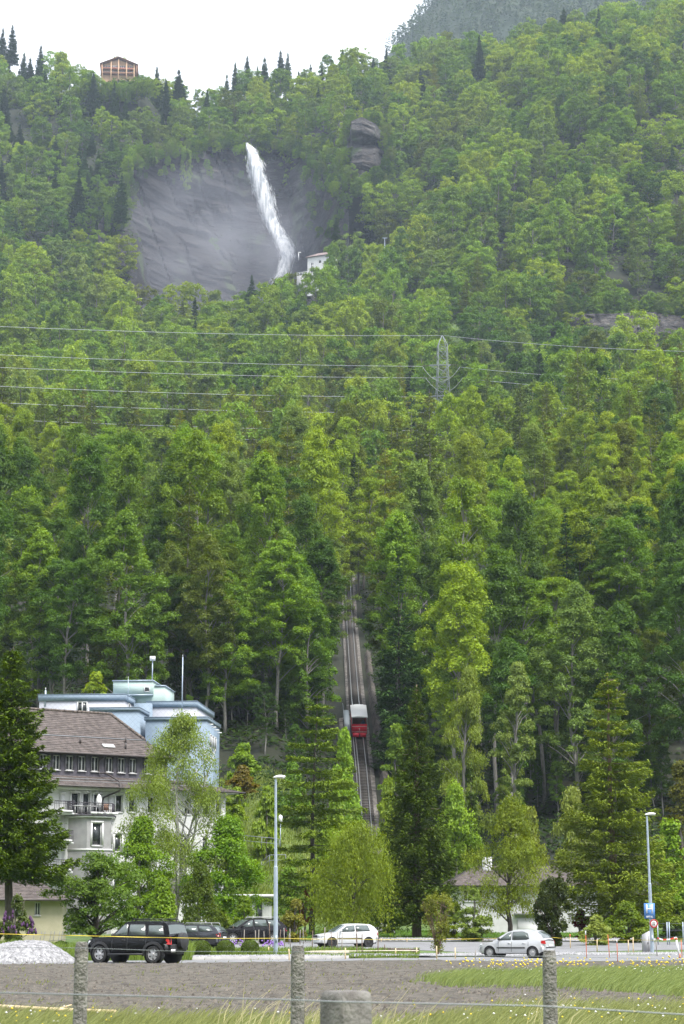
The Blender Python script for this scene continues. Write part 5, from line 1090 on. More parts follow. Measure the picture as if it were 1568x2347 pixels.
def hotel():
    A = np.array([-23.96, 175.0]); ang = math.atan2(9.4, 13.6); c, s = math.cos(ang), math.sin(ang)
    root = thing('old_hospital_building', 'old white building with brown tiled roof, slate attic and iron balconies on the left', 'building', (A[0], A[1], .6), ang)
    z0 = root.location.z
    def lx(u, Z=0):
        k = (u - 784) / FPX * .995
        return (k * A[1] - A[0]) / (c - k * s)
    def lz(u, v):   # height in building coordinates of row v on the facade at column u
        Y = A[1] + lx(u) * s
        return P(u, v, Y)[2] - z0
    x0, x1 = -9.0, lx(517); E = lz(300, 1808)             # eave height
    F = (0, 0); U = (1, 0)
    def op(ua, ub, va, vb): 
        return (lx(ua) - x0, lx(ub) - x0, lz((ua + ub) / 2, vb), lz((ua + ub) / 2, va))
    third = [op(166, 183, 1817, 1866), op(192, 207, 1818, 1876), op(217, 232, 1820, 1866), op(267, 282, 1822, 1862), op(297, 312, 1824, 1862), op(340, 355, 1826, 1864), op(382, 396, 1828, 1866), op(424, 438, 1830, 1867), op(466, 480, 1831, 1868), op(496, 507, 1832, 1868)]
    h3 = 3.35
    ops = list(third)
    for a, b, za, zb in third[3:]:
        for d in (1, 2): ops.append((a, b, za - h3 * d, zb - h3 * d))
    sec = [op(147, 160, 2030, 2062)]
    mb = MB(); wall_open(mb, (x0, 0), U, x1 - x0, -1.2, E, ops)
    dpt = 11
    mb.add([(x1, 0, -1.2), (x1, dpt, -1.2), (x1, dpt, E), (x1, 0, E)], np.array([[0, 1, 2, 3]])); mb.add([(x0, 0, -1.2), (x0, dpt, -1.2), (x0, dpt, E), (x0, 0, E)], np.array([[3, 2, 1, 0]]))
    mb.add([(x0, dpt, -1.2), (x1, dpt, -1.2), (x1, dpt, E), (x0, dpt, E)], np.array([[3, 2, 1, 0]]))
    mb.build('wall', M['plaster'], root)
    for o in ops: window(root, (x0, 0), U, o, split=1, rail=False)
    for o in ops: mb = MB(); surround(mb, (x0, 0), U, o); mb.build('window_surround', M['trim'], root)
    for u in (144, 256, 512):
        mb = MB(); xx = lx(u); mb.bb(xx - .22, xx + .22, -.07, 0, -1.2, E - .5); mb.bb(xx - .28, xx + .28, -.10, 0, E - .72, E - .5); mb.build('pilaster', M['trim'], root)
    mb = MB(); mb.bb(x0, x1 + .05, -.25, .02, E - .28, E - .05); mb.build('cornice', M['trim'], root)
    # lower skirt roof round the attic
    sk = 1.15; ov = 1.0; Zs = E + .98
    xr = lx(547) ; xa = lx(398)                           # right tip of the eave, right end of the attic
    mb = MB()
    tiled(mb, (x0, -ov, E), (xr, -ov, E), (xa + 2.0, sk, Zs), (x0, sk, Zs), .30)
    tiled(mb, (xr, -ov, E), (xr, dpt + 1, E), (xa + 2.0, dpt - sk, Zs + .2), (xa + 2.0, sk, Zs), .3)
    mb.add([(xa, sk, Zs), (xa + 2, sk, Zs), (xa + 2, dpt, Zs), (xa, dpt, Zs)], np.array([[0, 1, 2, 3]]))
    sr = mb.build('skirt_roof', M['tile_brown'], root)
    mb = MB(); mb.tube([(x0, -ov - .06, E - .02), (xr + .05, -ov - .06, E - .02), (xr + .06, dpt, E - .02)], .085, 6); mb.build('gutter', M['pipe'], root)
    mb = MB(); mb.add([(x0, -ov, E - .04), (xr, -ov, E - .04), (xr, dpt, E - .04), (x0, dpt, E - .04)], np.array([[3, 2, 1, 0]])); mb.build('soffit', M['trim'], root)
    mb = MB(); mb.tube([(x0, .25, Zs - .28), (xr - 2.2, .25, Zs - .28)], .03, 4); mb.tube([(x0, -.05, Zs - .52), (xr - 1.7, -.05, Zs - .52)], .03, 4); mb.build('snow_guard', M['wire'], root)
    # attic storey clad in dark slate
    E2 = lz(220, 1727)
    za, zb = lz(200, 1762) , lz(200, 1731)
    at = []
    for ua, ub in ((104, 121), (134, 151), (164, 181), (193, 210), (223, 240), (256, 272), (284, 300), (311, 326), (345, 360), (374, 389)):
        at.append((lx(ua) * 1.0 - x0, lx(ub) - x0, Zs + .45, Zs + 1.72))
    mb = MB(); wall_open(mb, (x0, sk), U, xa - x0, Zs - .1, E2, at)
    mb.add([(xa, sk, Zs), (xa, dpt, Zs), (xa, dpt, E2), (xa, sk, E2)], np.array([[0, 1, 2, 3]]))
    mb.build('attic_wall', M['slate'], root)
    for o in at: window(root, (x0, sk), U, o, depth=.05, split=2, rail=False, fr=.08)
    for o in at: mb = MB(); surround(mb, (x0, sk), U, o, .05, .09, False); mb.build('window_surround', M['slate'], root)
    # main roof
    oh = .65; Rz = E2 + 4.1; xrd = lx(300) + 1.2; xe = xa + .6; yb = dpt + .6; yr = 6.2
    kz = E2 + 1.55; ky = sk - oh + 2.35
    mb = MB()
    tiled(mb, (x0, sk - oh, E2), (xe, sk - oh, E2), (xe - 1.9, ky, kz), (x0, ky, kz), .30, jit=.012, seed=1)
    tiled(mb, (x0, ky, kz), (xe - 1.9, ky, kz), (xrd, yr, Rz), (x0, yr, Rz), .30, jit=.012, seed=2)
    tiled(mb, (xe, sk - oh, E2), (xe, yb, E2), (xrd, yr, Rz), (xe - 1.9, ky, kz), .30, jit=.012, seed=3)
    mb.add([(x0, yb, E2), (xe, yb, E2), (xrd, yr, Rz), (x0, yr, Rz)], np.array([[3, 2, 1, 0]]))
    roof = mb.build('roof', M['tile_brown'], root)
    mb = MB()
    rng = np.random.default_rng(3)
    for a, b in (((x0, yr, Rz + .05), (xrd, yr, Rz + .05)), ((xrd, yr, Rz + .05), (xe - 1.9, ky, kz + .08))):
        a, b = np.array(a), np.array(b); k = int(np.linalg.norm(b - a) / .42)
        for i in range(k):
            mb.tube([a + (b - a) * i / k + (0, 0, rng.random() * .03), a + (b - a) * (i + .96) / k + (0, 0, .03)], [.15, .12], 6)
    mb.build('ridge_tiles', M['tile_ridge'], roof)
    mb = MB(); mb.tube([(x0, ky, kz + .08), (xe - 2.0, ky, kz + .08)], .045, 4); mb.build('snow_guard', M['wire'], roof)
    for u, t in ((207, .62), (317, .78), (306, .42)):
        mb = MB(); xx = lx(u); yy = sk - oh + (ky - sk + oh) * t; zz = E2 + (kz - E2) * t
        mb.tube([(xx, yy, zz - .1), (xx, yy, zz + .55)], .09, 8); mb.build('vent_pipe', M['pipe'], roof)
    mb = MB(); xx = lx(268); mb.box((xx, sk - oh + 1.1, E2 + .86), (1.1, .5, .1), 0, 0, math.radians(33)); mb.build('skylight', M['frame_white'], roof)
    mb = MB(); mb.tube([(x0, sk - oh - .05, E2 - .03), (xe, sk - oh - .05, E2 - .03), (xe, yb, E2 - .03)], .085, 6); mb.build('gutter', M['pipe'], root)
    mb = MB(); mb.add([(x0, sk - oh, E2 - .05), (xe, sk - oh, E2 - .05), (xe, yb, E2 - .05), (x0, yb, E2 - .05)], np.array([[3, 2, 1, 0]])); mb.build('soffit', M['timber'], root)
    # drainpipe with its two elbows
    xp = lx(246); mb = MB()
    mb.tube([(xp + .3, sk - oh, E2), (xp - .25, sk - .1, E2 - .5), (xp - .25, sk - .1, E2 - 1.6), (xp + .2, sk - .45, Zs + .35), (xp + .9, -.55, E + .55), (xp + .75, -ov, E + .1), (xp + .75, -ov, E - .25), (xp - .35, -.1, E - .85), (xp - .45, -.1, E - 1.2), (xp - .45, -.1, E - 3.2)], .075, 6); mb.build('drainpipe', M['pipe'], root)
    # bay below the third-floor balcony
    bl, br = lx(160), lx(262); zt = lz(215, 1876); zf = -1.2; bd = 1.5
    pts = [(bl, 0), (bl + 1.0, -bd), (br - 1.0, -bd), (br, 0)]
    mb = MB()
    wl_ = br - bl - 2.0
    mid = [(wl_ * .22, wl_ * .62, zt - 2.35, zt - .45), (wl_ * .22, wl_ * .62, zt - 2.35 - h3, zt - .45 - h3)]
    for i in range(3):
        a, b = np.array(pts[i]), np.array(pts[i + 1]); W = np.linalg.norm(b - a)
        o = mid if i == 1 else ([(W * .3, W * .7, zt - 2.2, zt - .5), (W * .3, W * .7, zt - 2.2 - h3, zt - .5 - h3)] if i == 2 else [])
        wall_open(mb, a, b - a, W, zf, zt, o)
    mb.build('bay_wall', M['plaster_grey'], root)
    for i in (1, 2):
        a, b = np.array(pts[i]), np.array(pts[i + 1]); W = np.linalg.norm(b - a)
        for o in (mid if i == 1 else [(W * .3, W * .7, zt - 2.2, zt - .5), (W * .3, W * .7, zt - 2.2 - h3, zt - .5 - h3)]):
            window(root, a, b - a, o, split=1, rail=False); mt = MB(); surround(mt, a, b - a, o, .16, .05, False); mt.build('window_surround', M['trim'], root)
    for zz, hh, mm_, ex in ((zt, .16, 'trim', .22), (zt + .16, .10, 'slate', .30), (zt - 2.75, .14, 'trim', .06)):
        mb = MB(); pp = [(bl - ex, .0), (bl + 1.0 - ex * .4, -bd - ex), (br - 1.0 + ex * .4, -bd - ex), (br + ex, .0)]
        mb.slab([(p[0], p[1], zz + hh) for p in pp], hh); mb.build('bay_cornice', M[mm_], root)
    def railing(pl, z, h=.95, nm='balcony_railing'):
        mb = MB(); pl = [np.array(p, float) for p in pl]
        for a, b in zip(pl[:-1], pl[1:]):
            for zz, r in ((z + h, .035), (z + .1, .025), (z + h * .8, .018)): mb.bar((*a, zz), (*b, zz), r)
            k = int(np.linalg.norm(b - a) / .16)
            for i in range(k + 1):
                q = a + (b - a) * i / k; mb.bar((*q, z), (*q, z + h), .016 if i % 6 else .03, 3)
        return mb.build(nm, M['iron'], root)
    railing([(bl - .1, -.05), (bl + 1, -bd - .1), (br - 1, -bd - .1), (br + .1, -.05)], zt + .27)
    mb = MB()
    for q in range(4):
        xx = bl + 1.2 + q * (br - bl - 2.6) / 3; mb.bb(xx, xx + .9, -bd - .32, -bd - .12, zt + .27, zt + .47)
    mb.build('planter_box', M['trim'], root)
    # left-hand balconies
    for i, v in enumerate((1864, 1931, 1998, 2068)):
        zz = lz(140, v); xl, xr_ = lx(112), lx(157)
        mb = MB(); mb.bb(xl, xr_, -1.3, .0, zz - .16, zz); mb.build('balcony_slab', M['trim'], root)
        railing([(xl, -1.25), (xr_ - .05, -1.25), (xr_ - .05, -.05)], zz)
        mb = MB(); mb.bb(xr_ - 1.3, xr_ - .2, -1.45, -1.28, zz + .02, zz + .2); mb.build('planter_box', M['trim'], root)
    # balcony furniture stands on the balcony: things of their own
    def w2(x, y, z): return (A[0] + x * c - y * s, A[1] + x * s + y * c, z + z0)
    zb_ = zt + .27
    xx = lx(219); o = thing('parasol', 'folded white parasol on the third-floor balcony of the old white building', 'parasol', w2(xx, -.75, zb_), ang)
    mb = MB(); mb.lathe([(.05, .55), (.22, .75), (.26, 1.25), (.17, 1.6), (.0, 1.8)], 10); mb.build('canopy', M['white'], o)
    mb = MB(); mb.tube([(0, 0, .05), (0, 0, 1.9)], .025, 6); mb.lathe([(0, .1), (.22, .08), (.25, 0), (0, 0)], 10); mb.build('pole', M['wire'], o)
    for u, lb in ((170, 'white garden table at the left end of the upper balcony'), (198, 'white garden table in the middle of the upper balcony')):
        o = thing('garden_table', lb, 'table', w2(lx(u), -.9, zb_), ang)
        mb = MB(); mb.bb(-.5, .5, -.35, .35, .68, .72); mb.build('table_top', M['white'], o)
        for dx in (-.42, .42):
            for dy in (-.28, .28):
                mb = MB(); mb.bar((dx, dy, 0), (dx, dy, .68), .022); mb.build('leg', M['white'], o)
    o = thing('garden_chair', 'brown wooden chair at the right end of the upper balcony', 'chair', w2(lx(237), -.9, zb_), ang)
    mb = MB(); mb.bb(-.25, .25, -.25, .25, .42, .46); mb.build('seat', M['timber'], o)
    mb = MB(); mb.bb(-.25, .25, .22, .26, .46, .95); mb.build('backrest', M['timber'], o)
    for dx in (-.22, .22):
        for dy in (-.22, .22):
            mb = MB(); mb.bar((dx, dy, 0), (dx, dy, .42), .025); mb.build('leg', M['timber'], o)
hotel()

def blue_block():
    Y = 208; k = Y / FPX; zg = 2.0; xc = PX(300, Y, 20); yaw = math.radians(-5)
    root = thing('hospital_block', 'stepped light blue and pale green hospital block behind the old tiled roof', 'building', (xc, Y, zg), yaw)
    lx = lambda u, d=0: ((u - 784) / FPX * (Y + d) * .995 - xc) / math.cos(yaw)
    lz = lambda v, d=0: P(300, v, Y + d)[2] - zg
    def blockpart(name, ua, ub, d0, dep, vt, band, m, bandm, vb=None):
        x0, x1 = lx(ua, d0), lx(ub, d0); z1 = lz(vt, d0); zb = z1 - band
        mb = MB(); mb.bb(x0, x1, d0, d0 + dep, -1, zb); b = mb.build(name, m, root)
        mb = MB(); mb.bb(x0 - .12, x1 + .12, d0 - .12, d0 + dep + .12, zb + .002, z1); p = mb.build('parapet', bandm, b)
        mb = MB(); mb.bb(x0 - .15, x1 + .15, d0 - .15, d0 + dep + .15, z1 + .002, z1 + .06); mb.build('coping', M['shingle_blue'] if bandm is M['shingle_blue'] else M['galv'], b)
        return b, x0, x1, zb
    b, x0, x1, zb = blockpart('upper_storey', 83, 282, 0, 13, 1591, .62, M['shingle_pale'], M['shingle_blue'])
    wz = lz(1626), lz(1607)
    window(b, (0, -.03), (1, 0), (lx(172), lx(196), wz[0] - .3, wz[1]), depth=.0, split=2, rail=False, sill=False, fr=.1)
    window(b, (x1 + .03, 0), (0, 1), (2, 2.9, wz[0] + .2, wz[1]), depth=-.02, rail=False, sill=False)
    blockpart('lower_storey', 211, 322, -3.5, 12, 1622, .3, M['shingle_blue'], M['shingle_blue'])
    b, x0, x1, zb = blockpart('right_storey', 330, 442, 3, 12, 1609, .55, M['shingle_pale'], M['shingle_blue'])
    mb = MB(); mb.bb(lx(300, 2), lx(340, 2), 2, 9, -1, lz(1612, 2)); mb.build('link_wall', M['shingle_blue'], root)
    b, x0, x1, zb = blockpart('stair_wing', 337, 478, -2.5, 9, 1645, .3, M['shingle_blue'], M['shingle_blue'])
    for q in range(3):
        window(b, (x1 + .03, -2.5), (0, 1), (2.2 + q * 1.6, 3.2 + q * 1.6, zb - 2.6, zb - 1.2), depth=-.02, rail=False, sill=False)
    mb = MB()
    for q in range(4): mb.tube([(x1, -1 + q * 2, zb - .3 - q * .1), (x1 + .45, -1 + q * 2, zb - .3 - q * .1)], .06, 6)
    mb.build('spout', M['white'], b)
    # pale green lift tower
    d = 5; tx0, tx1, tx2 = lx(245, d), lx(337, d), lx(363, d); tz1, tz2 = lz(1561, d), lz(1572, d); tzb = lz(1594, d)
    mb = MB(); mb.bb(tx0, tx1, d, d + 5, tzb, tz1); mb.bb(tx0, tx2, d + .6, d + 6.5, lz(1625, d), tz2)
    t = mb.build('lift_tower', M['panel_green'], root)
    mb = MB(); mb.bb(tx0 - .1, tx1 + .1, d - .1, d + 5.1, tz1 + .002, tz1 + .1); mb.bb(tx1 + .11, tx2 + .1, d + .5, d + 6.6, tz2 + .002, tz2 + .1); mb.bb(tx0, tx1 + .05, d - .06, d - .004, tzb, tzb + .1); mb.build('coping', M['galv'], t)
    window(t, (0, d - .03), (1, 0), (lx(318, d), lx(331, d), lz(1586, d), lz(1575, d)), depth=.0, rail=False, sill=False, fr=.06)
    # masts and aerials on the roofs
    def mast(u, vt, vb, d, lb, cap=0, r=.06):
        x = lx(u, d); ca, sa = math.cos(yaw), math.sin(yaw); w = (xc + x * ca - d * sa, Y + x * sa + d * ca)
        zb_, zt = P(u, vb, w[1])[2], P(u, vt, w[1])[2]
        o = thing('roof_mast', lb, 'mast', (w[0], w[1], zb_))
        mb = MB(); mb.tube([(0, 0, -.3), (0, 0, zt - zb_)], r, 6); mb.build('pole', M['galv'], o)
        mb = MB()
        if cap: mb.bb(-.28, .28, -.2, .2, zt - zb_ - .1, zt - zb_ + .35)
        else: mb.tube([(0, 0, zt - zb_), (0, 0, zt - zb_ + .25)], r * .4, 5)
        mb.build('mast_head' , M['white'], o)
    mast(334, 1512, 1565, 6, 'pole with a white box on the pale green roof tower', 1)
    mast(412, 1506, 1640, 2, 'tall thin aerial on the right part of the blue roof')
    mast(288, 1556, 1600, 1, 'thin aerial in front of the pale green tower', 0, .04)
    mast(97, 1582, 1612, 0, 'short white pole at the left end of the blue roof', 0, .09)
blue_block()

def hip_house(name, label, u0, u1, Y, dep, ve, vr, m, roofm, yaw=0, zg=None, ridge=.35, wins=(), vb=None, oh=.6, gable=False, extra=None, split=2):
    xm = PX((u0 + u1) / 2, Y); zg = near_rise(np.array(Y)) if zg is None else zg; zg = float(zg)
    root = thing(name, label, 'building', (xm, Y, zg - .3), math.radians(yaw))
    W = (u1 - u0) / FPX * Y / math.cos(math.radians(yaw)); x0, x1 = -W / 2, W / 2
    E = P((u0 + u1) / 2, ve, Y)[2] - zg + .3; R = P((u0 + u1) / 2, vr, Y + dep / 2)[2] - zg + .3
    lx = lambda u: (u - (u0 + u1) / 2) / FPX * Y / math.cos(math.radians(yaw)); lz = lambda v: P(0, v, Y)[2] - zg + .3
    ops = [(lx(a) - x0, lx(b) - x0, lz(d), lz(c)) for a, b, c, d in wins]
    mb = MB(); wall_open(mb, (x0, 0), (1, 0), W, -.5, E, ops)
    wall_open(mb, (x1, 0), (0, 1), dep, -.5, E, []); wall_open(mb, (x0, dep), (0, -1), dep, -.5, E, []); wall_open(mb, (x1, dep), (-1, 0), W, -.5, E, [])
    mb.build('wall', m, root)
    for o in ops: window(root, (x0, 0), (1, 0), o, split=split, rail=False)
    mb = MB(); a, b = x0 - oh, x1 + oh; f, g = -oh, dep + oh; r0, r1 = x0 + W * ridge, x1 - W * ridge; ym = dep / 2
    tiled(mb, (a, f, E), (b, f, E), (r1, ym, R), (r0, ym, R), .3, jit=.012); tiled(mb, (b, f, E), (b, g, E), (r1, ym, R), (r1, ym, R), .3); tiled(mb, (a, g, E), (a, f, E), (r0, ym, R), (r0, ym, R), .3)
    mb.add([(a, g, E), (b, g, E), (r1, ym, R), (r0, ym, R)], np.array([[3, 2, 1, 0]]))
    mb.add([(a, f, E - .06), (b, f, E - .06), (b, g, E - .06), (a, g, E - .06)], np.array([[3, 2, 1, 0]]))
    rf = mb.build('roof', roofm, root)
    mb = MB(); mb.tube([(a, f - .05, E - .03), (b, f - .05, E - .03)], .07, 6); mb.build('gutter', M['pipe'], root)
    if extra: extra(root, rf, lx, lz, x0, x1, E, R)
    return root
hip_house('cream_house', 'small cream rendered house with brown hipped roof at the left edge', -120, 137, 141, 9, 2062, 2002, M['cream'], M['tile_brown'], yaw=6, ridge=.36, wins=[(74, 87, 2068, 2098), (20, 44, 2066, 2100)])
def bungalow_x(root, rf, lx, lz, x0, x1, E, R):
    mb = MB(); mb.bb(lx(1122), lx(1142), 3.2, 4.2, E, lz(1962)); mb.build('chimney', M['plaster'], rf)
    mb = MB(); mb.bb(lx(1188), lx(1240), -.12, -.004, -.3, lz(2105)); mb.build('garage_door', M['trim'], root)
    mb = MB(); mb.bb(lx(1180), lx(1248), -.5, -.02, lz(2098), lz(2092)); mb.build('canopy_slab', M['plaster_grey'], root)
hip_house('bungalow', 'low white bungalow with brown tiled roof behind the airy birch', 1040, 1370, 182, 9, 2030, 1985, M['plaster'], M['tile_brown'], yaw=3, ridge=.2, wins=[(1066, 1086, 2040, 2066), (1088, 1110, 2040, 2066), (1150, 1172, 2040, 2066), (1178, 1192, 2040, 2064)], extra=bungalow_x)
hip_house('white_outbuilding', 'low white outbuilding with dark lattice window behind the weeping birch', 838, 905, 178, 6, 2078, 2068, M['plaster'], M['slate'], ridge=.4, wins=[(858, 872, 2106, 2134)], oh=.3, split=3)
def annex():
    Y = 183; root = thing('white_annex', 'flat-roofed white annex partly hidden left of the left street lamp', 'building', (PX(575, Y), Y, .7))
    x0, x1 = PX(515, Y) - PX(575, Y), PX(618, Y) - PX(575, Y); zt = P(575, 2050, Y)[2] - .7
    ops = [(1.0, 2.0, 1.0, zt - .5), (2.6, 3.3, .2, zt - .5)]
    mb = MB(); wall_open(mb, (x0, 0), (1, 0), x1 - x0, -.5, zt - .25, ops); wall_open(mb, (x1, 0), (0, 1), 6, -.5, zt - .25, []); wall_open(mb, (x0, 6), (0, -1), 6, -.5, zt - .25, []); mb.build('wall', M['plaster'], root)
    for o in ops: window(root, (x0, 0), (1, 0), o, split=1, rail=False)
    mb = MB(); mb.bb(x0 - .4, x1 + .4, -.5, 6, zt - .248, zt); mb.build('flat_roof', M['trim'], root)
annex()

def chalet():
    Y = 1330; p = P(271, 178, Y); s = Y / FPX
    root = thing('chalet', 'large brown wooden chalet with gabled front on the skyline ridge', 'building', (p[0], Y, p[2] - 3), math.radians(4))
    lx = lambda u: (u - 271) * s * 1.0; lz = lambda v: P(271, v, Y)[2] - p[2] + 3
    xl, xr = lx(231), lx(310); D = 22
    zb, ze, zr = 0, lz(150), lz(136.5)
    mb = MB(); mb.add([(xl, 0, zb), (xr, 0, zb), (xr, 0, ze), (0, 0, zr), (xl, 0, ze)], [(0, 1, 2, 3, 4)]); mb.add([(xl, 0, zb), (xl, D, zb), (xl, D, ze), (xl, 0, ze)], np.array([[3, 2, 1, 0]])); mb.add([(xr, 0, zb), (xr, D, zb), (xr, D, ze), (xr, 0, ze)], np.array([[0, 1, 2, 3]])); mb.add([(xl, D, zb), (xr, D, zb), (xr, D, ze), (0, D, zr), (xl, D, ze)], [(4, 3, 2, 1, 0)])
    mb.build('wall', M['timber_pale'], root)
    oh = 3.2; a = np.array([lx(226), -oh, lz(151)]); t = np.array([0, -oh, lz(134)]); b = np.array([lx(318.5), -oh, lz(151)])
    mb = MB(); mb.slab([a, t, t + (0, D + 4, 0), a + (0, D + 4, 0)][::-1], .45); mb.slab([t, b, b + (0, D + 4, 0), t + (0, D + 4, 0)][::-1], .45)
    rf = mb.build('roof', M['timber'], root)
    for ua, ub in ((228, 232), (313, 318)): mb = MB(); mb.bb(lx(ua), lx(ub), -2.5, -.2, lz(176), lz(151)); mb.build('side_screen', M['timber'], root)
    for u in (232, 253.5, 271.5, 291, 309.5):
        mb = MB(); mb.bb(lx(u) - .35, lx(u) + .35, -2.2, -1.5, -4, lz(148 if u in (232, 309.5) else (143 if u != 271.5 else 138))); mb.build('post', M['timber_pale'], root)
    for v, h in ((160.5, 3.2), (170.5, 2.2)):
        mb = MB(); mb.bb(xl, xr, -2.0, 0, lz(v) - .35, lz(v)); mb.build('balcony_floor', M['timber'], root)
        mb = MB(); mb.bb(xl, xr, -2.05, -1.95, lz(v), lz(v) + 1.0); mb.build('balcony_rail', mat('rail_red', (.28, .11, .07), .8) if v < 165 else M['timber'], root)
    for u0 in (233.5, 240, 246, 255.5, 260.5, 265.5, 274, 279, 284, 293, 299, 304.5):
        for v0, v1 in ((162.5, 169.5), (150.5, 157.5)):
            window(root, (0, -.05), (1, 0), (lx(u0), lx(u0 + 4.2), lz(v1), lz(v0)), depth=0, split=1, rail=False, sill=False, fr=.2)
chalet()
def station():
    Y = 1072; p = P(722, 632, Y); s = Y / FPX
    root = thing('station_house', 'white station house with pale red roof beside the foot of the waterfall', 'building', (p[0], Y, p[2] - 3), math.radians(-24))
    W, D, H = 13.5, 10, P(722, 588, Y)[2] - p[2] + 3; xl = -4.5
    ops = [(1.9, 3.7, H - 9.0, H - 3.2), (6.6, 8.4, H - 4.2, H - 2.4)]
    mb = MB(); wall_open(mb, (xl, 0), (1, 0), W, -8, H, ops); wall_open(mb, (xl + W, 0), (0, 1), D, -8, H, []); wall_open(mb, (xl, D), (0, -1), D, -8, H, [])
    mb.build('wall', M['plaster'], root)
    for o in ops: window(root, (xl, 0), (1, 0), o, split=2 if o[0] < 3 else 1, rail=o[0] < 3, sill=False, fr=.2)
    mb = MB(); tiled(mb, (xl - 1, -1, H), (xl + W + 1, -1, H), (xl + W - 3, D / 2, H + 3.4), (xl + 3.6, D / 2, H + 3.4), .8); tiled(mb, (xl - 1, D + 1, H), (xl - 1, -1, H), (xl + 3.6, D / 2, H + 3.4), (xl + 3.6, D / 2, H + 3.4), .8)
    mb.build('roof', mat('roof_red', (.25, .19, .18), .85, (.31, .24, .225), .6), root)
    mb = MB(); mb.bb(xl - 6.5, xl, 0, 5, -8, H - 9.6); mb.build('terrace', M['kerb'], root)
    mb = MB()
    for q in range(5): mb.bar((xl - 6.4 + q * 1.55, .1, H - 9.6), (xl - 6.4 + q * 1.55, .1, H - 7.9), .12)
    mb.bar((xl - 6.5, .1, H - 7.9), (xl, .1, H - 7.9), .16); mb.bar((xl - 6.5, .1, H - 8.7), (xl, .1, H - 8.7), .1); mb.build('railing', M['trim'], root)
    q = P(684.5, 592, 1076); o = thing('terrace_lamp', 'small white lamp post on the terrace beside the waterfall', 'street lamp', (q[0], 1076, q[2] - 1))
    mb = MB(); h = P(684, 579, 1076)[2] - q[2] + 1; mb.tube([(0, 0, 0), (0, 0, h)], .14, 6); mb.build('pole', M['lampw'], o)
    mb = MB(); mb.bb(-.1, 1.3, -.2, .2, h, h + .3); mb.build('lamp_head', M['lampw'], o)
    q = P(882, 556, 1098); o = thing('cable_head', 'grey cable mast with crossbar above the trees right of the station house', 'mast', (q[0], 1098, q[2] - 12))
    mb = MB(); h = 12 + P(882, 546, 1098)[2] - q[2]; mb.tube([(0, 0, 0), (0, 0, h)], .12, 6); mb.build('pole', M['galv'], o)
    mb = MB(); mb.bb(-1.5, 1.5, -.15, .15, h, h + .25); mb.build('crossbar', M['galv'], o)
station()

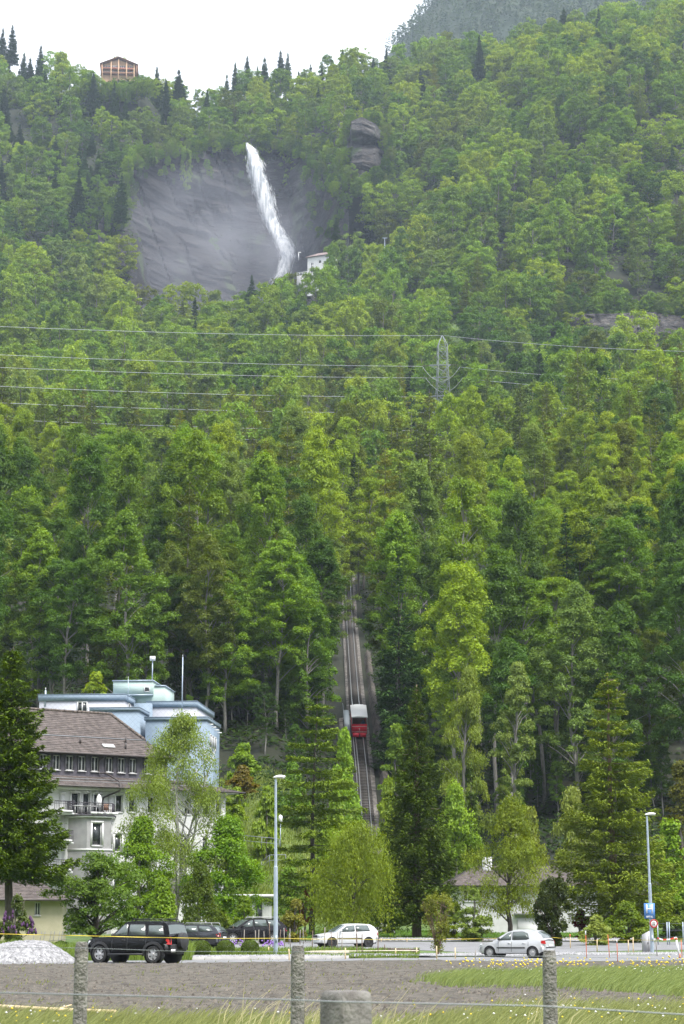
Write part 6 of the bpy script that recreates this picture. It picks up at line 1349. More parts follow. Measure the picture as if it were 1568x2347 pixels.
# ------------------------------------------------------------------ funicular
def funicular():
    path = TRK[:, :].copy(); seg = np.linalg.norm(np.diff(path, axis=0), axis=1); cum = np.r_[0, np.cumsum(seg)]
    def at(d): return np.array([np.interp(d, cum, path[:, k]) for k in range(3)])
    def frame(d):
        t = at(min(d + 1, cum[-1])) - at(max(d - 1, 0)); t /= np.linalg.norm(t); s = np.cross(t, [0, 0, 1]); s /= np.linalg.norm(s); n = np.cross(s, t); return t, s, n
    root = thing('funicular_track', 'steep narrow funicular railway track climbing through the wood', 'railway track', tuple(path[0]))
    o0 = path[0]; ds = np.arange(0, cum[-1], 2.0)
    def rail(off, d0, d1, w=.05, h=.13, up=0.0):
        mb = MB(); ds_ = np.arange(d0, d1, 2.0); G = []
        for d in ds_:
            t, s, n = frame(d); c = at(d) - o0 + s * off + n * up
            G.append([c - s * w, c - s * w + n * h, c + s * w + n * h, c + s * w])
        mb.grid(np.array(G)); return mb.build('rail', M['steel'], root)
    for off in (-.52, .52): rail(off, 0, cum[-1], .055)
    rail(-1.75, 0, 62, .055); rail(-.85, 0, 62, .045)
    mb = MB(); mb.bb(-.95, .95, -.11, .11, -.07, .07); slm = mat('sleeper_wood', (.045, .04, .036), .95, (.105, .095, .086), 5); sl = mb.mesh('sleeper', slm)
    mb = MB(); mb.bb(-2.1, .95, -.11, .11, -.07, .07); sl2 = mb.mesh('sleeper_long', slm)
    n_ = 0; d = 1.0
    while d < cum[-1] - 3 and n_ < 298:
        t, s, n = frame(d); p = at(d) - o0 - n * .05
        o = link('sleeper', sl2 if d < 62 else sl, root, tuple(p)); o.rotation_euler = (math.atan2(t[2], math.hypot(t[0], t[1])), 0, math.atan2(t[1], t[0]) - PI / 2)
        d += .72; n_ += 1
    rng = np.random.default_rng(6); G = []
    for d in np.arange(-3, cum[-1], 1.1):
        t, s, n = frame(max(d, 1)); c = at(max(d, 0)) - o0 + t * min(d, 0)
        w0 = -2.6 if d < 64 else -1.35
        G.append([c + s * w0 * 1.1 - n * 2.2, c + s * w0 - n * .16] + [c + s * (w0 + (1.5 - w0) * q / 7) - n * (.13 + .05 * rng.random()) for q in range(1, 7)] + [c + s * 1.5 - n * .16, c + s * 1.7 - n * 2.2])
    mb = MB(); mb.grid(np.array(G)); mb.build('ballast', mat('ballast', (.04, .034, .028), .95, (.17, .155, .14), 1.6, bump=.9, bscale=8), root)
    # rubble retaining wall on the right of the line
    G = []
    for d in np.arange(0, 120, 1.2):
        t, s, n = frame(max(d, 1)); c = at(d) - o0; hh = .35 + .8 * float(vnoise(d / 9, 1, 5))
        G.append([c + s * (1.8 + .14 * q + .22 * float(vnoise(d / 1.3, q, 8))) + np.array([0, 0, -1.0 + (hh + 1.0) * q / 5]) for q in range(6)] + [c + s * 3.2 + np.array([0, 0, hh - .5])])
    mb = MB(); mb.grid(np.array(G)); mb.build('retaining_wall', mat('rubble', (.03, .025, .02), .95, (.10, .085, .07), 1.1, bump=1, bscale=4), root)
    # grey platform and handrail beside the passing place
    o = thing('platform_walkway', 'sloping grey walkway with handrail left of the red rail car', 'walkway', tuple(path[0]))
    G = []; mbr = MB(); pts = []
    def dist_at_v(v):
        dd = np.linspace(0, cum[-1], 600); vs = np.array([UV(*at(q))[1] for q in dd]); return float(dd[np.argmin(np.abs(vs - v))])
    d0, d1 = dist_at_v(1716), dist_at_v(1630)
    for d in np.arange(d0, d1, 1.0):
        t, s, n = frame(d); c = at(d) - o0
        G.append([c - s * 1.15 - n * .3, c - s * 1.15 + n * .22, c - s * 1.95 + n * .22, c - s * 1.95 - n * 1.6]); pts.append(c - s * 2.0 + n * .2)
    mb = MB(); mb.grid(np.array(G), flip=True); mb.build('deck', mat('deck_grey', (.26, .30, .33), .6), o)
    mbr.tube([p + (0, 0, 1.0) for p in pts], .04, 4)
    for p in pts[::4]: mbr.bar(p, p + (0, 0, 1.0), .04)
    mbr.build('handrail', M['wire'], o)
    # the car
    dc = dist_at_v(1692); t, s, n = frame(dc); c = at(dc)
    car = thing('funicular_car', 'red funicular car with white roof on the steep track', 'rail car', tuple(c + n * .13))
    car.scale = (1, 1, 1.16); car.rotation_mode = 'XYZ'; car.rotation_euler = (math.atan2(t[2], math.hypot(t[0], t[1])), 0, math.atan2(t[1], t[0]) - PI / 2)
    def rake(mb):      # the front panel leans so that it stands upright on the slope
        mb.v = [np.c_[V[:, 0], np.where(V[:, 1] < .1, V[:, 1] - .40 * np.clip(1.62 - V[:, 2], 0, 2), V[:, 1]), V[:, 2]] for V in mb.v]; return mb
    RED = mat('car_red', (.74, .018, .045), .35); DK = M['black']
    w, Lc = 1.04, 6.2
    mb = MB(); mb.bb(-w * .72, w * .72, .2, Lc - .2, .12, .42); mb.build('underframe', DK, car)
    mb = MB(); mb.bb(-w, w, 0, .08, .62, 1.62); mb.bb(-w, -w + .06, .08, Lc, .5, 1.62); mb.bb(w - .06, w, .08, Lc, .5, 1.62); mb.bb(-w, w, Lc - .08, Lc, .5, 2.5); mb.bb(-w + .06, w - .06, .08, Lc - .08, .45, .52)
    for q in range(-3, 4): mb.bb(q * .29 - .02, q * .29 + .02, -.018, 0, .66, 1.60)
    body = rake(mb).build('body', RED, car)
    for x0, x1 in ((-w + .12, -.06), (.06, w - .12)):
        mb = MB(); mb.bb(x0, x1, -.05, .06, .16, .58); rake(mb).build('skirt', RED, car)
    mb = MB(); mb.bb(-w + .02, w - .02, -.032, -.019, .72, .75); mb.bb(-w + .02, w - .02, -.032, -.019, 1.33, 1.36); rake(mb).build('stripe', M['white'], body)
    tx = bpy.data.curves.new('number', 'FONT'); tx.body = '2'; tx.size = .34; tx.align_x = 'CENTER'; tx.align_y = 'CENTER'; tx.extrude = .004; tx.materials.append(M['white'])
    to = text_mesh('number', tx); to.parent = car; to.location = (0, -.045 - .40 * .59, 1.03); to.rotation_euler = (PI / 2 - math.atan(.40), 0, 0)
    for q in range(4):
        for sx in (-1, 1):
            mb = MB(); y = .06 + q * (Lc - .12) / 3; mb.bb(sx * (w - .04) - .04, sx * (w - .04) + .04, y - .04, y + .04, 1.62, 2.52); mb.build('post', M['white'] if q == 0 else RED, car)
    mb = MB(); th = np.linspace(-1, 1, 9); G = np.array([[(q * (w + .06), y, 2.52 + .12 * (1 - q * q)) for q in th] for y in (-.35, Lc * .5, Lc + .2)]); mb.grid(G)
    mb.add([(q * (w + .06), -.35, 2.46) for q in th] + [(q * (w + .06), -.35, 2.52 + .12 * (1 - q * q)) for q in th], np.array([[i, i + 1, i + 10, i + 9] for i in range(8)]))
    for sx in (-1, 1): mb.bb(sx * (w + .06) - .03, sx * (w + .06) + .03, -.35, Lc + .2, 2.45, 2.53)
    mb.build('roof', mat('roof_white', (.66, .66, .67), .4), car)
    for y in (1.4, Lc - 1.4):
        for sx in (-.52, .52):
            mb = MB(); mb.lathe([(0, -.05), (.26, -.05), (.28, .05), (0, .05)], 14, (sx, y, .24), 'x'); mb.build('wheel', DK, car)
    for q in range(4):
        mb = MB(); y = 1.4 + q * 1.4; mb.bb(-w + .1, w - .1, y, y + .45, .85, .95); mb.bb(-w + .1, w - .1, y + .42, y + .5, .95, 1.5); mb.build('bench', M['timber'], car)
    # the driver: one continuous small figure behind the front panel
    me = bpy.data.meshes.new('person')
    J = [(0, 0, .95), (0, .02, 1.2), (0, .03, 1.42), (0, .0, 1.50), (0, -.02, 1.60), (0, -.02, 1.74), (.19, .02, 1.40), (.25, -.02, 1.15), (.17, -.24, 1.08), (-.19, .02, 1.40), (-.25, -.02, 1.15), (-.17, -.24, 1.08), (.10, .0, .88), (.11, -.03, .50), (.11, .0, .05), (-.10, .0, .88), (-.11, -.03, .50), (-.11, .0, .05), (.11, -.12, .03), (-.11, -.12, .03)]
    E = [(0, 1), (1, 2), (2, 3), (3, 4), (4, 5), (2, 6), (6, 7), (7, 8), (2, 9), (9, 10), (10, 11), (0, 12), (12, 13), (13, 14), (0, 15), (15, 16), (16, 17), (14, 18), (17, 19)]
    me.from_pydata(J, E, [])
    po = bpy.data.objects.new('person', me); COL.objects.link(po)
    Rr = [.15, .16, .17, .06, .10, .09, .075, .055, .045, .075, .055, .045, .10, .075, .05, .10, .075, .05, .04, .04]
    sk = po.modifiers.new('skin', 'SKIN'); po.modifiers.new('sub', 'SUBSURF').levels = 1
    for i, v in enumerate(me.skin_vertices[0].data): v.radius = (Rr[i], Rr[i] * .85); v.use_root = i == 0
    me.materials.append(mat('driver_clothes', (.10, .16, .28), .9))
    t3 = np.array(t); po.location = tuple(c + n * .13 + s * .55 + t3 * .75 + n * .52)
    tag(po, 'driver in a blue top standing at the front of the red rail car', 'person')
funicular()

# ------------------------------------------------------------------ pylon and power lines
def pylon():
    Y = 700; zt = P(1014, 769, Y)[2]; xb = P(1015, 900, Y)[0]; zg = hz(xb, Y) - 1; H = zt - zg; s = Y / FPX
    root = thing('pylon', 'grey steel lattice pylon rising out of the wood right of centre', 'pylon', (xb, Y, zg), math.radians(6))
    G = mat('pylon_steel', (.20, .23, .22), .6)
    hw = lambda z: np.interp(z, [0, H - 12.5, H - 3.6, H], [3.2, 1.75, 1.55, .1])
    for sx in (-1, 1):
        for sy in (-1, 1):
            mb = MB(); zz = np.array([0, H - 12.5, H - 3.6, H]); mb.tube([(sx * hw(z), sy * hw(z), z) for z in zz], .14, 4); mb.build('leg', G, root)
    mb = MB(); z = 0
    while z < H - 4:
        z2 = min(z + 3.4, H - 3.6); a, b = hw(z), hw(z2)
        for sy in (-1, 1):
            mb.bar((-a, sy * a, z), (b, sy * b, z2), .06, 3); mb.bar((a, sy * a, z), (-b, sy * b, z2), .06, 3); mb.bar((-b, sy * b, z2), (b, sy * b, z2), .06, 3)
            mb.bar((sy * a, -a, z), (sy * b, b, z2), .06, 3); mb.bar((sy * a, a, z), (sy * b, -b, z2), .06, 3)
        z = z2 if z2 > z else H
    mb.build('lattice', G, root)
    for v, ul, ur in ((838, 984, 1034), (866, 990, 1032), (909, 985, 1034), (946, 990, 1034)):
        z = P(1014, v, Y)[2] - zg; mb = MB(); xl, xr = (ul - 1015) * s, (ur - 1015) * s
        for yy in (-1.2, 1.2): mb.bar((xl, yy * .3, z), (xr, yy * .3, z + .3), .13, 4); mb.bar((xl, yy * .3, z), (0, yy, z - 2.2), .09, 4); mb.bar((xr, yy * .3, z + .3), (0, yy, z - 2.2), .09, 4)
        mb.build('crossarm', G, root)
        for sgn, (ua, ub) in ((-1, (ul - 18, ul)), (1, (ur, ur + 20))):
            mb = MB(); xa, xb_ = (ua - 1015) * s, (ub - 1015) * s; zz = z + (-.1 if sgn < 0 else .3)
            k = 10
            for q in range(k): mb.lathe([(0, -.05), (.2, 0), (.05, .06), (0, .08)], 7, (xa + (xb_ - xa) * (q + .5) / k, 0, zz + .1 * sgn), 'x')
            mb.bar((xa, 0, zz + .1 * sgn), (xb_, 0, zz + .1 * sgn), .06); mb.build('insulator', mat('insulator', (.09, .05, .045), .4) if 'insulator' not in bpy.data.materials else bpy.data.materials['insulator'], root)
    W = mat('cable', (.42, .44, .45), .5)
    def cable(name, uva, uvb, label, sag=0, Ya=700, Yb=700, r=.05):
        a, b = P(*uva, Ya), P(*uvb, Yb); k = 26; t = np.linspace(0, 1, k)[:, None]; p = a * (1 - t) + b * t; p[:, 2] -= (sag * 4 * t * (1 - t))[:, 0]
        mb = MB(); mb.tube(p, r, 5); tag(mb.build(name, W), label, 'power line', 'power lines strung across the hillside')
    le = [(748, 772.5, 769, 1010, 'topmost earth wire crossing left of the pylon'), (813, 840, 839.5, 968, 'second power line from the top left of the pylon'), (842, 867, 866, 976, 'third power line from the top left of the pylon'),
          (885, 911.6, 909.5, 969, 'fourth power line from the top left of the pylon'), (923, 948, 946, 978, 'fifth power line from the top left of the pylon'), (961, 988, 987, 960, 'sixth power line from the top left of the pylon'), (987, 1014, 1014, 955, 'lowest power line left of the pylon')]
    for v0, vm, v1, u1, lb in le:
        u0 = -60; vv0 = v0 - 60 * (vm - v0) / 784 * 1.2
        tm = (784 - u0) / (u1 - u0); lin = vv0 + (v1 - vv0) * tm
        sag = max(0, (vm - lin)) * s / (4 * tm * (1 - tm)); cable('power_line', (u0, vv0), (u1, v1), lb, sag * .5, 520, 700)
    for a, b, lb in (((1018, 769), (1640, 807), 'topmost earth wire running right from the pylon'), ((1054, 841), (1640, 875.5), 'second power line from the top right of the pylon'), ((1060, 866.5), (1640, 902), 'third power line from the top right of the pylon'),
                     ((1054, 913), (1640, 954), 'fourth power line from the top right of the pylon'), ((1058, 924), (1640, 968), 'lowest power line right of the pylon')):
        cable('power_line', a, b, lb, 1.0, 700, 560)
    for a, b, m_, lb in (((968, 839.5), (1054, 841), 876, 'looping jumper cable on the upper pylon arm'), ((976, 866), (1060, 866.5), 900, 'looping jumper cable on the second pylon arm'), ((969, 909.5), (1054, 913), 946, 'looping jumper cable on the third pylon arm')):
        cable('jumper_cable', a, b, lb, (m_ - (a[1] + b[1]) / 2) * s, 699, 699, .06)
pylon()
# ------------------------------------------------------------------ cars
M['tyre'] = mat('tyre', (.022, .022, .023), .85, (.035, .035, .035), 8)
M['alloy'] = mat('alloy', (.42, .42, .43), .35, metal=.2)
M['carglass'] = mat('car_glass', (.075, .095, .090), .03, spec=.8)
M['plastic'] = mat('dark_plastic', (.025, .025, .027), .55)
M['lampred'] = mat('lamp_red', (.42, .02, .02), .15)
M['lampclear'] = mat('lamp_clear', (.55, .57, .58), .08, metal=.3)
M['plate'] = mat('plate_white', (.75, .75, .75), .4)
def paint(name, c, metal=0., rough=.22, cw=.45, sp=.5):
    m, t, b = nodes(name); b.inputs['Base Color'].default_value = c4(c); b.inputs['Metallic'].default_value = metal; b.inputs['Roughness'].default_value = rough
    b.inputs['Coat Weight'].default_value = cw; b.inputs['Specular IOR Level'].default_value = sp; b.inputs['Coat Roughness'].default_value = .04
    n = t.nodes.new('ShaderNodeTexNoise'); n.inputs['Scale'].default_value = 3; n.inputs['Detail'].default_value = 6
    mr = t.nodes.new('ShaderNodeMapRange'); mr.inputs['To Min'].default_value = rough * .8; mr.inputs['To Max'].default_value = rough * 1.5
    t.links.new(n.outputs['Fac'], mr.inputs['Value']); t.links.new(mr.outputs[0], b.inputs['Roughness'])
    return m
def make_car(name, label, loc, rz, S):
    """local frame: x forward, y left, z up, origin under the middle of the wheelbase"""
    root = thing(name, label, 'car', loc, rz)
    W, ra, zc = S['W'], S['ra'], S['wr']; xf, xr = S['xf'], S['xr']; pm = S['paint']; x0, x1 = S['rear'], S['front']
    top = lambda x: np.interp(x, [p[0] for p in S['top']], [p[1] for p in S['top']])
    xs = np.unique(np.concatenate([np.linspace(x0, x1, 46), xf + ra * np.cos(np.linspace(0, PI, 15)), xr + ra * np.cos(np.linspace(0, PI, 15))]))
    def bottom(x):
        b = np.interp(x, [x0, x0 + .35, xr, xf, x1 - .3, x1], [S['sill'] + .16, S['sill'] + .02, S['sill'], S['sill'], S['sill'] + .0, S['sill'] + .08])
        for xa in (xf, xr):
            d = ra ** 2 - (x - xa) ** 2
            if d > 0: b = max(b, zc + math.sqrt(d))
        return b
    Lm, Lh = (x1 + x0) / 2, (x1 - x0) / 2
    plan = lambda x: 1 - .16 * abs((x - Lm) / Lh) ** 7 - .02 * ((x - Lm) / Lh) ** 2
    def half(x, z):
        zb = S['sill']; t = (z - zb) / (S['belt'] - zb)
        return W / 2 * plan(x) * np.interp(t, [0, .12, .45, .75, 1.0, 1.2], [.94, .975, 1.0, .985, .945, .92])
    nr = 8; G = []
    for x in xs:
        b, tp = bottom(x), top(x); zz = np.linspace(min(b, tp - .03), tp, nr); L = [(x, half(x, z), z) for z in zz]
        hw = L[-1][1]; T = [(x, hw * q, tp + S.get('crown', .03) * (1 - q * q)) for q in (.8, .45, 0, -.45, -.8)]
        G.append(L + T + [(x, -p[1], p[2]) for p in L[::-1]])
    G = np.array(G); mb = MB(); mb.grid(G)
    for e, fl in ((0, False), (len(xs) - 1, True)):
        n = len(G[0]); A = G[e]; m2 = n // 2
        cap = np.stack([A[:m2 + 1], A[::-1][:m2 + 1]], 1); mb.grid(cap, flip=fl)
    body = mb.build('body', pm, root, smooth=38)
    mb = MB(); mb.bb(x0 + .15, x1 - .15, -W / 2 + .22, W / 2 - .22, S['sill'] - .03, S['sill'] + .12)
    for xa in (xf, xr):
        for sy in (-1, 1): mb.lathe([(ra + .01, 0), (ra + .01, -.24 * sy), (0, -.24 * sy)], 20, (xa, sy * (W / 2 - .03), zc), 'y')
    mb.build('underbody', M['plastic'], root)
    # cabin
    gt = S['cabin']; gx = [p[0] for p in gt]; gz = lambda x: np.interp(x, gx, [p[1] for p in gt]); zr = max(p[1] for p in gt); zb = S['belt'] - .05
    hwg = lambda z: W / 2 * np.interp(z, [zb, zr], [.93, S.get('tumble', .76)])
    xs = np.unique(np.concatenate([np.linspace(gx[0], gx[-1], 34), gx])); G = []
    for x in xs:
        tp = max(gz(x), zb + .005); zz = np.linspace(zb, tp, 6); cap_ = np.interp(x, [gx[0], gx[0] + .35, gx[-1] - .3, gx[-1]], [.93, 1, 1, .95])
        L = [(x, hwg(z) * cap_, z) for z in zz]; h = L[-1][1]; T = [(x, h * q, tp + .045 * (1 - q * q)) for q in (.93, .6, 0, -.6, -.93)]
        G.append(L + T + [(x, -p[1], p[2]) for p in L[::-1]])
    mb = MB(); mb.grid(np.array(G)); mb.build('cabin_shell', pm, root, smooth=35)
    # side glass with dark surrounds
    for sy in (-1, 1):
        for pl in S['windows']:
            c0 = np.mean(pl, 0); P3 = []; n = len(pl)
            for i in range(n):      # round the corners
                a, b, c = np.array(pl[i - 1]), np.array(pl[i]), np.array(pl[(i + 1) % n])
                for t in (0, .5, 1):
                    p = b + (a - b) * .09 * (1 - t) ** 2 + (c - b) * .09 * t ** 2; P3.append(p)
            q = [(p[0], sy * (hwg(p[1]) + .012), p[1]) for p in P3]
            mb = MB(); mb.slab(q if sy < 0 else q[::-1], .01); mb.build('side_window', M['carglass'], root)
            q2 = [(c0[0] + (p[0] - c0[0]) * 1.06, sy * (hwg(c0[1] + (p[1] - c0[1]) * 1.10) + .006), c0[1] + (p[1] - c0[1]) * 1.10) for p in P3]
            mb = MB(); mb.slab(q2 if sy < 0 else q2[::-1], .008); mb.build('window_trim', M['plastic'], root)
    def sweep(nm, xa, xb, mar, m, off=.02):
        n = 7; G = []
        for k in range(n):
            x = xa + (xb - xa) * k / (n - 1); z = gz(x); w = hwg(z) - mar
            nx, nz = -(gz(x + .01) - gz(x - .01)) / .02, 1.0; l = math.hypot(nx, nz); nx, nz = nx / l, nz / l
            G.append([(x + nx * off, w * q, z + nz * off + .045 * (1 - q * q) * .9) for q in (-1, -.5, 0, .5, 1)])
        mb = MB(); mb.grid(np.array(G)); return mb.build(nm, m, root, smooth=True)
    sweep('windscreen', *S['ws'], .06, M['carglass']); sweep('rear_window', *S['rw'], .08, M['carglass'])
    # wheels
    wr = S['wr']; tw = .20
    mb = MB(); mb.lathe([(wr * .66, -tw / 2), (wr * .93, -tw / 2), (wr, -tw / 2 + .03), (wr, tw / 2 - .03), (wr * .93, tw / 2), (wr * .66, tw / 2)], 30, (0, 0, 0), 'y'); ty = mb.mesh('wheel', M['tyre'], 40)
    mb = MB(); hub = S.get('hubm', M['alloy']); rr = wr * .665
    mb.lathe([(rr, .07), (rr, -.085), (rr * .93, -.09), (rr * .90, -.04)], 28, (0, 0, 0), 'y')
    ns = S.get('spokes', 6)
    for k in range(ns):
        a = 2 * PI * k / ns; ca, sa = math.cos(a), math.sin(a); w0, w1 = S.get('spw', (.06, .085))
        V = []
        for (rad, w, y) in ((.02, w0, -.075), (rr * .95, w1, -.06)):
            for s_ in (-1, 1): V += [(ca * rad - sa * w * s_, y, sa * rad + ca * w * s_), (ca * rad - sa * w * s_, y + .05, sa * rad + ca * w * s_)]
        mb.add(V, np.array([[0, 4, 6, 2], [0, 1, 5, 4], [2, 6, 7, 3]]))
    mb.lathe([(0, -.10), (.06, -.095), (.085, -.06)], 12, (0, 0, 0), 'y')
    rm = mb.mesh('rim', hub, 40)
    mb = MB(); mb.lathe([(0, 0), (rr, 0)], 24, (0, -.015, 0), 'y'); dk = mb.mesh('brake_disc', M['plastic'])
    for xa in (xf, xr):
        for sy in (-1, 1):
            w = link('wheel', ty, root, (xa, sy * (W / 2 - .11), wr), 0 if sy < 0 else PI); link('rim', rm, w); link('brake_disc', dk, w)
    # arch lips, sill, bumpers
    am = M['plastic'] if S.get('clad') else pm
    for xa in (xf, xr):
        for sy in (-1, 1):
            th = np.linspace(math.radians(-8), math.radians(188), 18); G = []
            wd = .11 if S.get('clad') else .035
            for a in th:
                pa, pb = (xa + ra * .985 * math.cos(a), zc + ra * .985 * math.sin(a)), (xa + (ra + wd) * math.cos(a), zc + (ra + wd) * math.sin(a))
                G.append([(p[0], sy * (half(p[0], max(p[1], S['sill'])) + o), p[1]) for p, o in ((pa, -.03), (pa, .03), (pb, .028), (pb, -.01))])
            mb = MB(); mb.grid(np.array(G)); mb.build('wheel_arch', am, root, smooth=40)
    for nm, xe, z0_, z1_, sg in (('front_bumper', x1, S['sill'] + .02, S['sill'] + .36, 1), ('rear_bumper', x0, S['sill'] + .10, S['sill'] + .40, -1)):
        G = []
        for q in np.linspace(-1, 1, 15):
            y = q * W / 2 * .99 * (1 - .0 * abs(q)); bx = xe - sg * (.34 * max(0, abs(q) - .55) ** 1.6 * 2.2) + sg * .045
            G.append([(bx - sg * .05, y, z0_), (bx, y, z0_ + .04), (bx, y, z1_ - .05), (bx - sg * .06, y, z1_)])
        mb = MB(); mb.grid(np.array(G)); mb.build(nm, M['plastic'] if S.get('clad') else pm, root, smooth=45)
    if S.get('rub'):
        for sy in (-1, 1):
            mb = MB(); z = S['rub']; G = [[(x, sy * (half(x, z) + .0), z - .035), (x, sy * (half(x, z) + .022), z - .03), (x, sy * (half(x, z) + .022), z + .03), (x, sy * half(x, z), z + .035)] for x in np.linspace(xr + ra + .07, xf - ra - .07, 12)]
            mb.grid(np.array(G)); mb.build('rubbing_strip', M['plastic'], root)
        for xe, sg in ((x0, -1),):
            mb = MB(); mb.bb(xe - .07, xe - .035, -W * .42, W * .42, S['sill'] + .30, S['sill'] + .36); mb.build('rubbing_strip', M['plastic'], root)
    # shut lines, handles, mirrors
    for sy in (-1, 1):
        for xd in S['seams']:
            zz = np.linspace(S['sill'] + .09, S['belt'] - .06, 8); mb = MB()
            mb.grid(np.array([[(xd - .011, sy * (half(xd, z) + .002), z), (xd + .011, sy * (half(xd, z) + .002), z)] for z in zz])); mb.build('door_seam', M['plastic'], root)
        for xh in S['handles']:
            z = S['belt'] - .13; mb = MB(); mb.box((xh, sy * (half(xh, z) + .018), z), (.19, .03, .035)); mb.build('door_handle', S.get('handlem', pm), root)
        xm = S['mirror']; z = S['belt'] + .09; mb = MB(); y = sy * (half(xm, S['belt']) + .10)
        th = np.linspace(0, PI, 7); mb.lathe(np.c_[np.sin(th) * .10 + 1e-4, -np.cos(th) * .10], 10, (0, 0, 0), 'y'); mb.v[-1] = mb.v[-1] * np.array([.7, 1.05, .75]) + np.array([xm, y, z])
        mb.bar((xm, sy * (half(xm, S['belt']) - .05), z - .05), (xm, y, z - .03), .03); mb.build('mirror', S.get('mirm', pm), root, smooth=True)
    # lamps and plates
    def panel(nm, m, pts, off=.02, thick=.03):
        mb = MB(); mb.slab(pts, thick); return mb.build(nm, m, root)
    for sy in (-1, 1):
        z0_, z1_ = S['head']; xe = x1; yi, yo = W * .22, W * .445
        dx = lambda y: .34 * max(0, abs(y) / (W / 2) - .55) ** 1.6 * 2.2
        q = [(xe - dx(yi) + .03, sy * yi, z0_), (xe - dx(yo) + .045, sy * yo, z0_ + .02), (xe - dx(yo) - .16, sy * (W / 2 * .99), z1_ - .01), (xe - dx(yo) - .02, sy * yo, z1_), (xe - dx(yi) - .03, sy * yi, z1_ - .01)]
        panel('headlight', M['lampclear'], q if sy > 0 else q[::-1])
        z0_, z1_ = S['tail']; xe = x0; yt = W / 2 * plan(x0 + .1)
        sl = S.get('tslope', 0.)
        q = [(xe - .02 + sl * 0, sy * (yt - S.get('tw', .16)), z0_), (xe + .035, sy * (yt + .012), z0_), (xe + S.get('tlen', .16), sy * (half(xe + .2, z1_) + .02), z0_ + .02), (xe + S.get('tlen', .16) * .9, sy * (half(xe + .2, z1_) + .015), z1_), (xe + .02 + sl, sy * (yt - S.get('tw', .16)), z1_)]
        mb = MB(); k = len(q); ctr = np.mean(q, 0); out = np.array([-.03, sy * .02, 0])
        V = [tuple(np.array(p) + out * .4) for p in q] + [tuple(ctr + out * 1.4)]; mb.add(V, np.array([[i, (i + 1) % k, k] for i in range(k)])); mb.build('tail_light', M['lampred'], root)
    mb = MB(); mb.box((x0 - .055, S.get('ploff', 0), S['plz']), (.015, .48 if not S.get('ploff') else .34, .12)); mb.build('number_plate', M['plate'], root)
    mb = MB(); mb.box((x1 + .055, 0, S['sill'] + .22), (.015, .5, .11)); mb.build('number_plate', M['plate'], root)
    mb = MB(); mb.box((x1 + .012, 0, np.mean(S['head'])), (.05, W * .38, S['head'][1] - S['head'][0] - .02))
    for k in range(3): mb.box((x1 + .04, 0, S['head'][0] + .03 + k * .05), (.02, W * .36, .016))
    mb.build('grille', M['plastic'], root)
    if S.get('rails'):
        for sy in (-1, 1):
            a, b, m_ = S['rails']; mb = MB(); zz = zr + .085; y = sy * (hwg(zr) - .06)
            mb.tube([(a, y, gz(a) + .0), (a - .1, y, zz), (b + .1, y, zz), (b, y, gz(b) + .0)], .022, 6); mb.build('roof_rail', m_, root)
    if S.get('step'):
        for sy in (-1, 1):
            mb = MB(); mb.box(((xf + xr) / 2, sy * (W / 2 - .02), S['sill'] - .03), (xf - xr - 2 * ra - .1, .16, .07)); mb.build('side_step', M['plastic'], root)
    if S.get('spare'):
        mb = MB(); mb.lathe([(0, .0), (.28, .0), (.345, -.03), (.36, -.10), (.36, -.2), (.30, -.22)], 26, (0, 0, 0), 'x'); mb.v[-1] = mb.v[-1] * np.array([-1, 1, 1]) * np.array([-1, 1, 1]) + 0
        V = mb.v[-1].copy(); V[:, 0] = -V[:, 0] - .26; mb.v[-1] = V + np.array([x0, -.08, .92]); mb.build('spare_wheel_cover', M['plastic'], root, smooth=50)
        mb = MB(); mb.box((x0 - .01, -.08, .92), (.12, .2, .2)); mb.build('spare_wheel_bracket', M['plastic'], root)
    return root
BLACK = paint('paint_black', (.006, .0065, .008), 0, .2, .06, .22); NAVY = paint('paint_navy', (.045, .047, .056), .4); WHITEP = paint('paint_white', (.62, .63, .64)); SILVER = paint('paint_silver', (.54, .55, .57), .25, .3); DKGREY = paint('paint_charcoal', (.010, .009, .011), .1, .2, .1, .3)
def spot(u, Y, z=None): x = PX(u, Y); return (x, Y, float(near_rise(np.array(Y)) + near_dip(np.array([x]), np.array([Y]))[0]) + .016 if z is None else z)
W180 = PI
SUV = dict(W=1.78, ra=.43, wr=.365, xf=1.35, xr=-1.35, rear=-2.12, front=2.10, sill=.40, belt=1.08, top=[(-2.12, 1.06), (-1.9, 1.10), (.65, 1.09), (1.0, 1.08), (1.7, 1.03), (2.0, .95), (2.10, .78)], cabin=[(-2.10, 1.10), (-1.92, 1.66), (-1.6, 1.72), (-.3, 1.75), (.10, 1.70), (.85, 1.08)],
           windows=[[(-.02, 1.14), (.66, 1.14), (.16, 1.60), (-.02, 1.60)], [(-.94, 1.14), (-.12, 1.14), (-.12, 1.60), (-.86, 1.60)], [(-1.86, 1.17), (-1.10, 1.17), (-1.06, 1.57), (-1.74, 1.57)]], ws=(.84, .18), rw=(-2.07, -1.95), clad=True, step=True, spare=True,
           seams=[.70, -.07, -1.0], handles=[.12, -.80], mirror=.62, head=(.74, .93), tail=(.78, 1.10), tlen=.20, tw=.14, plz=.52, ploff=.55, rails=(-.15, -1.75, M['plastic']), paint=BLACK, spokes=6, spw=(.045, .062), handlem=M['plastic'], mirm=M['plastic'], tumble=.80)
Yc = 90.2; make_car('off_roader', 'black off-roader with spare wheel on its tailgate beside the ploughed field', spot(313, Yc, .016), PI - math.radians(27), SUV)
